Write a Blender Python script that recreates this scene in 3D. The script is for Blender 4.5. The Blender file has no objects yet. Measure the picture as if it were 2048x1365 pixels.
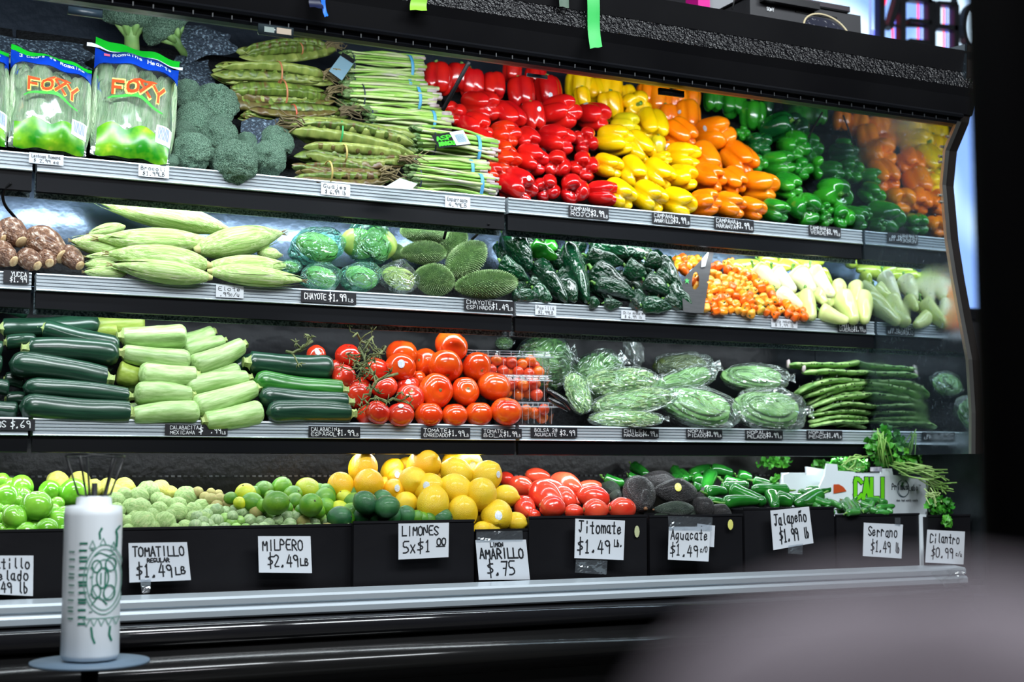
import bpy, math, random
import numpy as np
from mathutils import Vector, Matrix
from mathutils.bvhtree import BVHTree
random.seed(7); RNG = np.random.RandomState(7)
C = bpy.context.scene.collection
sc = bpy.context.scene
# ------------------------------------------------------------------ camera, world, lights, exposure
CZ = 0.85                                   # camera height above the floor
F, W, H = 2844.0, 2048.0, 1365.0
YAW, PITCH = math.radians(26.01), math.radians(5.22)
FWD = Vector((math.sin(YAW)*math.cos(PITCH), math.cos(YAW)*math.cos(PITCH), math.sin(PITCH)))
RT = Vector((math.cos(YAW), -math.sin(YAW), 0)); UP = RT.cross(FWD)
cd = bpy.data.cameras.new('camera'); cam = bpy.data.objects.new('camera', cd); C.objects.link(cam)
cam.matrix_world = Matrix(((RT.x, UP.x, -FWD.x, 0), (RT.y, UP.y, -FWD.y, 0), (RT.z, UP.z, -FWD.z, CZ), (0, 0, 0, 1)))
cd.sensor_width = 36; cd.lens = F/W*36; cd.clip_start = 0.01
cd.dof.use_dof = True; cd.dof.focus_distance = 2.62; cd.dof.aperture_fstop = 4.2; cd.dof.aperture_blades = 0
sc.camera = cam
sc.view_settings.view_transform = 'Standard'; sc.view_settings.look = 'None'
sc.view_settings.exposure = 0.0; sc.view_settings.gamma = 1.0; sc.view_settings.use_curve_mapping = False
try:
    sc.cycles.use_denoising = True; sc.cycles.max_bounces = 9; sc.cycles.transparent_max_bounces = 24; sc.cycles.sample_clamp_indirect = 6
except Exception: pass
wd = bpy.data.worlds.new('world'); sc.world = wd; wd.use_nodes = True
wd.node_tree.nodes['Background'].inputs[0].default_value = (.5, .62, .75, 1)
wd.node_tree.nodes['Background'].inputs[1].default_value = 0.035
def area(name, loc, aim, sx, sy, power, col=(1, 1, 1), spread=180):
    l = bpy.data.lights.new(name, 'AREA'); l.shape = 'RECTANGLE'; l.size = sx; l.size_y = sy; l.energy = power; l.color = col
    l.spread = math.radians(spread)
    o = bpy.data.objects.new(name, l); C.objects.link(o); o.location = loc
    z = (Vector(loc)-Vector(aim)).normalized(); x = Vector((1, 0, 0)); x = (x-z*x.dot(z)).normalized(); y = z.cross(x)
    o.matrix_world = Matrix(((x.x, y.x, z.x, loc[0]), (x.y, y.y, z.y, loc[1]), (x.z, y.z, z.z, loc[2]), (0, 0, 0, 1)))
    return o
XM = 2.151                                  # the mirrored end panel stands at this x
COOL = (.86, .95, 1.0)
# canopy tubes over the top shelf, one tube per case section, and the tube under each shelf lip
for k, (xa, xb) in enumerate(((-.45, .31), (.33, 1.22), (1.25, 2.13))):
    area('canopy_lamp', ((xa+xb)/2, 2.36, CZ+.815), ((xa+xb)/2, 2.66, CZ+.58), xb-xa, .05, 8.0*(xb-xa), COOL)
    area('shelf_lamp', ((xa+xb)/2, 2.600, CZ+.500), ((xa+xb)/2, 2.69, CZ+.44), xb-xa, .016, 1.45*(xb-xa), COOL)
    area('shelf_lamp', ((xa+xb)/2, 2.566, CZ+.288), ((xa+xb)/2, 2.64, CZ+.18), xb-xa, .015, 1.0*(xb-xa), COOL)
    area('shelf_lamp', ((xa+xb)/2, 2.540, CZ+.035), ((xa+xb)/2, 2.58, CZ-.12), xb-xa, .015, 1.5*(xb-xa), COOL)
# room light: ceiling lamps of the shop in front of the case, then an added fill
area('ceiling_or_fill_lamp', (.35, .9, CZ+1.75), (.9, 2.4, CZ+.1), 1.4, .4, 46, (.90, .96, 1))
area('ceiling_or_fill_lamp', (2.0, .7, CZ+1.75), (1.6, 2.4, CZ+.1), 1.4, .4, 38, (.90, .96, 1))

area('ceiling_or_fill_lamp', (.1, -.9, CZ+1.6), (.15, .1, CZ), .9, .3, 20, (.95, .94, 1))  # added fill that brightens the grey cloth near the lens, not a shop fixture

# ------------------------------------------------------------------ pixel rays (2048 x 1365 frame) used to read positions off the photograph
def ray(u, v): return FWD + RT*((u-W/2)/F) - UP*((v-H/2)/F)
def wz(p): return Vector((p[0], p[1], p[2]+CZ))
def at_y(u, v, Y): d = ray(u, v); return wz(d*(Y/d.y))
def at_x(u, v, X): d = ray(u, v); return wz(d*(X/d.x))
def at_z(u, v, Z): d = ray(u, v); return wz(d*(Z/d.z))
def at_heap(u, v, hp, off=0.0):
    Y0, Z0, s = hp; d = ray(u, v)
    if off:
        n = math.hypot(1, s); Y0 -= off*s/n; Z0 += off/n
    t = (Z0-s*Y0)/(d.z-s*d.y)
    return wz(d*t)
def mpp(p):                                  # metres per pixel at a world point
    return (Vector((p[0], p[1], p[2]-CZ)).dot(FWD))/F
# ------------------------------------------------------------------ materials
MATS = {}
class NT:
    def __init__(s, name):
        s.m = bpy.data.materials.new(name); s.m.use_nodes = True; s.t = s.m.node_tree; s.n = s.t.nodes; s.l = s.t.links
        s.b = s.n['Principled BSDF']; s.out = s.n['Material Output']
    def node(s, t, **k):
        n = s.n.new(t)
        for a, b in k.items():
            if a.startswith('i_'): n.inputs[a[2:].replace('_', ' ')].default_value = b
            else: setattr(n, a, b)
        return n
def c4(c): return (c[0], c[1], c[2], 1)
def srgb(r, g, b):
    f = lambda x: (x/12.92 if x <= .04045 else ((x+.055)/1.055)**2.4)
    return (f(r/255), f(g/255), f(b/255))
def pm(name, c1, c2=None, rough=.35, scale=4, bump=0, bscale=25, coat=0, var=.12, metal=0, spec=.5, c3=None, c3t=.62, stretch=None, sss=0, detail=3, bdetail=3, contrast=(.35, .65)):
    """procedural principled material: two-tone noise, third tone in patches, per-object value variation, bump"""
    if name in MATS: return MATS[name]
    q = NT(name); b = q.b
    tc = q.node('ShaderNodeTexCoord'); mp = q.node('ShaderNodeMapping')
    q.l.new(tc.outputs['Object'], mp.inputs[0])
    if stretch: mp.inputs['Scale'].default_value = stretch
    oi = q.node('ShaderNodeObjectInfo')
    add = q.node('ShaderNodeVectorMath', operation='ADD'); q.l.new(mp.outputs[0], add.inputs[0])
    mul = q.node('ShaderNodeMath', operation='MULTIPLY'); mul.inputs[1].default_value = 37.0
    q.l.new(oi.outputs['Random'], mul.inputs[0]); q.l.new(mul.outputs[0], add.inputs[1])
    nz = q.node('ShaderNodeTexNoise'); nz.inputs['Scale'].default_value = scale; nz.inputs['Detail'].default_value = detail
    q.l.new(add.outputs[0], nz.inputs['Vector'])
    rp = q.node('ShaderNodeValToRGB'); e = rp.color_ramp.elements
    e[0].position, e[1].position = contrast; e[0].color = c4(c1); e[1].color = c4(c2 or c1)
    if c3 is not None:
        x = e.new(min(.99, c3t+.08)); x.color = c4(c3); e[1].position = c3t-.06
    q.l.new(nz.outputs['Fac'], rp.inputs[0])
    hs = q.node('ShaderNodeHueSaturation')
    mr = q.node('ShaderNodeMapRange'); mr.inputs['To Min'].default_value = 1-var; mr.inputs['To Max'].default_value = 1+var
    q.l.new(oi.outputs['Random'], mr.inputs[0]); q.l.new(mr.outputs[0], hs.inputs['Value'])
    q.l.new(rp.outputs[0], hs.inputs['Color']); q.l.new(hs.outputs[0], b.inputs['Base Color'])
    b.inputs['Roughness'].default_value = rough; b.inputs['Metallic'].default_value = metal
    b.inputs['Specular IOR Level'].default_value = spec; b.inputs['Coat Weight'].default_value = coat; b.inputs['Coat Roughness'].default_value = .08
    if sss:
        b.inputs['Subsurface Weight'].default_value = sss; b.inputs['Subsurface Scale'].default_value = .02
    if bump:
        n2 = q.node('ShaderNodeTexNoise'); n2.inputs['Scale'].default_value = bscale; n2.inputs['Detail'].default_value = bdetail
        q.l.new(add.outputs[0], n2.inputs['Vector'])
        bp = q.node('ShaderNodeBump'); bp.inputs['Strength'].default_value = min(1, bump); bp.inputs['Distance'].default_value = .02*max(1, bump)
        q.l.new(n2.outputs['Fac'], bp.inputs['Height']); q.l.new(bp.outputs[0], b.inputs['Normal'])
    MATS[name] = q.m
    return q.m
def film(name, tint=(.9, .95, 1), body=.10, wr=9, strength=.8, rough=.12, alpha_c=(.75, .9, .85), k=1.0):
    """clear crinkled plastic: transparent sheet with glossy creases and a little milky body"""
    if name in MATS: return MATS[name]
    q = NT(name); b = q.b
    tc = q.node('ShaderNodeTexCoord'); nz = q.node('ShaderNodeTexNoise'); nz.inputs['Scale'].default_value = wr*.55; nz.inputs['Detail'].default_value = 4; nz.inputs['Distortion'].default_value = 1.0
    q.l.new(tc.outputs['Object'], nz.inputs['Vector'])
    s1 = q.node('ShaderNodeMath', operation='SUBTRACT'); s1.inputs[1].default_value = .5; q.l.new(nz.outputs['Fac'], s1.inputs[0])
    s2 = q.node('ShaderNodeMath', operation='ABSOLUTE'); q.l.new(s1.outputs[0], s2.inputs[0])
    bp = q.node('ShaderNodeBump'); bp.inputs['Strength'].default_value = strength; bp.inputs['Distance'].default_value = .06
    q.l.new(s2.outputs[0], bp.inputs['Height'])
    gl = q.node('ShaderNodeBsdfGlossy'); gl.inputs['Roughness'].default_value = rough; gl.inputs['Color'].default_value = (.95, 1, 1, 1); q.l.new(bp.outputs[0], gl.inputs['Normal'])
    b.inputs['Base Color'].default_value = c4(alpha_c); b.inputs['Roughness'].default_value = .4
    tr = q.node('ShaderNodeBsdfTransparent'); tr.inputs[0].default_value = c4(tint)
    m1 = q.node('ShaderNodeMixShader'); m1.inputs[0].default_value = body; q.l.new(tr.outputs[0], m1.inputs[1]); q.l.new(b.outputs[0], m1.inputs[2])
    mx = q.node('ShaderNodeMixShader'); fr = q.node('ShaderNodeLayerWeight'); q.l.new(bp.outputs[0], fr.inputs['Normal'])
    pw = q.node('ShaderNodeMath', operation='POWER'); pw.inputs[1].default_value = 3.5; q.l.new(fr.outputs['Facing'], pw.inputs[0])
    pa = q.node('ShaderNodeMath', operation='MULTIPLY_ADD'); pa.inputs[1].default_value = .75; pa.inputs[2].default_value = .07; q.l.new(pw.outputs[0], pa.inputs[0])
    ad = q.node('ShaderNodeMath', operation='MULTIPLY'); ad.inputs[1].default_value = k; ad.use_clamp = True
    q.l.new(pa.outputs[0], ad.inputs[0]); q.l.new(ad.outputs[0], mx.inputs[0]); q.l.new(m1.outputs[0], mx.inputs[1]); q.l.new(gl.outputs[0], mx.inputs[2])
    q.l.new(mx.outputs[0], q.out.inputs['Surface']); MATS[name] = q.m
    return q.m
def emit(name, col, s):
    if name in MATS: return MATS[name]
    q = NT(name); q.b.inputs['Emission Color'].default_value = c4(col); q.b.inputs['Emission Strength'].default_value = s
    q.b.inputs['Base Color'].default_value = c4(col); MATS[name] = q.m
    return q.m
# ------------------------------------------------------------------ meshes
def mesh(name, vs, fs, mat, smooth=True):
    me = bpy.data.meshes.new(name); me.from_pydata([tuple(map(float, v)) for v in vs], [], [tuple(map(int, f)) for f in fs]); me.materials.append(mat)
    if smooth: me.polygons.foreach_set('use_smooth', [True]*len(me.polygons))
    me.update()
    return me
def put(name, me, M=None, parent=None, PM=None, label=None, cat=None, group=None, kind=None):
    """link a mesh; M world matrix; with parent, PM is the parent's world matrix"""
    o = bpy.data.objects.new(name, me); C.objects.link(o)
    if M is not None: o.matrix_basis = M
    if parent is not None:
        o.parent = parent
        if PM is not None: o.matrix_parent_inverse = PM.inverted()
    if label: o['label'] = label
    if cat: o['category'] = cat
    if group: o['group'] = group
    if kind: o['kind'] = kind
    return o
def empty(name, loc, label, cat, group=None, kind=None):
    return put(name, None, Matrix.Translation(loc), label=label, cat=cat, group=group, kind=kind)
def merge(parts):
    V, Fs, n = [], [], 0
    for vs, fs in parts:
        V += [tuple(v) for v in vs]; Fs += [tuple(i+n for i in f) for f in fs]; n += len(vs)
    return V, Fs
def box(x0, x1, y0, y1, z0, z1):
    vs = [(x, y, z) for x in (x0, x1) for y in (y0, y1) for z in (z0, z1)]
    return vs, [(0, 1, 3, 2), (4, 6, 7, 5), (0, 4, 5, 1), (2, 3, 7, 6), (0, 2, 6, 4), (1, 5, 7, 3)]
def extrude_x(profile, x0, x1, closed=True):
    """profile: list of (y, z); swept along x"""
    n = len(profile); vs = [(x0, y, z) for y, z in profile]+[(x1, y, z) for y, z in profile]
    fs = [(i, (i+1) % n, (i+1) % n+n, i+n) for i in range(n if closed else n-1)]
    if closed: fs += [tuple(range(n))[::-1], tuple(range(n, 2*n))]
    return vs, fs
def grid_blob(nu, nv, fn):
    """closed surface; fn(theta, t) t in 0..1 from +z pole to -z pole"""
    vs = [fn(0, 0)]
    for j in range(1, nv):
        for i in range(nu): vs.append(fn(2*math.pi*i/nu, j/nv))
    vs.append(fn(0, 1)); fs = []
    for i in range(nu): fs.append((0, 1+i, 1+(i+1) % nu))
    for j in range(nv-2):
        a = 1+j*nu; b = a+nu
        for i in range(nu): fs.append((a+i, b+i, b+(i+1) % nu, a+(i+1) % nu))
    a = 1+(nv-2)*nu; L = len(vs)-1
    for i in range(nu): fs.append((a+i, L, a+(i+1) % nu))
    return vs, fs
def tube(pts, rad, n=6, cap=True):
    pts = [Vector(p) for p in pts]; m = len(pts); rad = rad if hasattr(rad, '__len__') else [rad]*m
    vs, fs = [], []; prev = None
    for k, p in enumerate(pts):
        d = (pts[min(k+1, m-1)]-pts[max(k-1, 0)]).normalized()
        a = prev if prev is not None else (Vector((0, 0, 1)) if abs(d.z) < .9 else Vector((1, 0, 0)))
        a = (a-d*a.dot(d)).normalized(); b = d.cross(a); prev = a
        for i in range(n):
            t = 2*math.pi*i/n; vs.append(p+a*(rad[k]*math.cos(t))+b*(rad[k]*math.sin(t)))
    for k in range(m-1):
        for i in range(n): fs.append((k*n+i, k*n+(i+1) % n, (k+1)*n+(i+1) % n, (k+1)*n+i))
    if cap: fs += [tuple(range(n))[::-1], tuple(range((m-1)*n, m*n))]
    return vs, fs
def prism(poly, depth_vec):
    """poly: list of 3-D points, thickened along depth_vec"""
    n = len(poly); d = Vector(depth_vec); vs = [Vector(p) for p in poly]+[Vector(p)+d for p in poly]
    return vs, [tuple(range(n)), tuple(range(n, 2*n))[::-1]]+[(i, i+n, (i+1) % n+n, (i+1) % n) for i in range(n)]
def frame(P, z, x=None, s=(1, 1, 1)):
    z = Vector(z).normalized(); x = Vector(x) if x is not None else Vector((0, 0, 1))
    if abs(x.normalized().dot(z)) > .98: x = Vector((1, 0, 0))
    x = (x-z*x.dot(z)).normalized(); y = z.cross(x)
    return Matrix(((x.x*s[0], y.x*s[1], z.x*s[2], P[0]), (x.y*s[0], y.y*s[1], z.y*s[2], P[1]), (x.z*s[0], y.z*s[1], z.z*s[2], P[2]), (0, 0, 0, 1)))
def camvec(a, b, c):                         # right, up, towards the viewer, as a world direction
    return RT*a+UP*b-FWD*c
ORD = ['first', 'second', 'third', 'fourth', 'fifth', 'sixth', 'seventh', 'eighth', 'ninth', 'tenth', 'eleventh', 'twelfth', 'thirteenth', 'fourteenth', 'fifteenth', 'sixteenth', 'seventeenth', 'eighteenth', 'nineteenth', 'twentieth']+['far']*40
def tiers(items, slope, band):
    """items: (u, v, ...) ; groups them into tiers above a rail of the given slope; returns {index: (tier, order, count)}"""
    hs = sorted((it[1]-slope*it[0], i) for i, it in enumerate(items)); hs.reverse()
    out = {}; tier = -1; last = None; rows = []
    for h, i in hs:
        if last is None or last-h > band: tier += 1; last = h; rows.append([])
        rows[-1].append(i)
    for t, r in enumerate(rows):
        r.sort(key=lambda i: items[i][0])
        for k, i in enumerate(r): out[i] = (t, k, len(r), len(rows))
    return out
TIER = ['front tier', 'second tier up', 'third tier up', 'fourth tier up', 'fifth tier up', 'sixth tier up', 'seventh tier up', 'eighth tier up', 'ninth tier up', 'tenth tier up', 'eleventh tier up', 'twelfth tier up']+['high tier']*30
def where(t):
    tier, k, n, rows = t
    if n == 1: return 'alone in the %s' % TIER[tier]
    if k == n-1 and n > 2: return 'rightmost in the %s' % TIER[tier]
    return '%s from left in the %s' % (ORD[k], TIER[tier])
# ------------------------------------------------------------------ hand lettering: a stroke alphabet on a 4 x 6 grid (y 'a','b' below the line)
G = {'A': '00 26 40|12 32', 'B': '00 06 26 35 23 03|23 42 30 00', 'C': '45 26 06 03 00 20 41', 'D': '00 06 26 44 42 20 00', 'E': '46 06 00 40|03 33', 'F': '46 06 00|03 33', 'G': '45 26 05 01 20 42 22', 'H': '00 06|40 46|03 43',
     'I': '20 26', 'J': '06 46|26 21 10 01', 'K': '00 06|46 03 40', 'L': '06 00 40', 'M': '00 06 22 46 40', 'N': '00 06 40 46', 'O': '26 05 01 20 41 45 26', 'P': '00 06 26 44 33 03', 'Q': '26 05 01 20 41 45 26|21 40', 'R': '00 06 26 44 33 03|13 40',
     'S': '45 26 05 04 32 41 20 01', 'T': '06 46|26 20', 'U': '06 01 20 41 46', 'V': '06 20 46', 'W': '06 10 24 30 46', 'X': '00 46|06 40', 'Y': '06 23 46|23 20', 'Z': '06 46 00 40',
     '0': '26 05 01 20 41 45 26', '1': '15 26 20|10 30', '2': '05 26 45 33 00 40', '3': '05 26 45 23 41 20 01', '4': '26 02 42|35 30', '5': '46 06 03 33 41 20 00', '6': '36 03 01 20 41 32 02', '7': '06 46 20|13 33', '8': '23 05 26 45 23 01 20 41 23', '9': '44 23 05 26 45 40',
     '$': '45 25 04 33 42 21 01|27 2a', '.': '10 20 21 10', ',': '20 1a', '#': '10 16|30 36|02 42|04 44', '/': '00 46', '-': '03 43', '%': '00 46|05 16|30 41',
     'a': '34 14 02 10 31 34|34 30 40', 'b': '06 00 20 32 23 04', 'c': '33 14 02 10 31', 'd': '36 30 10 02 14 33', 'e': '02 32 24 03 01 10 31', 'f': '36 25 20|13 33', 'g': '34 14 02 10 32 34 3a 1b', 'h': '06 00|03 24 33 30', 'i': '20 23|25 26', 'j': '23 2a 0b|25 26',
     'k': '06 00|34 02 30', 'l': '26 21 30', 'm': '00 04|03 14 23 20|23 34 43 40', 'n': '00 04|03 24 33 30', 'o': '14 02 10 30 42 34 14', 'p': '0b 04 24 32 20 00', 'q': '3b 34 14 02 10 30', 'r': '00 04|02 14 33', 's': '33 14 03 31 10 01', 't': '26 20 30|04 34', 'u': '04 01 20 31 34 30',
     'v': '04 20 44', 'w': '04 10 22 30 44', 'x': '00 34|04 30', 'y': '04 20|34 1b', 'z': '04 34 00 30', 'ñ': '00 04|03 24 33 30|05 16 25 36', 'Ñ': '00 04 40 44|05 16 25 36', 'œ': '14 02 10 22 14|22 42 34 22 20 40', 'é': '02 32 24 03 01 10 31|15 27', 'x': '00 34|04 30', "'": '26 25', '*': '00 44|04 40|22 25|22 2a'}
YV = {'a': -1, 'b': -2}
def text2d(s, x, y, w, h, pen, jit=.06, rnd=None):
    """quads of a hand-lettered line fitted into x..x+w, baseline y, cap height h"""
    rnd = rnd or random; n = len(s); adv = w/max(1, n); gw = adv*.74
    V, Fs = [], []
    for k, ch in enumerate(s):
        if ch == ' ' or ch not in G: continue
        jx, jy = rnd.uniform(-jit, jit)*gw, rnd.uniform(-jit, jit)*h
        for st in G[ch].split('|'):
            p = [(int(q[0])/4, YV.get(q[1], None) if q[1] in YV else int(q[1])) for q in st.split()]
            p = [(x+k*adv+jx+a*gw, y+jy+b/6*h) for a, b in p]
            if len(p) >= 4:
                c = [p[0]]
                for a, b in zip(p, p[1:]): c += [(.75*a[0]+.25*b[0], .75*a[1]+.25*b[1]), (.25*a[0]+.75*b[0], .25*a[1]+.75*b[1])]
                p = c+[p[-1]]
            for a, b in zip(p, p[1:]):
                dx, dy = b[0]-a[0], b[1]-a[1]; L = math.hypot(dx, dy) or 1e-9; ex, ey = dx/L*pen*.5, dy/L*pen*.5
                a2, b2 = (a[0]-ex, a[1]-ey), (b[0]+ex, b[1]+ey); i = len(V)
                V += [(a2[0]-ey, a2[1]+ex), (a2[0]+ey, a2[1]-ex), (b2[0]+ey, b2[1]-ex), (b2[0]-ey, b2[1]+ex)]; Fs.append((i, i+1, i+2, i+3))
    return V, Fs
def lettering(name, lines, fn, mat, parent=None, PM=None, label=None):
    """lines: (text, x, y, w, h, pen) in sheet units; fn maps (x, y) to a local 3-D point"""
    V, Fs = merge([text2d(*l) for l in lines])
    return put(name, mesh(name, [Vector(fn(*p))-Vector((0, 2.5e-5*((i//4) % 9), 0)) for i, p in enumerate(V)], Fs, mat, False), None, parent, label=label)
def quad_fn(A, B, D, E_, off):
    """bilinear sheet: A top-left, B top-right, D bottom-right, E bottom-left (world) -> local about A, x right 0..1, y up 0..1"""
    n = (B-A).cross(E_-A).normalized()
    if n.dot(Vector((0, -1, 0))) < 0: n = -n
    def fn(x, y): return (E_*(1-x)*(1-y)+D*x*(1-y)+A*(1-x)*y+B*x*y)-A+n*off
    return fn
INK = pm('marker_ink', (.012, .014, .018), rough=.5, var=0); CHALK = pm('white_paint_pen', (.85, .88, .9), rough=.6, var=0)
CARD = pm('white_card', (.72, .76, .80), (.64, .68, .73), rough=.55, scale=3, var=.04, bump=.15, bscale=3); BLACKTAG = pm('black_card', (.012, .013, .016), (.02, .02, .024), rough=.4, var=.1)
def tag_on_rail(u0, v0, u1, v1, Y, lines, label, black=True, lift=0.0):
    """price tag slid onto a rail face: built upright in the rail's plane"""
    A = at_y(u0, v0, Y); B = at_y(u1, (v0+v1)/2, Y); cz = at_y((u0+u1)/2, (v0+v1)/2, Y).z
    h = (v1-v0)*mpp(A)*.5*.94
    x0, x1 = A.x, B.x; z0, z1 = cz-h, cz+h
    if z1 < z0: z0, z1 = z1, z0
    o = Vector(((x0+x1)/2, Y-.0012, cz)); M = Matrix.Translation(o)
    vs, fs = box(x0-o.x, x1-o.x, 0, .001, z0-o.z, z1-o.z)
    t = put('price_tag', mesh('price_tag', vs, fs, BLACKTAG if black else CARD, False), M, label=label, cat='price tag', group='price tags on the shelf rails')
    ww, hh = x1-x0, z1-z0
    lettering('lettering', [(s, x*ww-ww/2, y*hh-hh/2, w*ww, hgt*hh, max(.00055, min(.0016, hgt*hh*.12))) for s, x, y, w, hgt in lines], lambda x, y: (x, -.0004, y), CHALK if black else INK, t)
    return t
STICK = pm('sticker_paper', (.75, .78, .82), (.45, .55, .65), rough=.4, scale=3, var=.1)
BVH = {}
def sticker(o, u, v, w, mat=None):
    """small oval fruit sticker laid where the viewer's ray through (u, v) meets the fruit"""
    me = o.data
    if me.name not in BVH: BVH[me.name] = BVHTree.FromPolygons([x.co for x in me.vertices], [tuple(p.vertices) for p in me.polygons])
    M = o.matrix_basis; Mi = M.inverted(); a = Mi @ Vector((0, 0, CZ)); d = (Mi.to_3x3() @ ray(u, v)).normalized()
    hit = BVH[me.name].ray_cast(a, d)
    if hit[0] is None: return
    p = M @ hit[0]; n = (Mi.to_3x3().transposed() @ hit[1]).normalized(); r = w*mpp(p)/2
    vs = [(0, 0, .16)]+[(math.cos(t*.5236)*1.0, math.sin(t*.5236)*.8, 0) for t in range(12)]; fs = [(0, 1+i, 1+(i+1) % 12) for i in range(12)]
    me2 = MESHES.get('sticker') or MESHES.setdefault('sticker', mesh('sticker', vs, fs, STICK))
    if mat:
        me2 = MESHES.get('sticker'+mat.name) or MESHES.setdefault('sticker'+mat.name, mesh('sticker', vs, fs, mat))
    put('sticker', me2, frame(p+n*.0006, n, s=(r, r, r)), o, M)
    if 'sticker' not in o.get('label', '') and o.get('label') and len(o['label'].split()) < 15: o['label'] = 'stickered '+o['label']
MESHES = {}
# ================================================================== the room
BLACKP = pm('black_enamel', (.004, .0045, .006), (.007, .0075, .009), rough=.38, scale=2, var=.05, spec=.12)
BLACKM = pm('black_matte_metal', (.004, .004, .005), (.007, .007, .008), rough=.55, var=.05, spec=.1)
ALU = pm('ribbed_aluminium', (.56, .62, .66), (.47, .53, .57), rough=.36, scale=2, metal=.35, var=.03, stretch=(.3, 8, 8))
WALLM = pm('grey_plaster', (.10, .10, .11), (.08, .08, .09), rough=.9, bump=.2, var=0)
FLOORM = pm('floor_tile', (.08, .075, .07), (.06, .06, .055), rough=.35, scale=1.2, var=0)
def struct(name, vf, m): return put(name, mesh(name, vf[0], vf[1], m, False), kind='structure')
struct('floor', box(-4, 6.5, -3, 6, -.05, 0), FLOORM)
struct('ceiling', box(-4, 6.5, -3, 6, 3.7, 3.75), WALLM)
struct('wall_left', box(-4.1, -4, -3, 6, 0, 3.7), WALLM); struct('wall_right', box(6.5, 6.6, -3, 6, 0, 3.7), WALLM); struct('wall_front', box(-4, 6.5, -3.1, -3, 0, 3.7), WALLM)
# back wall with the shop window opening
BY = 4.6
wx0, wx1, wz0, wz1 = at_y(1500, 60, BY).x, 6.2, at_y(1930, 640, BY).z, 3.5
struct('wall_back', merge([box(-4, wx0, BY, BY+.12, 0, 3.7), box(wx1, 6.5, BY, BY+.12, 0, 3.7), box(wx0, wx1, BY, BY+.12, 0, wz0), box(wx0, wx1, BY, BY+.12, wz1, 3.7)]), WALLM)
WINF = pm('dark_window_frame', (.03, .03, .035), rough=.4)
wf = struct('window_1', merge([box(wx0, wx0+.05, BY-.02, BY+.04, wz0, wz1), box(wx1-.05, wx1, BY-.02, BY+.04, wz0, wz1), box(wx0, wx1, BY-.02, BY+.04, wz0, wz0+.05), box(wx0, wx1, BY-.02, BY+.04, wz1-.05, wz1)]), WINF)
q = NT('bright_street_daylight'); tc = q.node('ShaderNodeTexCoord'); nz = q.node('ShaderNodeTexNoise'); nz.inputs['Scale'].default_value = 2.2; nz.inputs['Detail'].default_value = 1
q.l.new(tc.outputs['Object'], nz.inputs['Vector']); rp = q.node('ShaderNodeValToRGB'); e = rp.color_ramp.elements
e[0].position, e[1].position = .42, .60; e[0].color = (.18, .34, .80, 1); e[1].color = (.66, .84, .98, 1); x = e.new(.52); x.color = (.36, .56, .92, 1)
q.l.new(nz.outputs['Fac'], rp.inputs[0]); q.l.new(rp.outputs[0], q.b.inputs['Emission Color']); q.b.inputs['Emission Strength'].default_value = 1.7
struct('sky_daylight_outside', box(wx0-.3, wx1+.3, BY+.5, BY+.52, wz0-.3, wz1+.3), q.m)
put('pane', mesh('pane', *box(wx0+.05, wx1-.05, BY+.005, BY+.011, wz0+.05, wz1-.05), film('window_glass', (.97, .99, 1), .0, 1, 0, .02), False), None, wf)
# ================================================================== the refrigerated case: canopy, back, mirror end, bumper
XA, XB = -.62, XM
case = empty('display_case', (1.0, 2.9, 0), 'long black refrigerated produce case with aluminium rails and mirrored end', 'display case')
CM = case.matrix_basis
def cpart(name, vf, m, smooth=False, label=None, kind=None): return put(name, mesh(name, vf[0], vf[1], m, smooth), Matrix.Identity(4), case, CM, label=label, kind=kind)
def pz(pts): return [(y, z+CZ) for y, z in pts]
# canopy front: shell with lower double lip, flat, hammered band, top
q = NT('hammered_black_enamel'); b = q.b; b.inputs['Base Color'].default_value = (.004, .004, .005, 1); b.inputs['Roughness'].default_value = .18; b.inputs['Coat Weight'].default_value = .3
tc = q.node('ShaderNodeTexCoord'); nz = q.node('ShaderNodeTexNoise'); nz.inputs['Scale'].default_value = 170; nz.inputs['Detail'].default_value = 2; q.l.new(tc.outputs['Object'], nz.inputs['Vector'])
bp = q.node('ShaderNodeBump'); bp.inputs['Strength'].default_value = .55; bp.inputs['Distance'].default_value = .012; q.l.new(nz.outputs['Fac'], bp.inputs['Height']); q.l.new(bp.outputs[0], b.inputs['Normal'])
HAM = q.m; MATS['hammered'] = HAM
cpart('canopy_front', extrude_x(pz([(2.262, .752), (2.246, .756), (2.232, .790), (2.222, .806), (2.26, .806)]), XA, 2.19), BLACKM, label='flat lower face of the canopy')
cpart('hammered_band', extrude_x(pz([(2.26, .8062), (2.2215, .8062), (2.2335, .842), (2.26, .842)]), XA, 2.19), HAM, label='hammered glossy band along the canopy')
cpart('canopy_upper', extrude_x(pz([(2.26, .8422), (2.2325, .8422), (2.222, .8855), (2.262, .8855)]), XA, 2.19), BLACKM)
cpart('canopy_top', extrude_x(pz([(2.24, .8855), (2.24, .893), (3.06, 1.0), (3.06, .985)]), XA, 2.19), BLACKM)
cpart('canopy_lip', extrude_x(pz([(2.244, .7565), (2.240, .752), (2.2425, .7475), (2.250, .7465), (2.252, .742), (2.249, .739), (2.252, .7345), (2.27, .7345), (2.30, .742), (2.30, .75), (2.262, .757)]), XA, 2.16), BLACKP, label='double black lip along the canopy')
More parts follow.
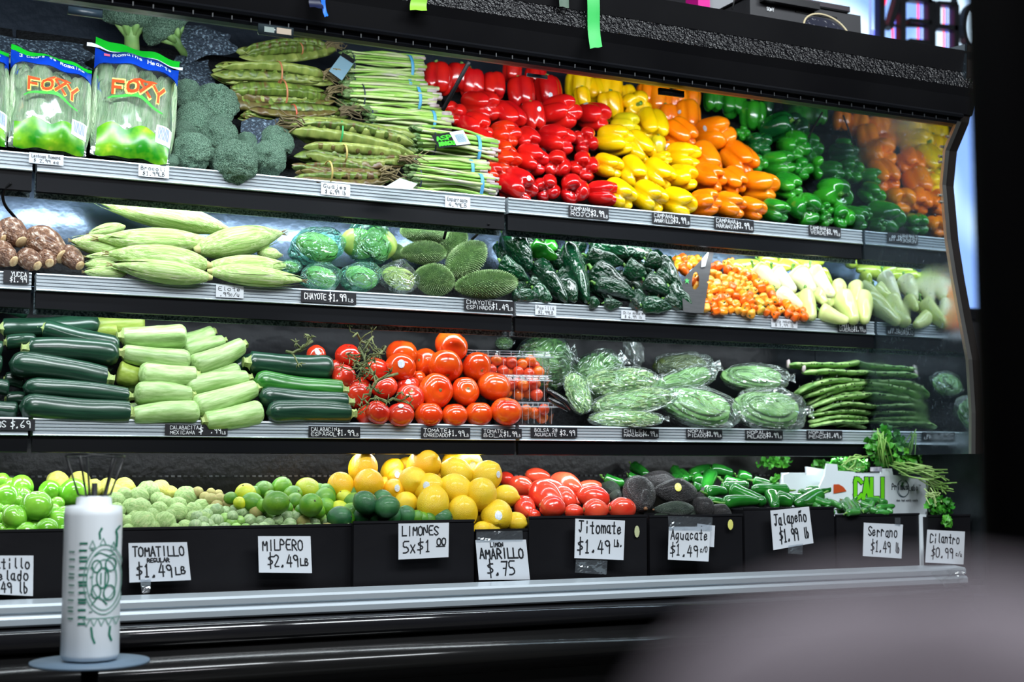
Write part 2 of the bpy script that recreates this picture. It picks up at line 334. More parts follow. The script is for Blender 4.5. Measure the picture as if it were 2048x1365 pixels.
# perforated-looking row of small clips on the lip
V = []
for k in range(86):
    x = XA+.02+k*.032
    V.append(box(x, x+.002, 2.2465, 2.2485, CZ+.738, CZ+.745))
cpart('clip_strip', merge(V), pm('clip_grey', (.02, .023, .026), rough=.4), kind='stuff')
for k, (xa, xb) in enumerate(((-.45, .31), (.33, 1.22), (1.25, 2.13))):
    cpart('light_tube', tube([(xa, 2.36, CZ+.828), (xb, 2.36, CZ+.828)], .012, 10), emit('tube_glass', (.85, .95, 1), 3.0), True)
    cpart('light_tube', tube([(xa, 2.600, CZ+.5175), (xb, 2.600, CZ+.5175)], .004, 10), MATS['tube_glass'], True)
# back wall of the case and end
BACKM = pm('dark_blue_steel', (.020, .028, .042), (.030, .040, .058), rough=.26, scale=3, metal=.55, var=0, bump=.08, bscale=60)
cpart('back_panel', box(XA, XM, 3.02, 3.05, .3, CZ+1.0), BACKM)
cpart('case_body', merge([box(XA, 2.30, 2.50, 3.05, .0, CZ-.30), box(XA, 2.30, 2.36, 2.60, .1, CZ-.27)]), BLACKM)
# mirror end panel: outline in the y-z plane, bent front edge
edge = [(2.222, .90), (2.226, .834), (2.252, .741), (2.290, .686), (2.303, .612), (2.293, .492), (2.278, .404), (2.260, .317), (2.241, .231), (2.236, .12), (2.240, .035)]
q = NT('scratched_mirror'); b = q.b; b.inputs['Metallic'].default_value = 1; b.inputs['Base Color'].default_value = (.36, .43, .48, 1)
tc = q.node('ShaderNodeTexCoord'); nz = q.node('ShaderNodeTexNoise'); nz.inputs['Scale'].default_value = 9; nz.inputs['Detail'].default_value = 8; q.l.new(tc.outputs['Object'], nz.inputs['Vector'])
rp = q.node('ShaderNodeMapRange'); rp.inputs['From Min'].default_value = .5; rp.inputs['From Max'].default_value = .72; rp.inputs['To Min'].default_value = .025; rp.inputs['To Max'].default_value = .22
q.l.new(nz.outputs['Fac'], rp.inputs[0]); q.l.new(rp.outputs[0], b.inputs['Roughness'])
# fine pale scratches as a film of dust on the mirror
vo = q.node('ShaderNodeTexNoise'); vo.inputs['Scale'].default_value = 55; vo.inputs['Detail'].default_value = 6; vo.inputs['Distortion'].default_value = 3.5; q.l.new(tc.outputs['Object'], vo.inputs['Vector'])
r2 = q.node('ShaderNodeMapRange'); r2.inputs['From Min'].default_value = .60; r2.inputs['From Max'].default_value = .78; r2.inputs['To Min'].default_value = .07; r2.inputs['To Max'].default_value = .5; q.l.new(vo.outputs['Fac'], r2.inputs[0])
df = q.node('ShaderNodeBsdfDiffuse'); df.inputs[0].default_value = (.16, .22, .27, 1); mx = q.node('ShaderNodeMixShader'); q.l.new(r2.outputs[0], mx.inputs[0]); q.l.new(b.outputs[0], mx.inputs[1]); q.l.new(df.outputs[0], mx.inputs[2]); q.l.new(mx.outputs[0], q.out.inputs['Surface'])
poly = [(XM, y, z+CZ) for y, z in edge]+[(XM, 2.6, CZ+.035), (XM, 3.02, CZ+.035), (XM, 3.02, CZ+.98)]
cpart('mirror_panel', prism(poly, (.006, 0, 0)), q.m, label='scratched mirrored inner face of the case end')
po = [(XM+.006, y+.002, z+CZ) for y, z in edge]+[(XM+.006, 3.05, CZ+.035), (XM+.006, 3.05, CZ+.98)]
cpart('end_panel', prism(po, (.030, 0, 0)), pm('dark_brown_metal', (.012, .010, .009), (.016, .013, .012), rough=.5, var=0, spec=.2), label='dark outer skin of the case end')
# bright edge trim following the bent front edge
ins, outs = [], []
V, Fs = [], []
for k, (y, z) in enumerate(edge):
    y2, z2 = edge[min(k+1, len(edge)-1)]; y1, z1 = edge[max(k-1, 0)]
    d = Vector((0, y2-y1, z2-z1)).normalized(); n = Vector((0, d.z, -d.y))
    if n.y > 0: n = -n
    p = Vector((0, y, z+CZ))
    for xx, off in ((XM-.002, .0), (XM-.002, .008), (XM+.009, .008), (XM+.009, .0)): V.append(p+Vector((xx, 0, 0))-n*(off-.004))
for k in range(2, len(edge)-1):
    for i in range(4): Fs.append((k*4+i, k*4+(i+1) % 4, k*4+4+(i+1) % 4, k*4+4+i))
cpart('edge_trim', (V, Fs), pm('brushed_steel_trim', (.42, .42, .40), (.3, .3, .29), rough=.35, metal=.9, var=0), label='bright steel trim on the case end')
for y, z in ((2.275, .712), (2.292, .694), (2.298, .674), (2.299, .662), (2.303, .59), (2.301, .575), ):
    cpart('screw', tube([(XM-.0075, y+.003, CZ+z), (XM-.002, y+.003, CZ+z)], .0032, 8), MATS['brushed_steel_trim'])
# outer black flank beside the mirror
cpart('end_flank', prism([(XM+.012, y+.006, z+CZ) for y, z in edge], (.0, .05, 0)) if False else merge([prism([(XM+.009, edge[k][0]+.001, edge[k][1]+CZ), (XM+.009, edge[k+1][0]+.001, edge[k+1][1]+CZ), (XM+.036, edge[k+1][0]+.012, edge[k+1][1]+CZ), (XM+.036, edge[k][0]+.012, edge[k][1]+CZ)], (0, .05, 0)) for k in range(len(edge)-1)]), MATS['dark_brown_metal'])
cpart('well_side', box(2.272, 2.285, 2.33, 3.0, CZ-.245, CZ+.04), pm('dark_brushed_side', (.03, .04, .045), (.05, .06, .07), rough=.35, metal=.6, scale=20, var=0), label='dark brushed side wall of the bin well')
# bottom nose rail and bumper
# aluminium nose: profile measured at the front, y toward viewer is smaller
BZ = CZ-.203
bump_prof = [(2.345, BZ+.004), (2.302, BZ), (2.299, BZ-.004), (2.299, BZ-.0125), (2.303, BZ-.0145), (2.303, BZ-.0165), (2.297, BZ-.018), (2.294, BZ-.022), (2.294, BZ-.031), (2.298, BZ-.034), (2.345, BZ-.036)]
cpart('nose_rail', extrude_x(bump_prof, XA, 2.185), pm('satin_aluminium', (.56, .63, .68), (.48, .55, .60), rough=.3, metal=.4, scale=1.5, stretch=(.4, 6, 6), var=0), label='satin aluminium nose rail along the case')
def arc(cy, cz, r, a0, a1, n): return [(cy+r*math.cos(math.radians(a0+(a1-a0)*i/n)), cz+r*math.sin(math.radians(a0+(a1-a0)*i/n))) for i in range(n+1)]
GLOSS = pm('glossy_black_bumper', (.012, .012, .014), rough=.12, coat=.6, var=0)
cpart('bumper', extrude_x([(2.35, BZ-.036)]+[(2.299, BZ-.037)]+arc(2.296, BZ-.056, .0185, 95, 265, 14)+[(2.35, BZ-.078)], XA, 2.185), GLOSS, True, label='glossy black rubbing strip')
cpart('lower_front', extrude_x([(2.40, BZ-.07)]+[(2.30, BZ-.078)]+[(2.282-.03*math.sin(t*math.pi/12), BZ-.082-.062*t/12) for t in range(13)]+[(2.30, BZ-.15), (2.42, BZ-.16)], XA, 2.185), pm('dark_glossy_panel', (.008, .008, .0085), (.012, .012, .012), rough=.16, coat=.2, var=0, spec=.35), True)
cpart('kick_panel', box(XA, 2.185, 2.33, 2.38, .02, BZ-.15), pm('kick_black', (.006, .006, .007), rough=.6, var=0))
# ================================================================== shelves: one per section and row
L3 = .914; X0 = .323
ROWS = {1: (2.559, .553, .520, 'top'), 2: (2.525, .338, .307, 'middle'), 3: (2.512, .090, .059, 'lower')}
HEAP = {1: (2.60, .575, 1.15), 2: (2.565, .365, 1.2), 3: (2.555, .125, 2.0), 4: (2.43, -.090, .42)}
DECKM = pm('black_mesh_liner', (.003, .0035, .0045), (.010, .011, .013), rough=.8, scale=160, var=0, bump=.4, bscale=180, detail=1, spec=.2)
UNDER = pm('blue_grey_gloss_steel', (.10, .14, .20), (.14, .19, .26), rough=.22, scale=4, metal=.9, var=0, bump=.05, bscale=30)
def rib_profile(Y, zt, zb):
    h = zt-zb; p = [(Y+.028, zt-.002), (Y+.004, zt), (Y, zt-.001), (Y-.001, zt-.10*h)]
    n = 4; a, b_ = zt-.14*h, zb+.10*h
    for i in range(n):
        t0 = a+(b_-a)*i/n; t1 = a+(b_-a)*(i+1)/n; d = t1-t0
        p += [(Y+.0022, t0), (Y+.0022, t0+d*.35), (Y+.0004, t0+d*.45), (Y+.0004, t0+d*.95)]
    p += [(Y-.001, zb+.09*h), (Y-.0025, zb+.03*h), (Y-.001, zb), (Y+.028, zb)]
    return p
FLG = pm('speckled_grey_flange', srgb(60, 78, 86), srgb(150, 170, 178), rough=.5, scale=260, detail=2, var=0, contrast=(.4, .62), metal=.2)
secname = ['left', 'middle', 'right']
for r, (Y, zt, zb, nm) in ROWS.items():
    hp = HEAP[r]
    for k in range(-1, 2):
        xa, xb = X0+k*L3+.004, X0+(k+1)*L3-.004
        if k == 1: xb = XM-.004
        if k == -1: xa = XA
        sh = empty('produce_shelf', ((xa+xb)/2, Y, zt+CZ), '%s section of the %s produce shelf, black deck with ribbed aluminium price rail' % (['leftmost', 'middle', 'right-hand'][k+1], nm), 'shelf', 'shelves of the produce case')
        SM = sh.matrix_basis
        P = lambda n, vf, m, s=False, lab=None: put(n, mesh(n, vf[0], vf[1], m, s), Matrix.Identity(4), sh, SM, label=lab)
        P('price_rail', extrude_x([(y, z+CZ) for y, z in rib_profile(Y, zt, zb)], xa, xb), ALU, lab='ribbed aluminium price rail')
        # black lip below the rail and flat flange
        lipz = {1: .034, 2: .030, 3: .027}[r]
        P('fascia', extrude_x([(Y+.004, zb+CZ), (Y+.003, zb-lipz+CZ), (Y+.012, zb-lipz-.001+CZ), (Y+.014, zb+CZ)], xa, xb), BLACKP, lab='black lip under the price rail')
        # deck: a short lip behind the rail and a slope following the heap, then the underside
        n = math.hypot(1, hp[2]); off = .052 if r != 3 else .075
        y0 = hp[0]+off*hp[2]/n; z0 = hp[1]-off/n
        yb = {1: 2.935, 2: 2.665, 3: 2.66}[r]; zt2 = z0+(yb-y0)*hp[2]
        ys = y0+(zt-.008-z0)/hp[2]; tx, tz = .008*hp[2]/n, .008/n
        prof = [(Y+.02, zt-.006), (ys, zt-.006), (yb, zt2), (yb+tx, zt2-tz), (ys+tx, zt-.006-tz), (ys, zt-.014), (Y+.02, zt-.014)]
        P('deck', extrude_x([(y, z+CZ) for y, z in prof], xa, xb), DECKM, lab='black mesh-lined sloping deck')
        ub, rise = {1: (2.80, .40), 2: (2.76, .30), 3: (2.70, .02)}[r]
        P('underside', extrude_x([(Y+.03, zb-.001+CZ), (Y+.05, zb-.004+CZ), (ub, zb+(ub-Y-.05)*rise+CZ), (ub, zb+.004+(ub-Y-.05)*rise+CZ), (Y+.03, zb+.003+CZ)], xa, xb), UNDER, lab='glossy steel underside')
        if r < 3: P('flange', box(xa, xb, Y+.026, Y+.030, zb-lipz-.008+CZ, zb+CZ), FLG, lab='speckled grey flange')
        P('lamp_shade', box(xa+.01, xb-.01, Y+.031, Y+.034, zb-lipz*.8+CZ, zb+CZ), BLACKM)
# lower back of each bay: glossy sheet standing behind rows two and three, dark grille behind the bins
cpart('bay_sheet', extrude_x(pz([(2.757, .60), (2.757, .33), (2.765, .33), (2.765, .60)]), XA, XM-.001), UNDER, label='glossy steel sheet behind the middle shelf')
cpart('bay_sheet', extrude_x(pz([(2.745, .325), (2.745, .03), (2.753, .03), (2.753, .325)]), XA, XM-.001), pm('dim_steel', (.002, .0025, .004), (.006, .007, .010), rough=.28, metal=.2, spec=.2, bump=.1, bscale=20, var=0))
q_ = pm('wet_dark_back', (.004, .004, .005), (.014, .012, .011), rough=.3, scale=5, metal=.2, var=0, spec=.3, bump=.08, bscale=60, bdetail=6, c3=(.06, .05, .04), c3t=.7, stretch=(1, 1, 1))
cpart('bay_sheet', extrude_x(pz([(2.70, .04), (2.70, -.30), (2.71, -.30), (2.71, .04)]), XA, 2.3), q_, label='wet dark sheet behind the bins')
for z in (-.012, -.047, -.082):
    V = [box(XA+.01+i*.012, XA+.017+i*.012, 2.6965, 2.699, CZ+z, CZ+z+.0035) for i in range(232)]
    cpart('perforation_row', merge(V), pm('perforation_glint', (.16, .16, .17), (.02, .02, .02), rough=.3, metal=.6, scale=30, var=0), kind='stuff')
# floor of the bin well
cpart('well_floor', box(XA, 2.3, 2.34, 2.71, CZ-.245, CZ-.235), BLACKM)
# ================================================================== produce shapes (unit size; z from stem +.5 to tip -.5)
def proto(kind, n, fn):
    key = kind
    if key not in MESHES:
        st = random.getstate(); random.seed(hash_(kind)); MESHES[key] = [fn(i) for i in range(n)]; random.setstate(st)
    return MESHES[key]
def hash_(s): return sum((i+1)*ord(c) for i, c in enumerate(s))
def bell_shape(i):
    n = [4, 3, 4, 4, 3, 4][i % 6]; ph = random.uniform(0, 6.28); am = [random.uniform(.85, 1.1) for _ in range(n)]; asp = random.uniform(.98, 1.12); tw = random.uniform(-.25, .25)
    def f(th, t):
        phi = math.pi*t; c, s = math.cos(phi), math.sin(phi)
        lb = abs(math.cos(n*(th+tw*t)/2+ph)); lb = lb**.42; a = am[int(((n*(th+tw*t)/2+ph)/math.pi+.5) // 1) % n]
        r = .5*(abs(s)**.60)*(.60+.40*lb*a)*(1.05-.14*t)
        z = .5*asp*math.copysign(abs(c)**.72, c)
        if c > 0: z -= .17*math.exp(-(r/.16)**2)*1.0
        else: z += .20*math.exp(-(r/.15)**2)+.22*(1-lb)*(1-min(1, r/.6))*1.0 - .05*lb*min(1, r/.2)*(1 if r < .4 else .5)
        return (r*math.cos(th), r*math.sin(th), z)
    return grid_blob(36, 20, f)
def stem_shape(L=.2, r=.045, curve=.06, z0=.36, cap=.13):
    pts = [(0, 0, z0-.02), (0, 0, z0+.03), (curve*.4, 0, z0+L*.5), (curve, 0, z0+L*.9), (curve*1.15, 0, z0+L)]
    return tube(pts, [cap, cap*.55, r, r*1.05, r*1.25], 8)
def sausage(prof, nu=18, nv=16, bend=0.0, flat=1.0, rib=0, ribn=10, lump=0.0, seed=0):
    rr = random.Random(seed); ph = [rr.uniform(0, 6.28) for _ in range(6)]
    def f(th, t):
        if t <= 0 or t >= 1: r = 0
        else: r = prof(t)
        x = .5-abs(t-.5)*0
        r *= 1+rib*math.cos(ribn*th)+lump*(math.sin(2*th+7*t+ph[0])+.7*math.sin(3*th-11*t+ph[1])+.5*math.sin(th*5+19*t+ph[2]))
        return (r*math.cos(th)+bend*math.sin(math.pi*t), r*math.sin(th)*flat, .5-t)
    return grid_blob(nu, nv, f)
def cap_end(t, a, b): # rounded ends
    u = min(1, t/a) if t < a else (min(1, (1-t)/b) if t > 1-b else 1)
    return math.sqrt(max(0, 1-(1-u)**2))
GREENSTEM = pm('fresh_green_stem', srgb(60, 120, 40), srgb(110, 150, 60), rough=.5, scale=6)
DARKSTEM = pm('dark_green_stem', srgb(25, 70, 25), srgb(60, 110, 45), rough=.45, scale=6)
PALESTEM = pm('pale_green_stem', srgb(140, 165, 90), srgb(190, 195, 130), rough=.55, scale=6)
def M1(name, key, vf, mat, smooth=True):
    k = key+mat.name
    if k not in MESHES: MESHES[k] = mesh(name, vf[0], vf[1], mat, smooth)
    return MESHES[k]
def variants(name, key, n, fn, mat):
    k = key+mat.name
    if k not in MESHES:
        shapes = proto(key+'#', n, fn); MESHES[k] = [mesh(name, v, f, mat) for v, f in shapes]
    return MESHES[k]
def axis_item(name, me, hp, p1, p2, w, label, cat, group, off=(0, 0), roll=None, stem=None, flatw=1.0, up=None):
    """elongated item whose stem end is seen at p1 and tip at p2 (pixels); rests along the heap surface"""
    A = at_heap(p1[0], p1[1], hp, off[0]); B = at_heap(p2[0], p2[1], hp, off[1]); c = (A+B)/2; ax = A-B; L = ax.length
    ww = w*mpp(c)
    M = frame(c, ax, (up or camvec(0, 1, .15)), (ww*flatw, ww, L))
    if roll is not None: M = M @ Matrix.Rotation(roll, 4, 'Z')
    o = put(name, me, M, label=label, cat=cat, group=group)
    if stem is not None: put('stem', stem, None, o)
    return o
# ================================================================== row one: bell peppers
RED = pm('red_pepper_skin', srgb(196, 16, 22), srgb(214, 30, 20), rough=.16, coat=.5, scale=1.5, var=.18, sss=.05)
ORR = pm('orange_red_pepper_skin', srgb(226, 60, 14), srgb(206, 28, 16), rough=.16, coat=.5, scale=1.2, var=.1, sss=.05)
YEL = pm('yellow_pepper_skin', srgb(246, 206, 8), srgb(250, 190, 6), rough=.2, coat=.4, scale=1.2, var=.06, sss=.05)
OLY = pm('greenish_yellow_pepper_skin', srgb(205, 190, 20), srgb(235, 205, 20), rough=.2, coat=.4, scale=1.2, var=.06)
ORA = pm('orange_pepper_skin', srgb(248, 118, 6), srgb(250, 140, 10), rough=.18, coat=.4, scale=1.2, var=.08, sss=.05)
GRN = pm('green_pepper_skin', srgb(26, 112, 30), srgb(50, 150, 34), rough=.16, coat=.5, scale=1.3, var=.25)
DGR = pm('dark_green_pepper_skin', srgb(12, 62, 30), srgb(20, 88, 36), rough=.16, coat=.5, scale=1.3, var=.2)
STEMB = M1('stem', 'bellstem', stem_shape(.26, .055, .07, .32, .15), GREENSTEM)
ORI = {'r': (.62, -.12, .62), 'f': (.05, -.1, 1), 'u': (.05, -1, .12), 'uu': (-.05, 1, .2), 's': (-.25, .15, -1), 'l': (-.7, -.1, .6), 't': (.3, -.6, .6), 'd': (.5, -.55, .55), 'sr': (-.8, -.15, -.55)}
def bells(lst, mat, colour, nick, x0, y0, s, extra=None, hp=HEAP[1]):
    vs = variants('bell_pepper', 'bell', 6, bell_shape, mat)
    pix = [(x0+a[0]/s, y0+a[1]/s, a[2]/s, a[3] if len(a) > 3 else 'r', a[4] if len(a) > 4 else None) for a in lst]
    T = tiers(pix, .095, 33)
    for i, (u, v, w, o_, st) in enumerate(pix):
        m = mat if not (extra and i in extra) else extra[i][0]
        col = colour if not (extra and i in extra) else extra[i][1]
        me = (variants('bell_pepper', 'bell', 6, bell_shape, m))[i % 6]
        p = at_heap(u, v, hp); k = mpp(p); r = w*k*1.09
        if o_ in ('u',): p = at_heap(u, v, hp, -.012)
        a, b, c = ORI[o_]; j = .18
        tip = camvec(a+random.uniform(-j, j), b+random.uniform(-j, j), c+random.uniform(-j, j))
        sc_ = .92 if o_ in ('r', 'sr', 'l') else 1.02
        M = frame(p, -tip, camvec(random.uniform(-1, 1), random.uniform(-1, 1), .1), (r*sc_*1.02, r*sc_*1.02, r*sc_*random.uniform(.96, 1.08)))
        seen = {'r': 'lying on its side', 'f': 'lobed base facing out', 'u': 'standing upright', 's': 'stem facing out', 'l': 'lying on its side', 't': 'tilted forward', 'd': 'tilted forward', 'sr': 'stem turned aside', 'uu': 'upside down'}[o_]
        o = put('bell_pepper', me, M, label='%s bell pepper %s, %s' % (col, seen, where(T[i])), cat='bell pepper', group='%s bell peppers on the top shelf' % nick)
        put('stem', STEMB, None, o)
        if st: sticker(o, x0+st[0]/s, y0+st[1]/s, st[2]/s)
red = [(140, 262, 225, 'u'), (300, 250, 190, 'u'), (405, 300, 190, 'u'), (575, 320, 180, 'u'), (720, 200, 150, 'u'), (790, 375, 220, 'u'), (905, 250, 160, 'u'), (1000, 375, 215, 'u', (1018, 390, 40)),
       (470, 480, 290, 'r'), (265, 540, 190, 'f'), (690, 555, 220, 'd'), (875, 560, 190, 'u', (930, 500, 40)), (1090, 535, 300, 'r'), (1350, 555, 240, 'r', (1293, 458, 50)),
       (420, 650, 270, 'r'), (655, 705, 235, 'r'), (835, 740, 190, 'd'), (1060, 740, 265, 'r', (968, 820, 50)), (1285, 750, 215, 'f'), (640, 830, 190, 'r'),
       (650, 925, 265, 'r'), (870, 895, 245, 'r', (845, 985, 45)), (1070, 935, 220, 'f', (990, 885, 36)), (1280, 950, 240, 'f'), (560, 1010, 200, 'r'), (480, 760, 180, 'd'),
       (755, 1105, 290, 'r', (850, 1040, 45)), (985, 1120, 205, 'f'), (1200, 1130, 240, 'f'), (1425, 1155, 225, 'r')]
bells(red, RED, 'glossy red', 'red', 840, 90, 3.9, {15: (ORR, 'orange-tinged red'), 19: (ORR, 'orange-tinged red'), 20: (ORR, 'orange-tinged red'), 24: (ORR, 'orange-tinged red'), 14: (RED, 'bright red')})
yel = [(-90, 160, 200, 'u'), (30, 190, 150, 'u'), (150, 200, 215, 'u'), (160, 320, 190, 'u'), (-60, 250, 130, 'u'), (355, 315, 225, 's'), (480, 480, 250, 't'), (275, 475, 210, 'r'), (190, 590, 260, 'r'), (380, 640, 215, 'd'), (520, 640, 150, 'u'), (290, 250, 150, 'u'),
       (140, 790, 215, 'r'), (330, 840, 215, 'd'), (530, 850, 225, 'd'), (725, 715, 240, 'r'), (710, 880, 230, 'r'), (230, 1010, 220, 'd'), (460, 1030, 240, 'd'), (690, 1070, 235, 'r'), (560, 735, 140, 'r')]
bells(yel, YEL, 'yellow', 'yellow', 1180, 130, 3.9, {10: (OLY, 'greenish yellow'), 7: (OLY, 'dull yellow')})
ora = [(440, 235, 160, 'u'), (530, 275, 200, 'u'), (610, 390, 150, 'u'), (690, 290, 170, 'u'), (790, 270, 150, 'u'), (765, 400, 200, 'u', (698, 368, 34)), (700, 540, 230, 'd'), (965, 550, 285, 'r', (898, 495, 48)), (1165, 735, 250, 'd'), (620, 655, 110, 'u', (610, 634, 44)),
       (900, 735, 235, 'd', (862, 655, 30)), (925, 880, 245, 'r'), (1110, 905, 200, 'd'), (1320, 945, 260, 'r'), (890, 1080, 230, 'r'), (1090, 1095, 215, 'r'), (1260, 1115, 195, 'r')]
bells(ora, ORA, 'orange', 'orange', 1180, 130, 3.9)
grn = [(-220, 120, 170, 'u', (-105, 165, 40)), (-60, 130, 210, 'u'), (110, 250, 210, 'u'), (250, 190, 150, 'u'), (310, 350, 255, 'sr'), (150, 500, 210, 'f'), (450, 510, 250, 'f'), (145, 655, 150, 'f'), (310, 655, 250, 'r'), (505, 700, 180, 'f'), (690, 700, 240, 'f'),
       (380, 840, 230, 'r'), (290, 1040, 220, 'r'), (530, 1030, 265, 'f'), (705, 1040, 130, 'f'), (760, 915, 262, 's'), (850, 1095, 200, 'f'), (1000, 1110, 190, 'r'), (700, 1120, 120, 'f'), (480, 400, 130, 'u'), (20, 400, 130, 'f'),(560,300,190,'u')]
bells(grn, GRN, 'green', 'green', 1480, 170, 4.135, {4: (DGR, 'dark green'), 5: (DGR, 'dark green'), 19: (DGR, 'dark green'), 20: (GRN, 'bright green'), 3: (DGR, 'dark green'),21:(DGR,'dark green')})
# small green back-row pepper left of the orange (seen between)
# ------------------------------------------------------------------ asparagus bundles
ASP = [pm('asparagus_spear', srgb(104, 158, 52), srgb(156, 192, 90), rough=.45, scale=2.2, var=.12, stretch=(6, 6, 1.2), c3=srgb(188, 180, 170), c3t=.66),
       pm('asparagus_spear_pale', srgb(150, 186, 96), srgb(196, 204, 150), rough=.45, scale=2.2, var=.1, stretch=(6, 6, 1.2), c3=srgb(190, 172, 178), c3t=.64)]
TIPM = pm('asparagus_tip', srgb(70, 108, 48), srgb(120, 140, 90), rough=.6, scale=14, bump=.5, bscale=30)
BUTT = pm('asparagus_cut_end', srgb(196, 186, 176), srgb(170, 150, 158), rough=.6, scale=5)
def spear_shape(i):
    b = random.uniform(-.05, .05)
    return tube([(b*math.sin(math.pi*t)+.006*math.sin(9*t+i), .3*b*math.sin(5*t), .5-t) for t in [k/8 for k in range(9)]], [.5*.030*(.8+.5*t) if False else .013+.006*k/8 for k, t in enumerate([0]*9)], 6)
SPE = [[mesh('spear', *spear_shape(i), m) for i in range(4)] for m in ASP]
TIPS = mesh('tip', *grid_blob(8, 8, lambda th, t: ((.020*math.sin(math.pi*t**.8))*(1+.2*math.sin(th*3+t*20))*math.cos(th), (.020*math.sin(math.pi*t**.8))*math.sin(th), .53-.12*t)), TIPM)
BUT = mesh('cut_end', *tube([(0, 0, -.502), (0, 0, -.40)], .0195, 6), BUTT)
BLUEB = pm('blue_rubber_band', srgb(86, 168, 214), rough=.5, var=.05); DARKB = pm('dark_rubber_band', srgb(34, 44, 60), rough=.5)
def band(parent, PM, M, t, rx, ry, mat, nm='rubber_band', wd=.006):
    """band round a bundle in the bundle frame M (z along), at position t"""
    vs, fs = [], []; n = 28
    for k in range(n):
        a = 2*math.pi*k/n
        for z in (-wd/2, wd/2):
            for rr in (1.0, 1.05): vs.append(M @ Vector((rx*rr*math.cos(a), ry*rr*math.sin(a), t+z)))
    for k in range(n):
        a, b = k*4, ((k+1) % n)*4
        fs += [(a, b, b+1, a+1), (a+2, a+3, b+3, b+2), (a, a+2, b+2, b), (a+1, b+1, b+3, a+3)]
    return put(nm, mesh(nm, vs, fs, mat), Matrix.Identity(4), parent, PM)
def asparagus(p1, p2, w, nsp, label, off=.0, bt=(.36, -.32), darkband=True):
    A = at_heap(*p1, HEAP[1], off); B = at_heap(*p2, HEAP[1], off); c = (A+B)/2; ax = A-B; L = ax.length; ww = w*mpp(c)
    e = empty('asparagus_bundle', c, label, 'asparagus', 'asparagus bundles on the top shelf'); EM = e.matrix_basis
    FR = frame(c, ax, camvec(0, 1, 0))      # local x up, y towards/away, z to tips
    R = ww/2; k = 0
    while k < nsp:
        a = random.uniform(0, 6.28); rr = math.sqrt(random.random()); x, y = R*rr*math.cos(a), R*.75*rr*math.sin(a)
        # outermost spears first so the skin of the bundle is full
        if k < nsp*.7: x, y = R*.94*math.cos(k*2.399), R*.70*math.sin(k*2.399)
        fan = random.uniform(.85, 1.2); dx, dy = x*.25*random.uniform(.2, 1.6), y*.2*random.uniform(0, 1.5)
        P1 = FR @ Vector((x*1.0+dx, y+dy, L*.5*random.uniform(.82, 1.0))); P2 = FR @ Vector((x*1.02, y, -L*.5*random.uniform(.86, 1.02)))
        z = P1-P2; M = frame((P1+P2)/2, z, Vector((random.uniform(-1, 1), random.uniform(-1, 1), random.uniform(-1, 1))), (z.length*random.uniform(.85, 1.15),)*2+(z.length,))
        s = put('spear', SPE[k % 2][k % 4], M, e, EM); put('tip', TIPS, None, s); put('cut_end', BUT, None, s); k += 1
    band(e, EM, FR, -L*(-bt[1]), R*1.13, R*.92, BLUEB, wd=.007)
    if darkband: band(e, EM, FR, L*bt[0], R*1.1, R*.9, DARKB, wd=.003)
    return e, EM, FR, R, L
def c2(a, b): return (400+a/3.1017, b/3.1017)
AB = [asparagus(c2(880, 400), c2(1390, 430), 46, 34, 'asparagus bundle at the back under the canopy lip, beside a blue card', .005, (.4, -.30)),
      asparagus(c2(900, 510), c2(1400, 530), 22, 16, 'thin flat asparagus bundle tucked under the topmost one', .0, (.4, -.28)),
      asparagus(c2(870, 590), c2(1480, 620), 46, 36, 'asparagus bundle with purple-grey ends beside the black divider bar', .01, (.30, -.26)),
      asparagus(c2(1010, 720), c2(1555, 750), 32, 26, 'asparagus bundle half hidden under pods, third from the front', .005, (.42, -.28)),
      asparagus(c2(1300, 880), c2(1840, 950), 52, 40, 'asparagus bundle carrying a black card with a barcode', .02, (.25, -.25)),
      asparagus(c2(1270, 1030), c2(1780, 1060), 36, 28, 'slim asparagus bundle, second from the front rail', .01, (.40, -.28)),
      asparagus(c2(1270, 1105), c2(1840, 1165), 42, 34, 'lowest asparagus bundle resting on the aluminium rail', .012, (.36, -.30))]
CARDB = pm('blue_grey_label', srgb(120, 160, 185), srgb(150, 185, 200), rough=.4)
def flat_card(name, pts, off, mat, label, cat, hp=HEAP[1], parts=(), group=None):
    P = [at_heap(u, v, hp, off) for u, v in pts]; o = P[0]
    vs, fs = prism([p-o for p in P], camvec(0, 0, -.0012))
    e = put(name, mesh(name, vs, fs, mat, False), Matrix.Translation(o), label=label, cat=cat, group=group)
    fn = quad_fn(P[0], P[1], P[2], P[3], .0008)
    for nm, x0, y0, x1, y1, m in parts:
        put(nm, mesh(nm, [fn(x0, y0), fn(x1, y0), fn(x1, y1), fn(x0, y1)], [(0, 1, 2, 3)], m, False), None, e)
    return e, fn
flat_card('care_card', [c2(885, 325), c2(965, 375), c2(880, 500), c2(800, 440)], .045, CARDB, 'pale blue-grey folded card stuck in the topmost asparagus bundle', 'card', parts=(('dark_edge', 0, .82, 1, 1, BLACKTAG),))
e, fn = flat_card('barcode_card', [c2(1435, 840), c2(1630, 805), c2(1680, 900), c2(1480, 920)], .058, BLACKTAG, 'black produce card with green print and white barcode on the asparagus', 'card',
                  parts=(('barcode_patch', .56, .06, 1.0, .96, CARD),))
lettering('green_print', [('ASP', .08, .5, .5, .3, .05), ('ARAGU', .06, .12, .5, .26, .05)], lambda x, y: fn(x, y)+Vector((0, -.0006, 0)), pm('lime_print', srgb(70, 190, 50), rough=.5), e)
V, Fs = merge([([fn(.66+.035*k, .2)+Vector((0, -.0006, 0)), fn(.66+.035*k+.02, .2)+Vector((0, -.0006, 0)), fn(.66+.035*k+.02, .75)+Vector((0, -.0006, 0)), fn(.66+.035*k, .75)+Vector((0, -.0006, 0))], [(0, 1, 2, 3)]) for k in range(8)])
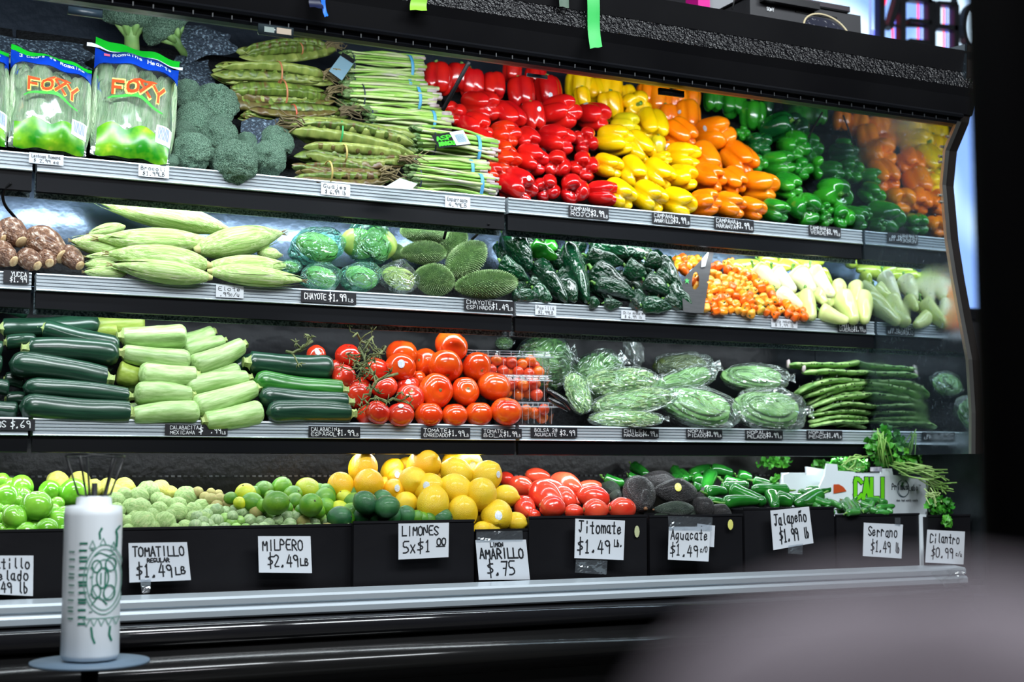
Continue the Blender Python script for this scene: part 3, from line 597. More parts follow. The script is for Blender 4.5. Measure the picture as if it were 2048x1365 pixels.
put('barcode', mesh('barcode', V, Fs, pm('barcode_blue', srgb(90, 130, 150)), False), None, e)
flat_card('price_card', [c2(1240, 1105), c2(1350, 1140), c2(1310, 1178), c2(1140, 1165)], .05, pm('grey_card', (.35, .4, .38), rough=.5), 'grey-green folded card lying on the rail below the asparagus', 'card')
# ------------------------------------------------------------------ guaje pods
POD = [pm('guaje_pod_green', srgb(112, 132, 52), srgb(76, 98, 38), rough=.38, scale=3, var=.15, c3=srgb(92, 66, 34), c3t=.6, stretch=(1, 1, 8)),
       pm('guaje_pod_pale', srgb(140, 150, 76), srgb(104, 122, 54), rough=.38, scale=3, var=.12, stretch=(1, 1, 5), c3=srgb(120, 92, 60), c3t=.7),
       pm('guaje_pod_brown', srgb(88, 66, 42), srgb(104, 98, 48), rough=.35, scale=3, var=.15, stretch=(1, 1, 5), c3=srgb(80, 52, 34), c3t=.66)]
def pod_shape(i):
    cv = random.uniform(-.05, .05); tw = random.uniform(-.6, .6); nb = random.randint(15, 19); w = .055
    vs, fs = [], []; n = 54
    for k in range(n+1):
        t = k/n; hw = w*min(1, (t/.12)**.6, ((1-t)/.10)**.7)+.002; a = tw*(t-.5); x0 = cv*math.sin(math.pi*t)*1.5
        bu = .016*max(0, math.sin(math.pi*nb*t))**.7*min(1, 8*t, 8*(1-t))
        row = [(-1, 0), (-.45, .005+bu*.8), (0, .006+bu*1.3), (.45, .005+bu*.8), (1, 0), (.45, -.005-bu*.8), (0, -.006-bu*1.3), (-.45, -.005-bu*.8)]
        for x, y in row:
            xx, yy = x*hw, y*min(1, hw/w)
            vs.append((x0+xx*math.cos(a)-yy*math.sin(a), xx*math.sin(a)+yy*math.cos(a), .5-t))
    for k in range(n):
        for i2 in range(8): fs.append((k*8+i2, k*8+(i2+1) % 8, k*8+8+(i2+1) % 8, k*8+8+i2))
    fs += [tuple(range(8))[::-1], tuple(range(n*8, n*8+8))]
    return vs, fs
PODS = [[mesh('pod', *s, m) for s in [pod_shape(i) for i in range(4)]] for m in POD]
TWIG = pm('dry_twig', srgb(96, 84, 58), srgb(126, 112, 76), rough=.8)
def guaje(p1, p2, w, n, label, mats, bandc, off=.01, bt=.0, deep=.8):
    """p1 stalk end, p2 pod tips"""
    A = at_heap(*p1, HEAP[1], off); B = at_heap(*p2, HEAP[1], off); c = (A+B)/2; ax = A-B; L = ax.length; R = w*mpp(c)/2
    e = empty('guaje_pod_bundle', c, label, 'pod bundle', 'guaje pod bundles on the top shelf'); EM = e.matrix_basis
    FR = frame(c, ax, camvec(0, 1, 0))
    for k in range(n):
        x = (R*(-1+2*(k+.5)/n)) if k < n*.75 else random.uniform(-.7, .7)*R; y = random.uniform(-.5, .2)*R*deep-(.3*R if k < n*.75 else .6*R)
        P1 = FR @ Vector((x*.75+random.uniform(-.1, .1)*R, y, L*.5*random.uniform(.7, 1))); P2 = FR @ Vector((x*1.15+random.uniform(-.15, .15)*R, y+random.uniform(-.3, .3)*R, -L*.5*random.uniform(.8, 1.04)))
        z = P1-P2; ln = z.length
        up = FR.to_3x3() @ Vector((math.cos(random.uniform(-.75, .75)), math.sin(random.uniform(-.9, .9)), 0))
        put('pod', PODS[mats[k % len(mats)]][k % 4], frame((P1+P2)/2, z, up, (ln*.9, ln*.9, ln)), e, EM)
    V = []
    for k in range(16):
        a = random.uniform(0, 6.28); p0 = Vector((R*.5*math.cos(a), R*.5*math.sin(a), L*.36)); q1 = Vector((R*random.uniform(-1, 1), R*random.uniform(-.9, .6), L*random.uniform(.44, .56)))
        q2 = q1+Vector((random.uniform(-.02, .02), random.uniform(-.02, .01), random.uniform(-.01, .03)))
        V.append(tube([FR @ p0, FR @ ((p0+q1)/2+Vector((.006, -.006, 0))), FR @ q1, FR @ q2], [.0018, .0016, .0013, .0008], 5))
    put('stalk_tangle', mesh('stalk_tangle', *merge(V), TWIG), Matrix.Identity(4), e, EM, kind='stuff')
    band(e, EM, FR, L*bt, R*1.18, R*1.15, bandc, wd=.0035)
    return e
ORB = pm('orange_rubber_band', srgb(190, 120, 80), rough=.5); GRB = pm('green_rubber_band', srgb(40, 150, 80), rough=.5); TNB = pm('tan_rubber_band', srgb(190, 165, 95), rough=.5)
guaje(c2(860, 285), c2(240, 330), 20, 6, 'few long green guaje pods at the back under the canopy lip', [0, 1], ORB, .0, .1, .5)
guaje(c2(860, 480), c2(90, 430), 40, 10, 'pale green guaje pod bundle with an orange band, highest full bundle', [1, 0, 1], ORB, .03, .0)
guaje(c2(880, 590), c2(150, 570), 46, 12, 'greenish brown guaje pod bundle with an orange band behind the broccoli', [0, 1, 2, 0], ORB, .015, -.02)
guaje(c2(960, 700), c2(250, 700), 28, 9, 'browned thin guaje pod bundle with a red band in the middle', [2, 0, 1], pm('red_rubber_band', srgb(190, 80, 60)), .02, -.05)
guaje(c2(540, 780), c2(1330, 900), 44, 10, 'yellow-green guaje pod bundle with a green band, stalks pointing to the broccoli', [1, 1, 0], GRB, .045, .10)
guaje(c2(1330, 990), c2(590, 930), 30, 7, 'olive guaje pod bundle lying below the green-banded one', [0, 1, 2], TNB, .035, -.1)
guaje(c2(1200, 1090), c2(570, 1060), 38, 11, 'dry brown guaje pod bundle with a tan band, resting on the rail', [2, 0, 2], TNB, .02, -.15)
# ------------------------------------------------------------------ broccoli
BRO = pm('broccoli_floret', srgb(62, 112, 84), srgb(176, 220, 190), rough=.75, scale=42, var=.1, bump=1.6, bscale=60, bdetail=2, contrast=(.36, .62), detail=4)
BRS = pm('broccoli_stalk', srgb(150, 190, 110), srgb(120, 165, 90), rough=.5, scale=4)
def bro_shape(i):
    cs = []
    for k in range(26):
        z = 1-1.25*(k+.5)/26; a = 2.4*k+i; r = math.sqrt(max(0, 1-z*z)); cs.append((Vector((r*math.cos(a), r*math.sin(a), z)).normalized(), random.uniform(.85, 1.05)))
    rr = random.Random(i)
    def f(th, t):
        th += rr.uniform(-.02, .02); t = min(1, max(0, t+rr.uniform(-.006, .006))) if 0 < t < 1 else t
        ph = math.pi*t; d = Vector((math.sin(ph)*math.cos(th), math.sin(ph)*math.sin(th), math.cos(ph)))
        b = max((d.dot(c)-.86)*7*a for c, a in cs); b = max(-.25, min(1, b))
        r = .40+.10*b+rr.uniform(-.017, .017); p = d*r; p.z *= .85
        if p.z < -.12: p.z = -.12+(p.z+.12)*.35; p.x *= .85; p.y *= .85
        return p
    return grid_blob(90, 52, f)
def bstalk(i):
    v = [tube([(0, 0, -.05), (.02, 0, -.35), (.03, 0, -.62)], [.22, .13, .14], 10)]
    for k in range(7):
        a = k*.9; v.append(tube([(.02, 0, -.42), (.16*math.cos(a), .16*math.sin(a), -.2), (.28*math.cos(a), .28*math.sin(a), -.02)], [.05, .06, .09], 7))
    return merge(v)
BROM = [mesh('broccoli', *bro_shape(i), BRO) for i in range(4)]; BSTM = [mesh('stalk', *bstalk(i), BRS) for i in range(1)]
bro = [(345, 165, 200, 'behind the bags'), (1460, 730, 300, 'large crown beside the guaje pods'), (1270, 650, 200, 'behind, tinged yellow, beside the plastic bag'), (1320, 830, 250, 'in the middle of the pile by the bag'), (1250, 905, 150, 'small crown pressed against the bag'),
       (1490, 940, 250, 'central crown of the pile'), (1310, 1050, 270, 'large crown at the front beside the bag'), (1500, 1090, 160, 'low crown between two front crowns'), (1160, 1110, 110, 'tiny crown under the bag corner'),
       (1510, 850, 130, 'small yellow-edged crown'), (1680, 970, 130, 'small crown with a pale stalk showing')]
for i, (a, b_, w, lb) in enumerate(bro[1:]):
    u, v = a/3.4115, b_/3.4115; p = at_heap(u, v, HEAP[1], .012); r = w/3.4115*mpp(p)*1.16
    d = camvec(random.uniform(-.3, .3), random.uniform(.1, .5), .8)
    o = put('broccoli', BROM[i % 4], frame(p, d, camvec(1, random.uniform(-1, 1), 0), (r,)*3), label='blue-green broccoli %s' % lb, cat='broccoli', group='broccoli crowns on the top shelf'); put('stalk', BSTM[0], None, o)
for (a, b_, w, d, lb) in [(215, 1010, 270, (0, .2, .9), 'broad crown at the front, left of the rightmost'), (420, 990, 215, (.2, .2, .9), 'rightmost front crown on the rail'), (480, 880, 200, (.6, .6, .5), 'rightmost crown with a thin stalk'), (35, 960, 120, (0, 0, 1), 'small crown low at the front')]:
    u, v = c2(a, b_); p = at_heap(u, v, HEAP[1], .02); r = w/3.1017*mpp(p)*1.12
    o = put('broccoli', BROM[int(a) % 4], frame(p, camvec(*d), camvec(1, .3, 0), (r,)*3), label='blue-green broccoli %s' % lb, cat='broccoli', group='broccoli crowns on the top shelf'); put('stalk', BSTM[0], None, o)
for (u, v, w, d, lb) in [(262, 22, 90, (.05, 1, .1), 'upper head standing on its stalk under the canopy'), (335, 42, 85, (-.55, .75, .2), 'upper head tipped over, stalk pointing right')]:
    p = at_heap(u, v+14, HEAP[1], .0); r = w*mpp(p)*1.25
    o = put('broccoli', BROM[1], frame(p, camvec(*d), camvec(1, .3, 0), (r,)*3), label='broccoli %s' % lb, cat='broccoli', group='broccoli crowns on the top shelf'); put('stalk', BSTM[0], None, o)
# bare pale stalks seen between crowns
# black mesh cushions behind the broccoli
MESHM = pm('speckled_black_mesh', srgb(36, 48, 62), srgb(120, 140, 155), rough=.7, scale=190, detail=1, var=0, contrast=(.52, .7), bump=.4, bscale=150)
def liner(cor, off, seed, lb, amp=.012):
    """bunched sheet of mesh liner draped on the deck between four pixel corners"""
    P = [at_heap(u, v, HEAP[1], off) for u, v in cor]; o = P[0].copy(); n = 26; rr = random.Random(seed); vs, fs = [], []; nn = Vector((0, -.7, .7))
    D = [(rr.uniform(3, 12), rr.uniform(-9, 9), rr.uniform(0, 6), rr.uniform(.3, 1)) for _ in range(6)]
    for j in range(n+1):
        for i_ in range(n+1):
            s_, t = i_/n, j/n; s2 = s_+.05*math.sin(9*t+seed); t2 = t+.06*math.sin(8*s_+seed)
            h = sum(a*abs(math.sin(f*s_+g*t+p)) for f, g, p, a in D)/3-.5; e_ = min(1, 5*s_, 5*(1-s_), 5*t, 5*(1-t))
            vs.append((P[0]*(1-s2)*(1-t2)+P[1]*s2*(1-t2)+P[3]*(1-s2)*t2+P[2]*s2*t2)-o+nn*(amp*h*e_*1.6))
    for j in range(n):
        for i_ in range(n): k = j*(n+1)+i_; fs.append((k, k+1, k+n+2, k+n+1))
    m = len(vs); vs += [v-nn*.0012 for v in vs]; fs += [tuple(m+x for x in reversed(f)) for f in fs]
    put('mesh_liner', mesh('mesh_liner', vs, fs, MESHM), Matrix.Translation(o), label=lb, cat='liner', group='mesh liners on the top shelf')
liner([(362, 44), (455, 66), (474, 102), (372, 122)], .01, 1, 'speckled mesh liner bunched up behind the broccoli, near the canopy')
liner([(478, 240), (556, 236), (566, 300), (500, 306)], .015, 2, 'black mesh liner lump between broccoli and guaje pods')
liner([(352, 112), (418, 124), (436, 190), (350, 176)], -.005, 3, 'smooth grey liner fold above the broccoli crowns', .006)
liner([(-60, 62), (176, 92), (182, 140), (-60, 120)], -.02, 4, 'flat grey liner strip behind the romaine bags', .004)
# ------------------------------------------------------------------ romaine bags
LETT = pm('romaine_leaf', srgb(160, 204, 148), srgb(206, 230, 188), rough=.45, scale=4, var=.05, stretch=(1.4, 1.4, 1.0), bump=1.2, bscale=12, c3=srgb(226, 236, 210), c3t=.62)
FILMR = film('romaine_film', (.98, 1, .99), .05, 6, 1.0, .16, (.85, .97, .94), 3.2)
BLUEP = pm('blue_header_print', srgb(18, 70, 196), srgb(14, 60, 180), rough=.25, var=0, scale=2); GRNP = pm('green_zip_print', srgb(20, 170, 40), rough=.3, var=0)
FOOT = pm('green_footer_print', srgb(30, 130, 20), srgb(120, 180, 30), rough=.25, scale=26, var=0, contrast=(.42, .58), c3=srgb(200, 210, 60), c3t=.7)
WHT = pm('white_print', srgb(226, 238, 244), rough=.4, var=0); ORP = pm('orange_red_print', srgb(216, 74, 36), rough=.4, var=0); YLP = pm('yellow_outline_print', srgb(250, 226, 120), rough=.4, var=0); PNK = pm('pink_print', srgb(240, 110, 150), var=0)
GLN = pm('green_swoosh_print', srgb(70, 170, 70), rough=.35, var=0); BLB = pm('blue_barcode_print', srgb(60, 110, 180), rough=.4, var=0)
def patch(fn, s0, s1, t0, t1, off, ns=14, nt=6, top=None, bot=None):
    vs, fs = [], []
    for j in range(nt+1):
        for i in range(ns+1):
            s = s0+(s1-s0)*i/ns; a = t0 if not bot else bot(s); b = t1 if not top else top(s); vs.append(fn(s, a+(b-a)*j/nt, off))
    for j in range(nt):
        for i in range(ns): k = j*(ns+1)+i; fs.append((k, k+1, k+ns+2, k+ns+1))
    return vs, fs
def romaine(cor, head, zipup, label, seed):
    rr = random.Random(seed); P = [at_heap(u, v, HEAP[1], o) for (u, v), o in zip(cor, (.055, .055, .02, .02))]; o = P[3].copy()
    TL, TR, BR, BL = P; nrm = (TR-TL).cross(BL-TL).normalized(); nrm = -nrm if nrm.y > 0 else nrm
    def base(s, t): return (BL*(1-s)*(1-t)+BR*s*(1-t)+TL*(1-s)*t+TR*s*t)-o
    def fn(s, t, off=0):
        ss, tt = min(1, max(0, s)), min(1, max(0, t))
        b = .040*(max(0, math.sin(math.pi*ss))**.45)*(max(0, math.sin(math.pi*min(1, tt*1.0)))**.5)+.0025*math.sin(17*s+5*t+seed)+.0025*math.sin(13*t-9*s)
        return base(s, t)+nrm*(b+off)
    M = Matrix.Translation(o)
    vs, fs = patch(fn, 0, 1, 0, 1, 0, 22, 26); n = len(vs)
    bv, bf = patch(lambda s, t, off: base(s, t)-nrm*(.004+.02*math.sin(math.pi*s)*math.sin(math.pi*t)), 0, 1, 0, 1, 0, 22, 26)
    e = put('romaine_bag', mesh('romaine_bag', *merge([(vs, fs), (bv, bf)]), FILMR), M, label=label, cat='salad bag', group='romaine bags on the top shelf')
    put('blue_header', mesh('blue_header', *patch(fn, .0, 1.0, .80, 1.0, .0012, 22, 6, bot=lambda s: .80+.015*math.sin(6*s+seed)), BLUEP), None, e)
    z0, z1 = (1.0, 1.06)
    vs, fs = patch(fn, 0, 1, 0, 0, .002, 22, 3, bot=lambda s: 1.0+zipup*.02, top=lambda s: 1.05+zipup*.05+.01*math.sin(5*s))
    put('zip_strip', mesh('zip_strip', vs, fs, GRNP), None, e)
    if zipup: put('clear_zip', mesh('clear_zip', *patch(fn, -.10, 1.04, .985, 1.02, .004, 22, 2), WHT), None, e)
    put('leaf_print', mesh('leaf_print', *patch(fn, .06, .97, .0, .2, .0010, 30, 6, top=lambda s: .17+.035*abs(math.sin(8*s+seed))-.12*max(0, s-.75)), FOOT), None, e)
    F2 = lambda off: (lambda x, y: fn(x, y, off))
    lettering('header_text', [(head, .10, .885, .82, .055, .0095)], F2(.0022), WHT, e)
    # brand word in thick strokes with a pale outline, a running animal shape above, green swoosh below
    tx = 'FOXY'
    put('swoosh', mesh('swoosh', *patch(fn, .16, .84, 0, 0, .0011, 16, 2, bot=lambda s: .415+.035*math.sin((s-.16)*4.6)-.07*(s-.16), top=lambda s: .43+.055*math.sin((s-.16)*4.6)-.07*(s-.16)), GLN), None, e)
    lettering('logo_outline', [(tx, .22, .475, .64, .12, .044)], F2(.0018), YLP, e); lettering('logo_word', [(tx, .22, .475, .64, .12, .030)], F2(.0026), ORP, e)
    fox = [(.44, .615), (.52, .635), (.60, .63), (.68, .645), (.74, .635), (.72, .62), (.67, .612), (.71, .59), (.66, .60), (.60, .605), (.55, .585), (.54, .605), (.48, .60)]
    put('logo_animal', mesh('logo_animal', [fn(x, y, .0024) for x, y in fox], [tuple(range(len(fox)))], ORP, False), None, e)
    put('barcode_patch', mesh('barcode_patch', *patch(fn, .78, .98, .12, .26, .0018, 4, 4), WHT), None, e)
    put('barcode', mesh('barcode', *merge([patch(fn, .81+.018*k, .819+.018*k, .15, .245, .0024, 1, 3) for k in range(8)]), BLB), None, e)
    if 'Hearts' in head: put('pink_heart', mesh('pink_heart', *patch(fn, .10, .17, .89, .93, .003, 3, 2), PNK), None, e)
    # romaine hearts standing inside
    for k in range(4):
        s = .14+.24*k; A = o+fn(s, .84, -.016); B = o+fn(s, .06, -.016); c = (A+B)/2; ax = A-B; wd = (TR-TL).length*.30
        vf = grid_blob(28, 24, lambda th, t: (.5*(math.sin(math.pi*t)**.35)*(1+.10*abs(math.sin(3.5*th+3*t))+.03*math.sin(24*t+5*th))*math.cos(th), .5*math.sin(math.pi*t)**.35*(1+.10*abs(math.sin(3.5*th+3*t)))*math.sin(th), .5*math.cos(math.pi*t)+.015*math.sin(5*th)))
        me = MESHES.get('rheart') or MESHES.setdefault('rheart', mesh('romaine_heart', *vf, LETT))
        put('romaine_heart', me, frame(c, ax, nrm, (.038, wd, ax.length)) @ Matrix.Rotation(0, 4, 'Z'), label='romaine heart inside the %s, %s from the left' % ({1: 'cut-off bag at the frame edge', 2: 'bag with the French header', 3: 'bag with the upright zip'}[seed], ORD[k]), cat='romaine', group='romaine hearts in the bags')
romaine([(-130, 92), (18, 112), (14, 292), (-120, 275)], 'Romaine', 0, 'romaine hearts bag cut by the frame edge, leftmost on the top shelf', 1)
romaine([(22, 102), (184, 146), (172, 312), (16, 290)], '3 Cœurs de Romaine', 0, 'bag of romaine hearts whose blue header reads 3 Coeurs de Romaine', 2)
romaine([(190, 98), (358, 140), (338, 330), (180, 306)], '  Romaine Hearts', 1, 'bag of romaine hearts with raised green zip, beside the broccoli', 3)
# hanging cords and bars between shelf bays
def cord(name, pts, r, label, mat=BLACKM):
    P = [Vector(p) for p in pts]; Q = []
    for i in range(len(P)-1):
        p0, p1, p2, p3 = P[max(0, i-1)], P[i], P[i+1], P[min(len(P)-1, i+2)]
        for k in range(6):
            t = k/6; Q.append(.5*((2*p1)+(p2-p0)*t+(2*p0-5*p1+4*p2-p3)*t*t+(3*p1-p0-3*p2+p3)*t**3))
    Q.append(P[-1]); o = Q[0].copy()
    return put(name, mesh(name, *tube([p-o for p in Q], r, 8), mat), Matrix.Translation(o), label=label, cat='cord' if 'cord' in name else 'bar')
cord('divider_bar', [at_y(938, 124, 2.44), at_y(912, 172, 2.46), at_y(886, 220, 2.50)], .0042, 'flat black divider bar slanting between asparagus and red peppers')
cord('divider_bar', [at_y(1645, 225, 2.66), at_y(1630, 250, 2.665), at_y(1617, 276, 2.67)], .0022, 'thin black bar slanting down behind the dark green peppers')
cord('power_cord', [at_y(22, 366, 2.56), at_y(6, 385, 2.57), at_y(10, 410, 2.6), at_y(30, 435, 2.63), at_y(52, 462, 2.66)], .0028, 'black power cord looping down at the yucca roots')
cord('divider_bar', [at_y(905, 432, 2.58), at_y(895, 452, 2.60), at_y(888, 478, 2.62)], .003, 'short black bar beside the topmost spiny chayote')
cord('divider_bar', [at_y(978, 448, 2.56), at_y(960, 464, 2.60), at_y(943, 480, 2.64)], .0026, 'black bar slanting between spiny chayotes and poblano peppers')
# probe label clipped to the canopy lip
pl = put('thermometer_holder', mesh('thermometer_holder', *box(-.030, .030, 0, .004, -.009, .009), pm('dark_clear_holder', (.02, .03, .035), rough=.15, coat=.5)), Matrix.Translation(at_y(552, 62, 2.236)) @ Matrix.Rotation(0, 4, 'Y'), label='small dark holder with two paper strips clipped on the canopy lip', cat='holder')
put('paper_strip', mesh('paper_strip', *box(-.020, -.003, -.0008, 0, -.004, .005), pm('grey_strip', srgb(130, 145, 140), rough=.6), False), None, pl)
put('paper_strip', mesh('paper_strip', *box(.001, .026, -.0008, 0, -.004, .006), pm('tan_strip', srgb(165, 150, 132), rough=.6), False), None, pl)
for u, v, w, lb in ((1075, 152, .042, 'pale blue clip strip hanging under the canopy above red peppers'),):
    put('clip', mesh('clip', *box(-w/2, w/2, 0, .003, -.003, .003), pm('pale_blue_plastic', srgb(110, 150, 175), rough=.35)), Matrix.Translation(at_y(u, v, 2.30)), label=lb, cat='clip')
put('clip', mesh('clip', *box(-.028, .028, 0, .006, -.005, .007), BLACKP), Matrix.Translation(at_y(1344, 186, 2.27)), label='black bracket hanging from the lip above the orange peppers', cat='clip')
put('clip', mesh('clip', *box(-.026, .026, 0, .006, -.006, .006), pm('slate_plastic', srgb(40, 55, 66), rough=.35)), Matrix.Translation(at_y(171, 24, 2.25)), label='slate grey bracket under the canopy lip above the romaine bags', cat='clip')
# ================================================================== row two
H2 = HEAP[2]
def c6(a, b): return (a/3.413, 360+b/3.413)
def c7(a, b): return (500+a/3.657, 420+b/3.657)
def c8(a, b): return (980+a/4.452, 440+b/4.452)
def c9(a, b): return (1330+a/3.25, 470+b/3.25)
# yucca roots
YUC = pm('yucca_bark', srgb(84, 50, 32), srgb(132, 94, 68), rough=.42, scale=7, var=.1, bump=.5, bscale=18, c3=srgb(205, 190, 176), c3t=.60, coat=.2)
YEND = pm('yucca_cut_end', srgb(206, 184, 140), srgb(168, 134, 92), rough=.6, scale=6)
def yuc(i): return sausage(lambda t: .5*math.sin(math.pi*(.03+.94*t))**.5*(1-.25*t), 22, 20, .03, 1, 0, 8, .035, i)
YM = [mesh('yucca_root', *yuc(i), YUC) for i in range(3)]; YE = mesh('cut_end', *tube([(0, 0, -.47), (0, 0, -.497)], [.20, .17], 12), YEND)
for i, (a, b, w, lb) in enumerate([((20, 310), (150, 430), 170, 'behind at the cord, thick brown'), ((-110, 330), (30, 410), 130, 'cut off by the frame, upper'), ((190, 370), (430, 530), 200, 'largest, pale cut patch toward the corn'),
                                   ((-60, 470), (100, 560), 150, 'front with a pale yellow cut end'), ((140, 510), (260, 590), 130, 'small round-ended, centre front'), ((420, 480), (550, 590), 130, 'rightmost beside the corn with a hollow cut end'), ((300, 520), (340, 570), 120, 'dark, wedged under the largest')]):
    axis_item('yucca_root', YM[i % 3], H2, c6(*a), c6(*b), w/3.413*1.32, 'waxed yucca root, %s' % lb, 'yucca', 'yucca roots on the middle shelf', off=(.0, .012), stem=YE)
# ears of corn in the husk
HUSK = pm('corn_husk', srgb(140, 184, 84), srgb(190, 214, 140), rough=.45, scale=2.5, var=.06, stretch=(9, 9, .7), bump=.35, bscale=8, c3=srgb(222, 232, 190), c3t=.62, sss=.05)
HUSK2 = pm('corn_husk_tip', srgb(180, 200, 120), srgb(190, 180, 120), rough=.6, scale=6, var=.1)
def corn(i):
    rr = random.Random(i); a = rr.uniform(.2, .5)
    def prof(t): return .5*(math.sin(math.pi*min(1, t*.98+.02))**.62)*(1-.25*t)*(1 if t < .75 else 1-.5*(t-.75)/.25) + (.03 if .02 < t < .98 else 0)
    return sausage(prof, 30, 26, rr.uniform(-.05, .05), .95, .03, 9, .02, i)
CM_ = [mesh('ear_of_corn', *corn(i), HUSK) for i in range(3)]
def leaf(i):
    vs, fs = [], []; n = 18; a0 = i*1.3
    for k in range(n+1):
        t = .02+.96*k/n; R = .515*(math.sin(math.pi*t)**.62)*(1-.25*t)+.02; hw = 1.0*math.sin(math.pi*min(1, t+.12))**.5*.9+.05
        for j in range(5):
            th = a0+hw*(j-2)/2*.8+.4*t; r2 = R+(.012 if j in (0, 4) else .02)+(.06*max(0, t-.8)/.2)
            vs.append((r2*math.cos(th), r2*math.sin(th)*.95, .5-t))
    for k in range(n):
        for j in range(4): fs.append((k*5+j, k*5+j+1, k*5+6+j, k*5+5+j))
    return vs, fs
LEAVES = [mesh('husk_leaf', *leaf(i), HUSK) for i in range(5)]
SILK = mesh('silk', *merge([tube([(.02*math.cos(a), .02*math.sin(a), -.44), (.06*math.cos(a), .06*math.sin(a), -.50), (.10*math.cos(a+.5), .10*math.sin(a+.5), -.54)], [.02, .012, .006], 4) for a in [k*.9 for k in range(7)]]), pm('corn_silk', srgb(170, 160, 100), srgb(110, 86, 50), rough=.7))
BUTTC = mesh('stub', *tube([(0, 0, .44), (0, 0, .50), (0, 0, .515)], [.20, .12, .10], 9), HUSK2)
corns = [((850, 320), (600, 372), 80, 'small, behind the pile', -.01), ((1540, 335), (630, 125), 160, 'topmost, long tip pointing up', .012), ((1420, 425), (650, 400), 150, 'second from the top, tip by the yucca side', .02), ((870, 480), (480, 415), 120, 'yellowed, brown-flecked tip', .0),
         ((1430, 585), (725, 500), 160, 'middle left, twisted ragged right end', .03), ((900, 535), (580, 525), 70, 'slim, wedged in the middle left', .0), ((800, 590), (575, 575), 80, 'stubby, left edge near the rail', .01), ((860, 640), (570, 628), 80, 'low, left corner at the rail', .01),
         ((1440, 668), (750, 580), 125, 'bottom left, lying on the rail', .03), ((1335, 480), (1935, 362), 175, 'plump upper right, tip pointing at the green bags', .02), ((1760, 500), (1925, 515), 80, 'hidden behind the right stack', .0), ((1425, 590), (1965, 585), 130, 'middle right', .02), ((1425, 625), (2075, 690), 115, 'lowest right, tip under the chayote bag', .03)]
for i, (a, b, w, lb, of) in enumerate(corns):
    o = axis_item('ear_of_corn', CM_[i % 3], H2, c6(*a), c6(*b), w/3.413*1.28, 'ear of corn in pale green husk, %s' % lb, 'corn', 'ears of corn on the middle shelf', off=(of, of), stem=None, roll=random.uniform(0, 6))
    for k in range(3): put('husk_leaf', LEAVES[(i+k*2) % 5], None, o)
    put('silk', SILK, None, o); put('stub', BUTTC, None, o)
# chayotes in thin bags
CHY = pm('chayote_skin', srgb(150, 190, 80), srgb(180, 206, 110), rough=.35, scale=3, var=.08, sss=.05)
def chay(i):
    def f(th, t):
        ph = math.pi*t; s = math.sin(ph); w = .36+.14*t; gr = 1-.09*abs(math.cos(2.5*th+i))**6*(1 if t > .4 else .5)
        return (w*s**.8*gr*math.cos(th), w*.85*s**.8*gr*math.sin(th), .5*math.cos(ph)+(.10*(1-abs(math.cos(th)))*(t > .9)))
    return grid_blob(28, 20, f)
CHM = [mesh('chayote', *chay(i), CHY) for i in range(3)]
def crumple(i, amp=.14, tail=True):
    rr = random.Random(i); D = [(Vector((rr.gauss(0, 1), rr.gauss(0, 1), rr.gauss(0, 1))).normalized(), rr.uniform(.4, 1)) for _ in range(34)]
    def f(th, t):
        ph = math.pi*t; d = Vector((math.sin(ph)*math.cos(th), math.sin(ph)*math.sin(th), math.cos(ph)))
        b = max(abs(d.dot(c))**14*a for c, a in D); c2_ = sum(math.sin(7*d.dot(c)*a+i) for c, a in D[:6])/6
        r = .46*(1+amp*(b-.5))+.02*c2_
        if tail: r += .10*max(0, d.dot(D[0][0])-.8)/.2*(1+.4*math.sin(9*th))
        return d*r
    return grid_blob(44, 30, f)
GBAG = film('thin_green_bag', (.62, .97, .85), .08, 4.5, 1.0, .15, (.10, .66, .46), 1.6); CBAG = film('clear_produce_bag', (.97, .99, .98), .03, 7, 1.0, .12, (.75, .85, .88), 1.6)
for i, (a, b, w, h, m, roll, lb, n) in enumerate([(490, 268, 440, 300, GBAG, .2, 'large teal bag, upper left, knotted corner up', 1), (868, 245, 400, 330, GBAG, -.5, 'teal bag, upper right with glossy pleats', 2), (300, 415, 170, 110, GBAG, 0, 'small teal bag squeezed by the corn', 1),
                                     (518, 488, 330, 215, GBAG, .1, 'teal bag, lower left on the rail', 1), (815, 492, 320, 230, GBAG, .3, 'teal bag, lower middle', 1), (1085, 500, 350, 240, CBAG, -.3, 'clear bag beside the spiny chayotes', 1)]):
    u, v = c7(a, b); p = at_heap(u, v, H2, .015); k = mpp(p)/3.657
    mt = 'teal' if m is GBAG else 'clear'
    M = frame(p, camvec(math.sin(roll), .25, 1), camvec(math.cos(roll), math.sin(roll), 0), (w*k*1.03, h*k*1.03, max(w, h)*k*.75))
    put('produce_bag', mesh('produce_bag', *crumple(i+3, .16), m), M, label='chayote bag: %s' % lb, cat='produce bag', group='bagged chayotes on the middle shelf')
    for q_ in range(n):
        dx = (q_-(n-1)/2)*w*k*.4
        put('chayote', CHM[i % 3], frame(p+RT*dx, camvec(-.8, .3+q_*.6, .45), camvec(0, 1, .3), (h*k*.80, h*k*.80, min(w, h*1.35)*k*.80/n**.3)), label='%s pale chayote inside the %s' % (['first', 'second'][q_], lb.replace(',', '')), cat='chayote', group='chayotes inside the bags')
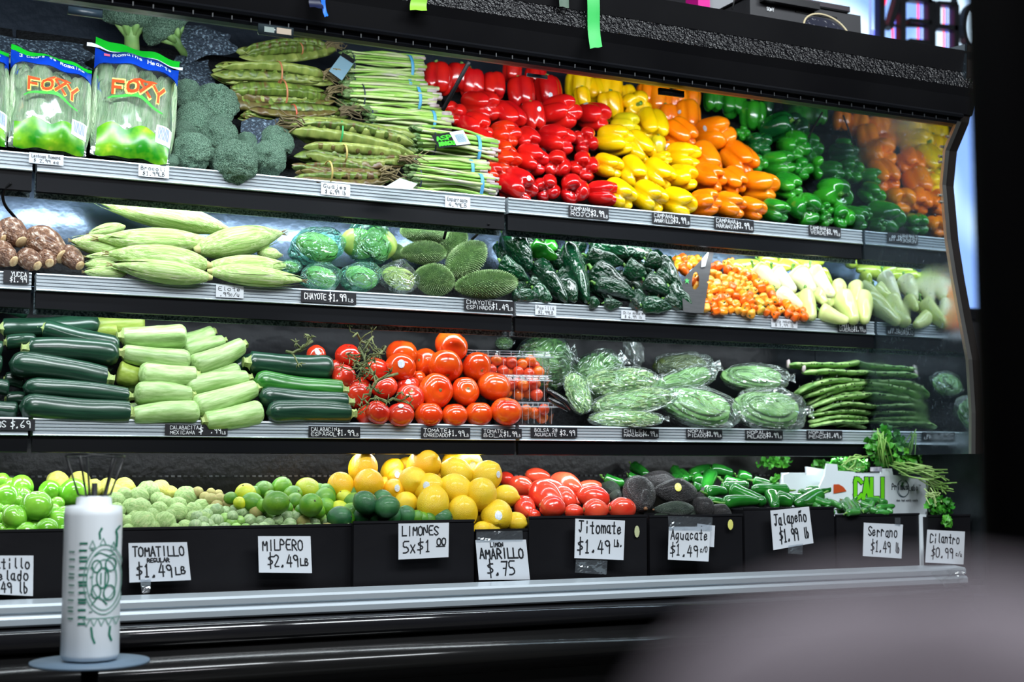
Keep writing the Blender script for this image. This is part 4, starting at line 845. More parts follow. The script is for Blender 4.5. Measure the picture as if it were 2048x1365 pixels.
# spiny chayotes
SPY = pm('spiny_chayote_skin', srgb(66, 112, 44), srgb(100, 146, 66), rough=.6, scale=5, var=.1, bump=1, bscale=60)
SPN = pm('chayote_spine', srgb(120, 160, 90), srgb(170, 200, 140), rough=.5, var=.1)
def spiny(i):
    rr = random.Random(i+11); S = []
    def R(t): return .5*(math.sin(math.pi*t)**.55)*(.86+.14*t)
    body = sausage(R, 24, 16, 0, .92, 0, 8, .02, i)
    for k in range(1500):
        z = (k+.5)/1500; t = z; th = k*2.39996; r = R(t); r1 = R(min(.999, t+.01)); d = Vector((math.cos(th), .92*math.sin(th), (r1-r)/.01*-.0+ (t-.5)*-1.3)).normalized()
        p = Vector((r*math.cos(th), r*.92*math.sin(th), .5-t)); a = d.cross(Vector((.3, .5, .8))).normalized(); b = d.cross(a); L = rr.uniform(.035, .06); w = .008; j = Vector((rr.uniform(-.35, .35), rr.uniform(-.35, .35), rr.uniform(-.5, .1)))
        tip = p+(d+j).normalized()*L; S.append(([p+a*w, p-a*w*.5+b*w, p-a*w*.5-b*w, tip], [(0, 1, 3), (1, 2, 3), (2, 0, 3)]))
    return body, merge(S)
SPM = []
for i in range(3):
    b_, s_ = spiny(i); SPM.append((mesh('spiny_chayote', *b_, SPY), mesh('spines', *s_, SPN, False)))
for i, (a, b, w, lb, of) in enumerate([((1000, 210), (1030, 300), 100, 'dark sliver behind the green bag', -.02), ((1080, 260), (1075, 370), 110, 'small, half hidden at the bag', -.01), ((1560, 160), (1420, 330), 190, 'dark green, behind the upper pair', -.02), ((1100, 150), (1440, 185), 180, 'topmost, spiky wrinkled end outward', .02),
                                       ((1105, 310), (1430, 315), 175, 'second from the top, lying level', .02), ((1700, 260), (1470, 460), 240, 'tilted, between pile and poblanos', .02), ((1200, 480), (1490, 540), 240, 'big, lower middle beside the clear bag', .02), ((1505, 560), (1945, 530), 225, 'largest, lowest, at the shelf joint', .03)]):
    me, sp = SPM[i % 3]
    o = axis_item('spiny_chayote', me, H2, c7(*a), c7(*b), w/3.657*1.05, 'spiny green chayote, %s' % lb, 'chayote', 'spiny chayotes on the middle shelf', off=(of, of), roll=random.uniform(0, 6))
    s = put('spines', sp, None, o, kind='stuff')
def inpoly(x, y, P):
    c = False; j = len(P)-1
    for i in range(len(P)):
        if ((P[i][1] > y) != (P[j][1] > y)) and x < (P[j][0]-P[i][0])*(y-P[i][1])/(P[j][1]-P[i][1])+P[i][0]: c = not c
        j = i
    return c
def fill(P, dmin, n, seed=1, tries=9000):
    rr = random.Random(seed); xs = [p[0] for p in P]; ys = [p[1] for p in P]; out = []
    for _ in range(tries):
        x, y = rr.uniform(min(xs), max(xs)), rr.uniform(min(ys), max(ys))
        if inpoly(x, y, P) and all((x-a)**2+((y-b)*1.1)**2 > dmin**2 for a, b in out): out.append((x, y))
        if len(out) >= n: break
    return out
# poblanos
POB = pm('poblano_skin', srgb(6, 44, 26), srgb(12, 66, 34), rough=.13, coat=.8, scale=1.6, var=.35, bump=.5, bscale=7, bdetail=2)
def pob(i):
    rr = random.Random(i)
    def prof(t): return .5*(min(1, t/.10)**.5)*(1-.10*t-.74*max(0, (t-.35)/.65)**1.9)*(1 if t < .97 else .6)
    return sausage(prof, 26, 30, rr.uniform(-.10, .10), .62, .05, 3, .055, i+5)
POM = [mesh('poblano_pepper', *pob(i), POB) for i in range(5)]
PST = M1('stem', 'pobstem', tube([(0, 0, .44), (0, 0, .49), (.03, .01, .53), (.06, .02, .60)], [.16, .09, .05, .06], 8), GREENSTEM)
pobs = [((190, 150), (560, 330), 120, 'almost black, behind the upright one at the left'), ((560, 330), (680, 450), 110, 'behind the tall middle one'), ((600, 470), (700, 560), 110, 'deep in the pile centre'), ((680, 190), (860, 250), 150, 'almost black, at the back below the steel strip'), ((470, 200), (600, 260), 120, 'bright green, small at the back'), ((1120, 300), (1290, 420), 130, 'dark, behind the round glossy one'), ((1400, 560), (1560, 640), 110, 'dark, low in the pile'), ((330, 560), (520, 640), 110, 'dark, under the left heap'),
        ((140, 120), (365, 450), 235, 'big, standing at the left with a long pale stem'), ((90, 370), (345, 540), 140, 'slim, below the upright left one'), ((360, 230), (600, 345), 120, 'pointing right beside the bright green one'), ((390, 390), (685, 730), 165, 'long, diagonal to the rail'), ((600, 540), (770, 730), 150, 'diagonal, tip wrapped by a pale line'),
        ((700, 270), (870, 735), 240, 'large upright in the middle with a long stem'), ((850, 320), (1190, 390), 140, 'level, right of the tall middle one'), ((890, 190), (1245, 330), 200, 'round glossy one at the top'), ((900, 430), (1265, 660), 190, 'big arching one right of centre'), ((930, 565), (1290, 690), 125, 'slim, its curved tip by the rail'),
        ((1200, 320), (1425, 270), 130, 'pointing up right under the steel strip'), ((1200, 410), (1400, 510), 150, 'wrinkled, right of the arching one'), ((1380, 350), (1540, 410), 120, 'short, near the card'), ((1500, 350), (1720, 620), 145, 'long, leaning on the black card'), ((1370, 530), (1590, 650), 130, 'tapered, pointing right'), ((1470, 480), (1615, 560), 100, 'small, above the tapered one'),
        ((1590, 600), (1810, 800), 140, 'lowest right beside the card'), ((1340, 760), (1620, 790), 120, 'lying at the rail, right'), ((1550, 700), (1700, 800), 100, 'wedged at the rail under the card end'), ((235, 680), (435, 690), 100, 'level at the rail, leftmost'), ((380, 610), (550, 720), 130, 'wrinkled, at the rail left'), ((880, 740), (980, 745), 90, 'just a tip above the rail, centre'), ((1010, 740), (1180, 750), 80, 'flat dark one on the rail, right of centre'), ((1260, 730), (1340, 790), 100, 'tip at the rail, under the slim curved one'), ((215, 650), (270, 710), 80, 'tiny end beside the spiny chayote')]
for i, (a, b, w, lb) in enumerate(pobs):
    m = POM[i % 5]
    if 'bright green' in lb: m = mesh('poblano_pepper', *pob(9), GRN)
    axis_item('poblano_pepper', m, H2, c8(*a), c8(*b), w/4.452*1.36, 'glossy dark green poblano, %s' % lb if 'bright' not in lb else 'poblano, %s' % lb, 'poblano pepper', 'poblano peppers on the middle shelf', off=((.0, .0) if i < 8 else (.018, .022)), roll=random.choice([0, .3, -.3, math.pi]), stem=PST)
pf = fill([(110, 330), (420, 250), (700, 210), (1200, 230), (1420, 330), (1640, 420), (1760, 700), (1600, 780), (300, 720), (230, 560)], 150, 34, 11)
for k, (x, y) in enumerate(sorted(pf, key=lambda p: p[0])):
    a = random.uniform(.3, 1.2); L = 130
    axis_item('poblano_pepper', POM[k % 5], H2, c8(x-L*math.cos(a), y-L*math.sin(a)), c8(x+L*math.cos(a), y+L*math.sin(a)), 150/4.452, 'dark poblano deep in the heap, %s from its left edge' % ORD[k] if k < 20 else 'dark poblano deep in the right of the heap, %s before the card' % ORD[k-20], 'poblano pepper', 'poblano peppers on the middle shelf', off=(-.022, -.022), roll=random.uniform(0, 6), stem=PST)
# black divider card with an oval handle hole, leaning between poblanos and habaneros
hole = [(197+24*math.cos(t*.5236), 297+56*math.sin(t*.5236)) for t in range(12)]
outl = [(327, 72), (300, 190), (276, 350), (250, 508), (190, 508), (120, 500), (110, 330), (138, 262), (230, 168)]
# ring of faces between the outline and the hole
def hp3(p, o=.03): return at_heap(*c9(*p), H2, o)
ring_o = [(327, 72), (300, 190), (276, 350), (250, 508), (190, 508), (120, 500), (112, 400), (110, 330), (138, 262), (185, 215), (230, 168), (280, 118)]
ring_h = [(210, 245), (221, 270), (221, 300), (218, 335), (200, 356), (182, 352), (175, 330), (176, 300), (180, 275), (186, 255), (195, 243), (203, 241)]
O_ = hp3(ring_o[0]); th = camvec(.3, 0, -.003)*.012
vs = [hp3(p)-O_ for p in ring_o]+[hp3(p)-O_ for p in ring_h]; nn = len(ring_o)
fs = [(i, (i+1) % nn, nn+(i+1) % nn, nn+i) for i in range(nn)]
vs2 = vs+[v+Vector((.001, .0022, 0)) for v in vs]; f2 = fs+[tuple(2*nn+j for j in reversed(f)) for f in fs]+[(i, i+2*nn, (i+1) % nn+2*nn, (i+1) % nn) for i in range(nn)]+[(nn+i, nn+(i+1) % nn, 3*nn+(i+1) % nn, 3*nn+i) for i in range(nn)]
dc = put('divider_card', mesh('divider_card', vs2, f2, pm('black_corrugated_card', (.018, .018, .020), (.028, .028, .03), rough=.6, scale=40, stretch=(1, 1, 10), var=0), False), Matrix.Translation(O_), label='black cardboard divider with oval handle hole between poblanos and habaneros', cat='divider')
lab = [hp3(p, .033)-O_ for p in ((286, 105), (262, 205), (236, 210), (240, 160))]
put('white_label', mesh('white_label', *prism(lab, (0, .0004, 0)), CARD, False), None, dc)
put('star_mark', mesh('star_mark', [hp3(p, .033)-O_ for p in ((142, 280), (147, 294), (160, 292), (150, 302), (156, 318), (143, 306), (130, 316), (137, 300), (126, 290), (139, 293))], [tuple(range(10))], pm('green_star_print', srgb(70, 190, 90)), False), None, dc)
# habaneros
def haba(i):
    rr = random.Random(i); n = rr.choice([3, 4]); ph = rr.uniform(0, 6)
    def f(th, t):
        p = math.pi*t; s = math.sin(p); lb = abs(math.cos(n*th/2+ph+.5*t))**.8; r = .56*(s**.55)*(.66+.34*lb)*(1-.30*t)+.03*math.sin(5*th+9*t)*s
        z = .5*math.cos(p)-(.10*math.exp(-(r/.15)**2) if t < .5 else -.07*math.exp(-(r/.12)**2))
        return (r*math.cos(th), r*math.sin(th), z)
    return grid_blob(16, 11, f)
HBM = [pm('habanero_orange', srgb(246, 130, 22), srgb(250, 160, 40), rough=.2, coat=.4, scale=2, var=.1), pm('habanero_deep', srgb(236, 96, 22), srgb(244, 120, 28), rough=.2, coat=.4, scale=2, var=.1), pm('habanero_pale', srgb(248, 190, 70), srgb(246, 150, 40), rough=.22, coat=.4, scale=2, var=.08), pm('habanero_green', srgb(190, 190, 70), srgb(240, 160, 50), rough=.25, coat=.4, scale=2)]
HBS = [[mesh('habanero', *haba(i), m) for i in range(3)] for m in HBM]; HST = M1('stem', 'habstem', tube([(0, 0, .38), (.02, 0, .46), (.10, .03, .62)], [.12, .05, .045], 6), DARKSTEM)
HP = [(302, 185), (420, 192), (470, 235), (590, 275), (660, 325), (720, 390), (760, 440), (860, 470), (945, 480), (935, 535), (780, 530), (600, 515), (430, 505), (252, 495), (270, 400), (285, 300)]
pts = fill(HP, 37, 190, 3)
HT_ = tiers([c9(*p) for p in sorted(pts, key=lambda p: p[1])], .06, 11)
for k, (x, y) in enumerate(sorted(pts, key=lambda p: p[1])):
    for lay in ((0,) if k % 3 else (0, 1)):
        u, v = c9(x, y); p = at_heap(u, v, H2, .02-.022*lay); r = random.uniform(54, 68)/3.25*mpp(p)
        m = random.choices([0, 1, 2, 3], [5, 4, 2, .5])[0]
        if lay: p += RT*r*.4+UP*r*.3
        d = Vector((random.gauss(0, 1), random.gauss(0, 1), random.gauss(0, 1))).normalized()
        o = put('habanero', HBS[m][k % 3], frame(p, d, (1, .3, .2), (r*1.12, r*1.12, r*random.uniform(.9, 1.15))), label='%s habanero %s%s' % (['orange', 'deep orange', 'pale orange', 'greenish'][m], where(HT_[k]), '' if not lay else ', tucked underneath'), cat='habanero', group='habaneros heaped on the middle shelf')
        put('stem', HST, None, o)
for k, (x, y) in enumerate([(80, 170), (110, 155), (170, 165), (150, 200), (100, 205), (205, 165), (75, 200), (125, 235), (190, 262), (205, 290), (188, 318), (205, 340), (60, 215), (130, 180), (195, 195)]):
    u, v = c9(x, y); p = at_heap(u, v, H2, -.012); r = 64/3.25*mpp(p)
    o = put('habanero', HBS[k % 3][k % 3], frame(p, Vector((random.gauss(0, 1), random.gauss(0, 1), 1)).normalized(), (1, .3, .2), (r, r, r*1.15)), label='orange habanero behind the divider card, %s of those by height' % ORD[k], cat='habanero', group='habaneros behind the divider card'); put('stem', HST, None, o)
# pale wax peppers
WAX = pm('pale_wax_pepper', srgb(206, 222, 130), srgb(226, 234, 160), rough=.2, coat=.35, scale=1.2, var=.06, sss=.06); WAXO = pm('olive_wax_pepper', srgb(156, 178, 50), srgb(180, 196, 74), rough=.22, coat=.35, scale=1.2, var=.08)
WAXW = pm('creamy_wax_pepper', srgb(228, 234, 176), srgb(240, 240, 206), rough=.18, coat=.4, scale=1.2, var=.04, sss=.06, c3=srgb(206, 226, 110), c3t=.66)
def wax(i):
    rr = random.Random(i)
    def prof(t): return .5*(min(1, t/.09)**.5)*(1-.62*max(0, (t-.15)/.85)**1.5)*math.sqrt(max(0, 1-max(0, (t-.9)/.1)**2))
    return sausage(prof, 22, 24, rr.uniform(-.08, .08), .86, .035, 3, .025, i)
WM = {m.name: [mesh('wax_pepper', *wax(i), m) for i in range(4)] for m in (WAX, WAXO, WAXW)}
WST = M1('stem', 'waxstem', tube([(0, 0, .42), (0, 0, .49), (.05, .01, .56), (.16, .02, .66), (.26, .02, .66)], [.17, .08, .05, .05, .06], 8), GREENSTEM)
waxs = [('o', (430, 225), (610, 180), 90, 'back left, curved over the habaneros'), ('o', (450, 215), (560, 275), 90, 'back left, tip down'), ('o', (610, 165), (730, 165), 80, 'back, small by the wall sheet'), ('o', (620, 200), (820, 215), 90, 'back, lying level'), ('o', (730, 160), (885, 225), 100, 'back centre, tip right'), ('o', (820, 175), (995, 135), 90, 'highest, pointing right'), ('o', (880, 225), (1010, 205), 90, 'back, right of centre'), ('o', (960, 150), (1035, 180), 90, 'highest right at the mirror'),
        ('o', (500, 260), (590, 230), 70, 'small, above the habaneros'), ('w', (450, 245), (550, 285), 80, 'left, above the habaneros'), ('o', (1000, 240), (1080, 330), 90, 'right, in shade'), ('p', (850, 430), (900, 380), 80, 'hidden in the middle'), ('p', (1050, 420), (1090, 470), 90, 'deep in the gap'), ('p',(1180,440),(1210,380),80,'behind the large front pair'),
        ('w', (580, 215), (745, 350), 125, 'creamy, first of the diagonal row'), ('w', (700, 230), (848, 375), 125, 'creamy, second of the diagonal row'), ('w', (835, 240), (970, 385), 140, 'creamy, third of the diagonal row'), ('w', (950, 225), (1095, 405), 125, 'creamy, last of the diagonal row'), ('w', (720, 370), (895, 475), 100, 'creamy, under the diagonal row'),
        ('p', (905, 385), (965, 550), 130, 'standing, beside the last habaneros'), ('p', (975, 370), (1045, 455), 90, 'short, middle of the pile'), ('p', (1130, 325), (1130, 405), 110, 'stubby with a hooked stem, upper of a pair'), ('p', (1238, 330), (1240, 450), 110, 'stubby with two hooked stems beside it'), ('p', (1150, 400), (1240, 570), 160, 'large, front centre, tip on the rail'),
        ('p', (1290, 400), (1298, 572), 140, 'large, crumpled, front right at the mirror'), ('p', (1000, 490), (1195, 565), 105, 'lying level on the rail'), ('p', (1340, 380), (1350, 320), 70, 'small, touching the mirror')]
for i, (c, a, b, w, lb) in enumerate(waxs):
    m = {'o': WAXO, 'w': WAXW, 'p': WAX}[c]
    axis_item('wax_pepper', WM[m.name][i % 4], H2, c9(*a), c9(*b), w/3.25*1.08, '%s wax pepper, %s' % ({'o': 'olive-yellow', 'w': 'pale', 'p': 'pale green'}[c], lb), 'wax pepper', 'wax peppers on the middle shelf', off=((.005, .005) if i < 14 else (.022, .026)), roll=random.choice([0, .3, -.3]), stem=WST)
# ================================================================== row three
H3 = HEAP[3]
def c10(a, b): return (a/3.657, 590+b/3.657)
def c11(a, b): return (440+a/3.0118, 640+b/3.0118)
def c12(a, b): return (980+a/3.531, 650+b/3.531)
def c13(a, b): return (1480+a/3.606, 660+b/3.606)
ZUD = pm('dark_zucchini_skin', srgb(20, 52, 38), srgb(36, 74, 54), rough=.28, coat=.3, scale=9, var=.2, stretch=(1, 1, .25)); ZUG = pm('green_zucchini_skin', srgb(28, 92, 28), srgb(54, 122, 44), rough=.28, coat=.3, scale=9, var=.15, stretch=(1, 1, .25))
ZUL = pm('light_squash_skin', srgb(134, 172, 96), srgb(176, 206, 140), rough=.35, coat=.1, scale=10, var=.08, stretch=(1, 1, .35), bump=.1, bscale=30, bdetail=4)
ZUY = pm('yellowish_squash_skin', srgb(150, 176, 66), srgb(176, 196, 96), rough=.35, scale=10, var=.08, stretch=(1, 1, .35))
def zuc(i, neck=.8):
    rr = random.Random(i)
    def prof(t): return .5*cap_end(t, .05, .14)*(neck+(1-neck)*min(1, t/.55))*(1+.02*math.sin(9*t))
    return sausage(prof, 22, 24, rr.uniform(-.12, .12), 1, .012, 5, .012, i)
def zstem(): return tube([(0, 0, .47), (0, 0, .50), (0, 0, .535), (0, 0, .55)], [.33, .20, .17, .22], 5)
ZS = mesh('stem', *zstem(), pm('squash_stem', srgb(130, 160, 80), srgb(186, 196, 130), rough=.6, scale=9, stretch=(6, 6, 1)), False)
ZM = {m.name: [mesh(nm, *zuc(i, nk), m) for i in range(4)] for m, nm, nk in ((ZUD, 'zucchini', .86), (ZUG, 'zucchini', .86), (ZUL, 'light_squash', .7), (ZUY, 'light_squash', .75))}
def zput(lst, cf, s, grp, cat):
    for i, (m, a, b, w, lb, of) in enumerate(lst):
        o = axis_item('zucchini' if m in (ZUD, ZUG) else 'light_squash', ZM[m.name][i % 4], H3, cf(*a), cf(*b), w/s*1.16, lb, cat, grp, off=(of, of), roll=random.choice([.3, -.3, 2.8, 3.4]), stem=ZS)
D = ZUD
zput([(D, (-60, 60), (215, 125), 110, 'dark zucchini at the very top, cut by the frame', -.02), (D, (40, 350), (270, 345), 110, 'dark zucchini showing its blunt end, behind the yellow-stemmed one', -.005), (D, (680, 520), (815, 590), 90, 'dark zucchini end deep behind the fourth tier', -.04), (D, (-120, 380), (22, 400), 110, 'zucchini end at the frame edge, third level', .0),
      (D, (-120, 500), (20, 515), 110, 'zucchini end at the frame edge, middle level', .0), (D, (-90, 670), (70, 690), 100, 'zucchini end at the frame edge below the middle', .0), (D, (30, 620), (180, 645), 100, 'short dark zucchini end between two stacks', -.02), (D, (-120, 810), (135, 850), 110, 'dark zucchini at the rail, cut by the frame', .0),
      (D, (40, 765), (190, 765), 90, 'dark zucchini end just above the lowest one', -.03), (D, (240, 310), (340, 320), 70, 'dark zucchini sliver below the second highest', -.04),
      (D, (0, 245), (735, 205), 145, 'long dark zucchini arching across the top of the left stack', .0), (D, (305, 240), (880, 385), 135, 'dark zucchini slanting down right, second from the top', .01), (D, (190, 395), (880, 440), 160, 'dark zucchini with a yellow-green stem end, third from the top', .012),
      (D, (800, 615), (60, 500), 165, 'dark zucchini, fourth from the top, sloping right', .012), (D, (960, 745), (160, 675), 125, 'dark zucchini, second from the rail, slim', .012), (D, (970, 865), (135, 815), 175, 'dark zucchini, lowest, long body on the rail', .018)], c10, 3.657, 'dark zucchini stacked at the frame edge', 'zucchini')
Lq = ZUL
zput([(ZUY, (650, 215), (1060, 195), 170, 'fat yellowish squash lying at the very top', -.02), (ZUY, (690, 270), (860, 260), 110, 'yellowish squash under the fat top one', -.02), (Lq, (1560, 270), (1270, 375), 125, 'light squash behind the top one, stem up right', -.01), (Lq, (1640, 335), (1330, 430), 110, 'light squash, second in the right slanting stack', -.01),
      (Lq, (1470, 640), (1270, 650), 80, 'light squash sliver between the two stacks', -.03), (Lq, (920, 690), (1060, 660), 110, 'small light squash end behind the fourth', -.03), (Lq, (945, 830), (1040, 820), 90, 'small light squash end by the dark stack at the bottom', -.03), (ZUY, (1030, 600), (855, 560), 150, 'round squash end facing out, left edge of the light stack', -.005),
      (Lq, (880, 305), (1370, 300), 165, 'light squash on top with a knobbly stem to the left', .01), (Lq, (1450, 600), (1760, 560), 120, 'light squash in the right stack, middle, blunt end up right', .0), (Lq, (1780, 365), (1390, 530), 150, 'light squash slanting up right, highest of the right stack', .01), (Lq, (890, 425), (1400, 490), 150, 'light squash, second level, yellow stem left', .015),
      (Lq, (1440, 590), (1010, 580), 160, 'light squash, third level, stem right', .02), (Lq, (1820, 610), (1340, 690), 140, 'light squash in the right stack, second from its bottom', .01), (Lq, (1410, 740), (975, 730), 150, 'light squash, second from the rail, stem right', .02), (Lq, (1880, 680), (1405, 830), 155, 'light squash slanting, plump, right stack', .018),
      (Lq, (960, 885), (1465, 860), 150, 'light squash on the rail, yellow stem left', .02), (Lq, (1490, 925), (1925, 850), 160, 'light squash on the rail beside the green zucchini', .02)], c10, 3.657, 'light green squash stacks on the lower shelf', 'squash')
Gz = ZUG
zput([(D, (80, 300), (250, 260), 110, 'zucchini end peeking out behind the top green one', -.02), (D, (165, 255), (690, 290), 135, 'dark green zucchini, top of the small stack by the tomatoes', .01), (Gz, (745, 425), (200, 365), 125, 'bright green zucchini, second in the small stack', .015), (D, (780, 495), (230, 460), 112, 'dark zucchini, third in the small stack', .02), (D, (795, 565), (275, 560), 120, 'dark zucchini on the rail, lowest of the small stack', .025)], c11, 3.0118, 'zucchini stack beside the tomatoes', 'zucchini')
# tomatoes
TOM = pm('tomato_skin', srgb(222, 58, 16), srgb(230, 92, 22), rough=.18, coat=.6, scale=1.2, var=.08, sss=.06, c3=srgb(204, 44, 22), c3t=.66)
VTM = pm('vine_tomato_skin', srgb(206, 38, 24), srgb(224, 66, 34), rough=.18, coat=.6, scale=1.2, var=.1, sss=.05)
ROM = pm('roma_tomato_skin', srgb(222, 52, 34), srgb(232, 86, 56), rough=.2, coat=.5, scale=1.2, var=.12, sss=.05)
CALM = pm('calyx_scar', srgb(150, 150, 70), srgb(110, 70, 40), rough=.7, scale=10)
def tom(i, asp=.86):
    rr = random.Random(i); n = rr.choice([5, 6, 7]); ph = rr.uniform(0, 6); am = rr.uniform(.01, .035)
    def f(th, t):
        p = math.pi*t; r = .5*(math.sin(p)**.92)*(1+am*math.cos(n*th+ph)*(1.2-t)+.02*math.cos(2*th+ph)); z = .5*asp*math.cos(p)-(.07*math.exp(-(r/.13)**2) if t < .5 else -.015*math.exp(-(r/.08)**2))
        return (r*math.cos(th), r*math.sin(th), z)
    return grid_blob(26, 18, f)
TM = {m.name: [mesh('tomato', *tom(i), m) for i in range(4)] for m in (TOM, VTM)}
SCAR = mesh('stem_scar', *grid_blob(8, 4, lambda th, t: (.07*math.sin(math.pi*t)*math.cos(th)*(1+.3*math.cos(5*th)), .07*math.sin(math.pi*t)*math.sin(th)*(1+.3*math.cos(5*th)), .365+.012*math.cos(math.pi*t))), CALM)
DIRS = [(.1, 1, .3), (-.5, .2, .8), (.5, .4, .7), (.2, -.5, .8), (-.3, .9, .3), (.7, .1, .7)]
def tomatoes(lst, mat, hp, cf, s, nm, grp, cat, place, back=0):
    pix = [cf(a[0], a[1])+(a[2],) for a in lst]; T = tiers(pix, .02, 28)
    for i, a in enumerate(lst):
        of = a[4] if len(a) > 4 else .0
        u, v = pix[i][:2]; p = at_heap(u, v, hp, of); r = a[2]/s*mpp(p)*1.03; d = a[3] if len(a) > 3 and a[3] else random.choice(DIRS[:3])
        o = put('tomato', TM[mat.name][i % 4], frame(p, camvec(*d), camvec(random.uniform(-1, 1), .3, 0), (r, r, r)), label='%s, %s, %s' % (nm, where(T[i]), place), cat=cat, group=grp); put('stem_scar', SCAR, None, o)
        if len(a) > 5: sticker(o, *cf(a[5][0], a[5][1]), a[5][2])
tomatoes([(580, 212, 120, None, -.01, (585, 192, 16)), (770, 215, 155, None, 0, ), (700, 300, 120, (.2, .2, .9), -.02), (855, 400, 110, None, -.03), (935, 300, 165, (.3, .9, .1), -.005), (745, 342, 145, (-.4, .3, .9), .015), (1130, 400, 140, (0, 1, 0), -.005, (1135, 376, 13)), (820, 455, 180, (.4, -.8, .4), .0), (990, 410, 155, (-.3, .8, .2), .015),
          (875, 575, 115, None, .0), (1145, 468, 168, (.2, .6, .8), .02), (950, 558, 155, (.6, .9, .1), .03), (1087, 572, 160, (0, 1, .2), .03, (1090, 520, 15))], VTM, H3, c11, 3.0118, 'red vine tomato', 'vine tomatoes on the lower shelf', 'tomato', 'below the green vines')
tomatoes([(1190, 362, 110, None, -.02), (1740, 395, 100, None, -.03), (1235, 255, 165, None, -.01), (1095, 205, 190, (.1, 1, .1), -.01), (1087, 287, 185, (.1, .9, -.3), .012, (1092, 265, 18)), (1395, 158, 205, (.7, .8, .1), .015), (1357, 283, 210, (.2, -.6, .7), .012), (1545, 285, 178, (.5, -.3, .8), .01), (1300, 430, 208, (.4, .1, .9), .02), (1477, 432, 170, (.3, .3, .9), .015), (1650, 402, 198, (.2, .9, .1), .015),
          (1257, 572, 172, (0, 1, 0), .02), (1413, 575, 158, (0, 1, .1), .02), (1560, 568, 168, (0, 1, 0), .02), (1725, 552, 185, (.1, .9, .2), .035)], TOM, H3, c11, 3.0118, 'round orange-red tomato', 'round tomatoes on the lower shelf', 'tomato', 'beside the clear tomato boxes')
# vines: bare green trusses lying over the tomatoes
VINE = pm('tomato_vine', srgb(84, 96, 56), srgb(128, 136, 86), rough=.7, scale=20, var=.1, bump=.4, bscale=60)
def vine(pts, r, label, seed, tw=7):
    rr = random.Random(seed); P = [at_heap(*c11(*p), H3, .06+.02*rr.random()) for p in pts]; o = P[0].copy(); V = [tube([p-o for p in P], r, 7)]
    for k in range(tw):
        t = rr.uniform(.15, 1)*(len(P)-1.01); i = int(t); a = P[i].lerp(P[i+1], t-i)-o; d = camvec(rr.uniform(-1, 1), rr.uniform(-.9, 1), rr.uniform(-.2, .5)).normalized()
        L = rr.uniform(.012, .03); b = a+d*L*.5; e2 = b+(d+camvec(rr.uniform(-.9, .9), rr.uniform(-.9, .9), 0)).normalized()*L*.6; V.append(tube([a, b, e2], [r*.7, r*.6, r*.55], 6))
        for q_ in range(5):
            g = e2+camvec(rr.uniform(-1, 1), rr.uniform(-1, 1), rr.uniform(-.4, .8)).normalized()*rr.uniform(.008, .015); m2 = (e2+g)/2+camvec(rr.uniform(-1, 1), rr.uniform(-1, 1), 0)*.002; V.append(tube([e2, m2, g], [r*.5, r*.4, r*.15], 5))
    return put('tomato_vine', mesh('tomato_vine', *merge(V), VINE), Matrix.Translation(o), label=label, cat='vine', group='tomato vines on the lower shelf')
vine([(400, 190), (440, 200), (500, 165), (555, 130)], .0028, 'forked tomato vine sticking up behind the green zucchini', 1, 5)
vine([(800, 105), (825, 80), (850, 130), (880, 140), (925, 100)], .0022, 'curly tomato vine sprig, highest above the tomatoes', 2, 5)
vine([(840, 170), (860, 210), (880, 260), (920, 320), (950, 360)], .0026, 'tangled vine crossing the middle of the tomatoes', 3, 11)
vine([(1000, 160), (970, 200), (900, 230), (860, 300), (810, 290)], .0022, 'tangled vine at the upper middle tomatoes', 4, 11)
vine([(1070, 325), (1000, 345), (950, 365), (910, 420), (900, 460)], .0028, 'long vine hooking down between red tomatoes', 5, 6)
vine([(930, 460), (1000, 500), (1040, 475), (1090, 490)], .0026, 'vine bridging two front vine tomatoes', 6, 4)
vine([(870, 480), (885, 500), (900, 510)], .0018, 'tiny dry vine star on the big left tomato', 8, 3)
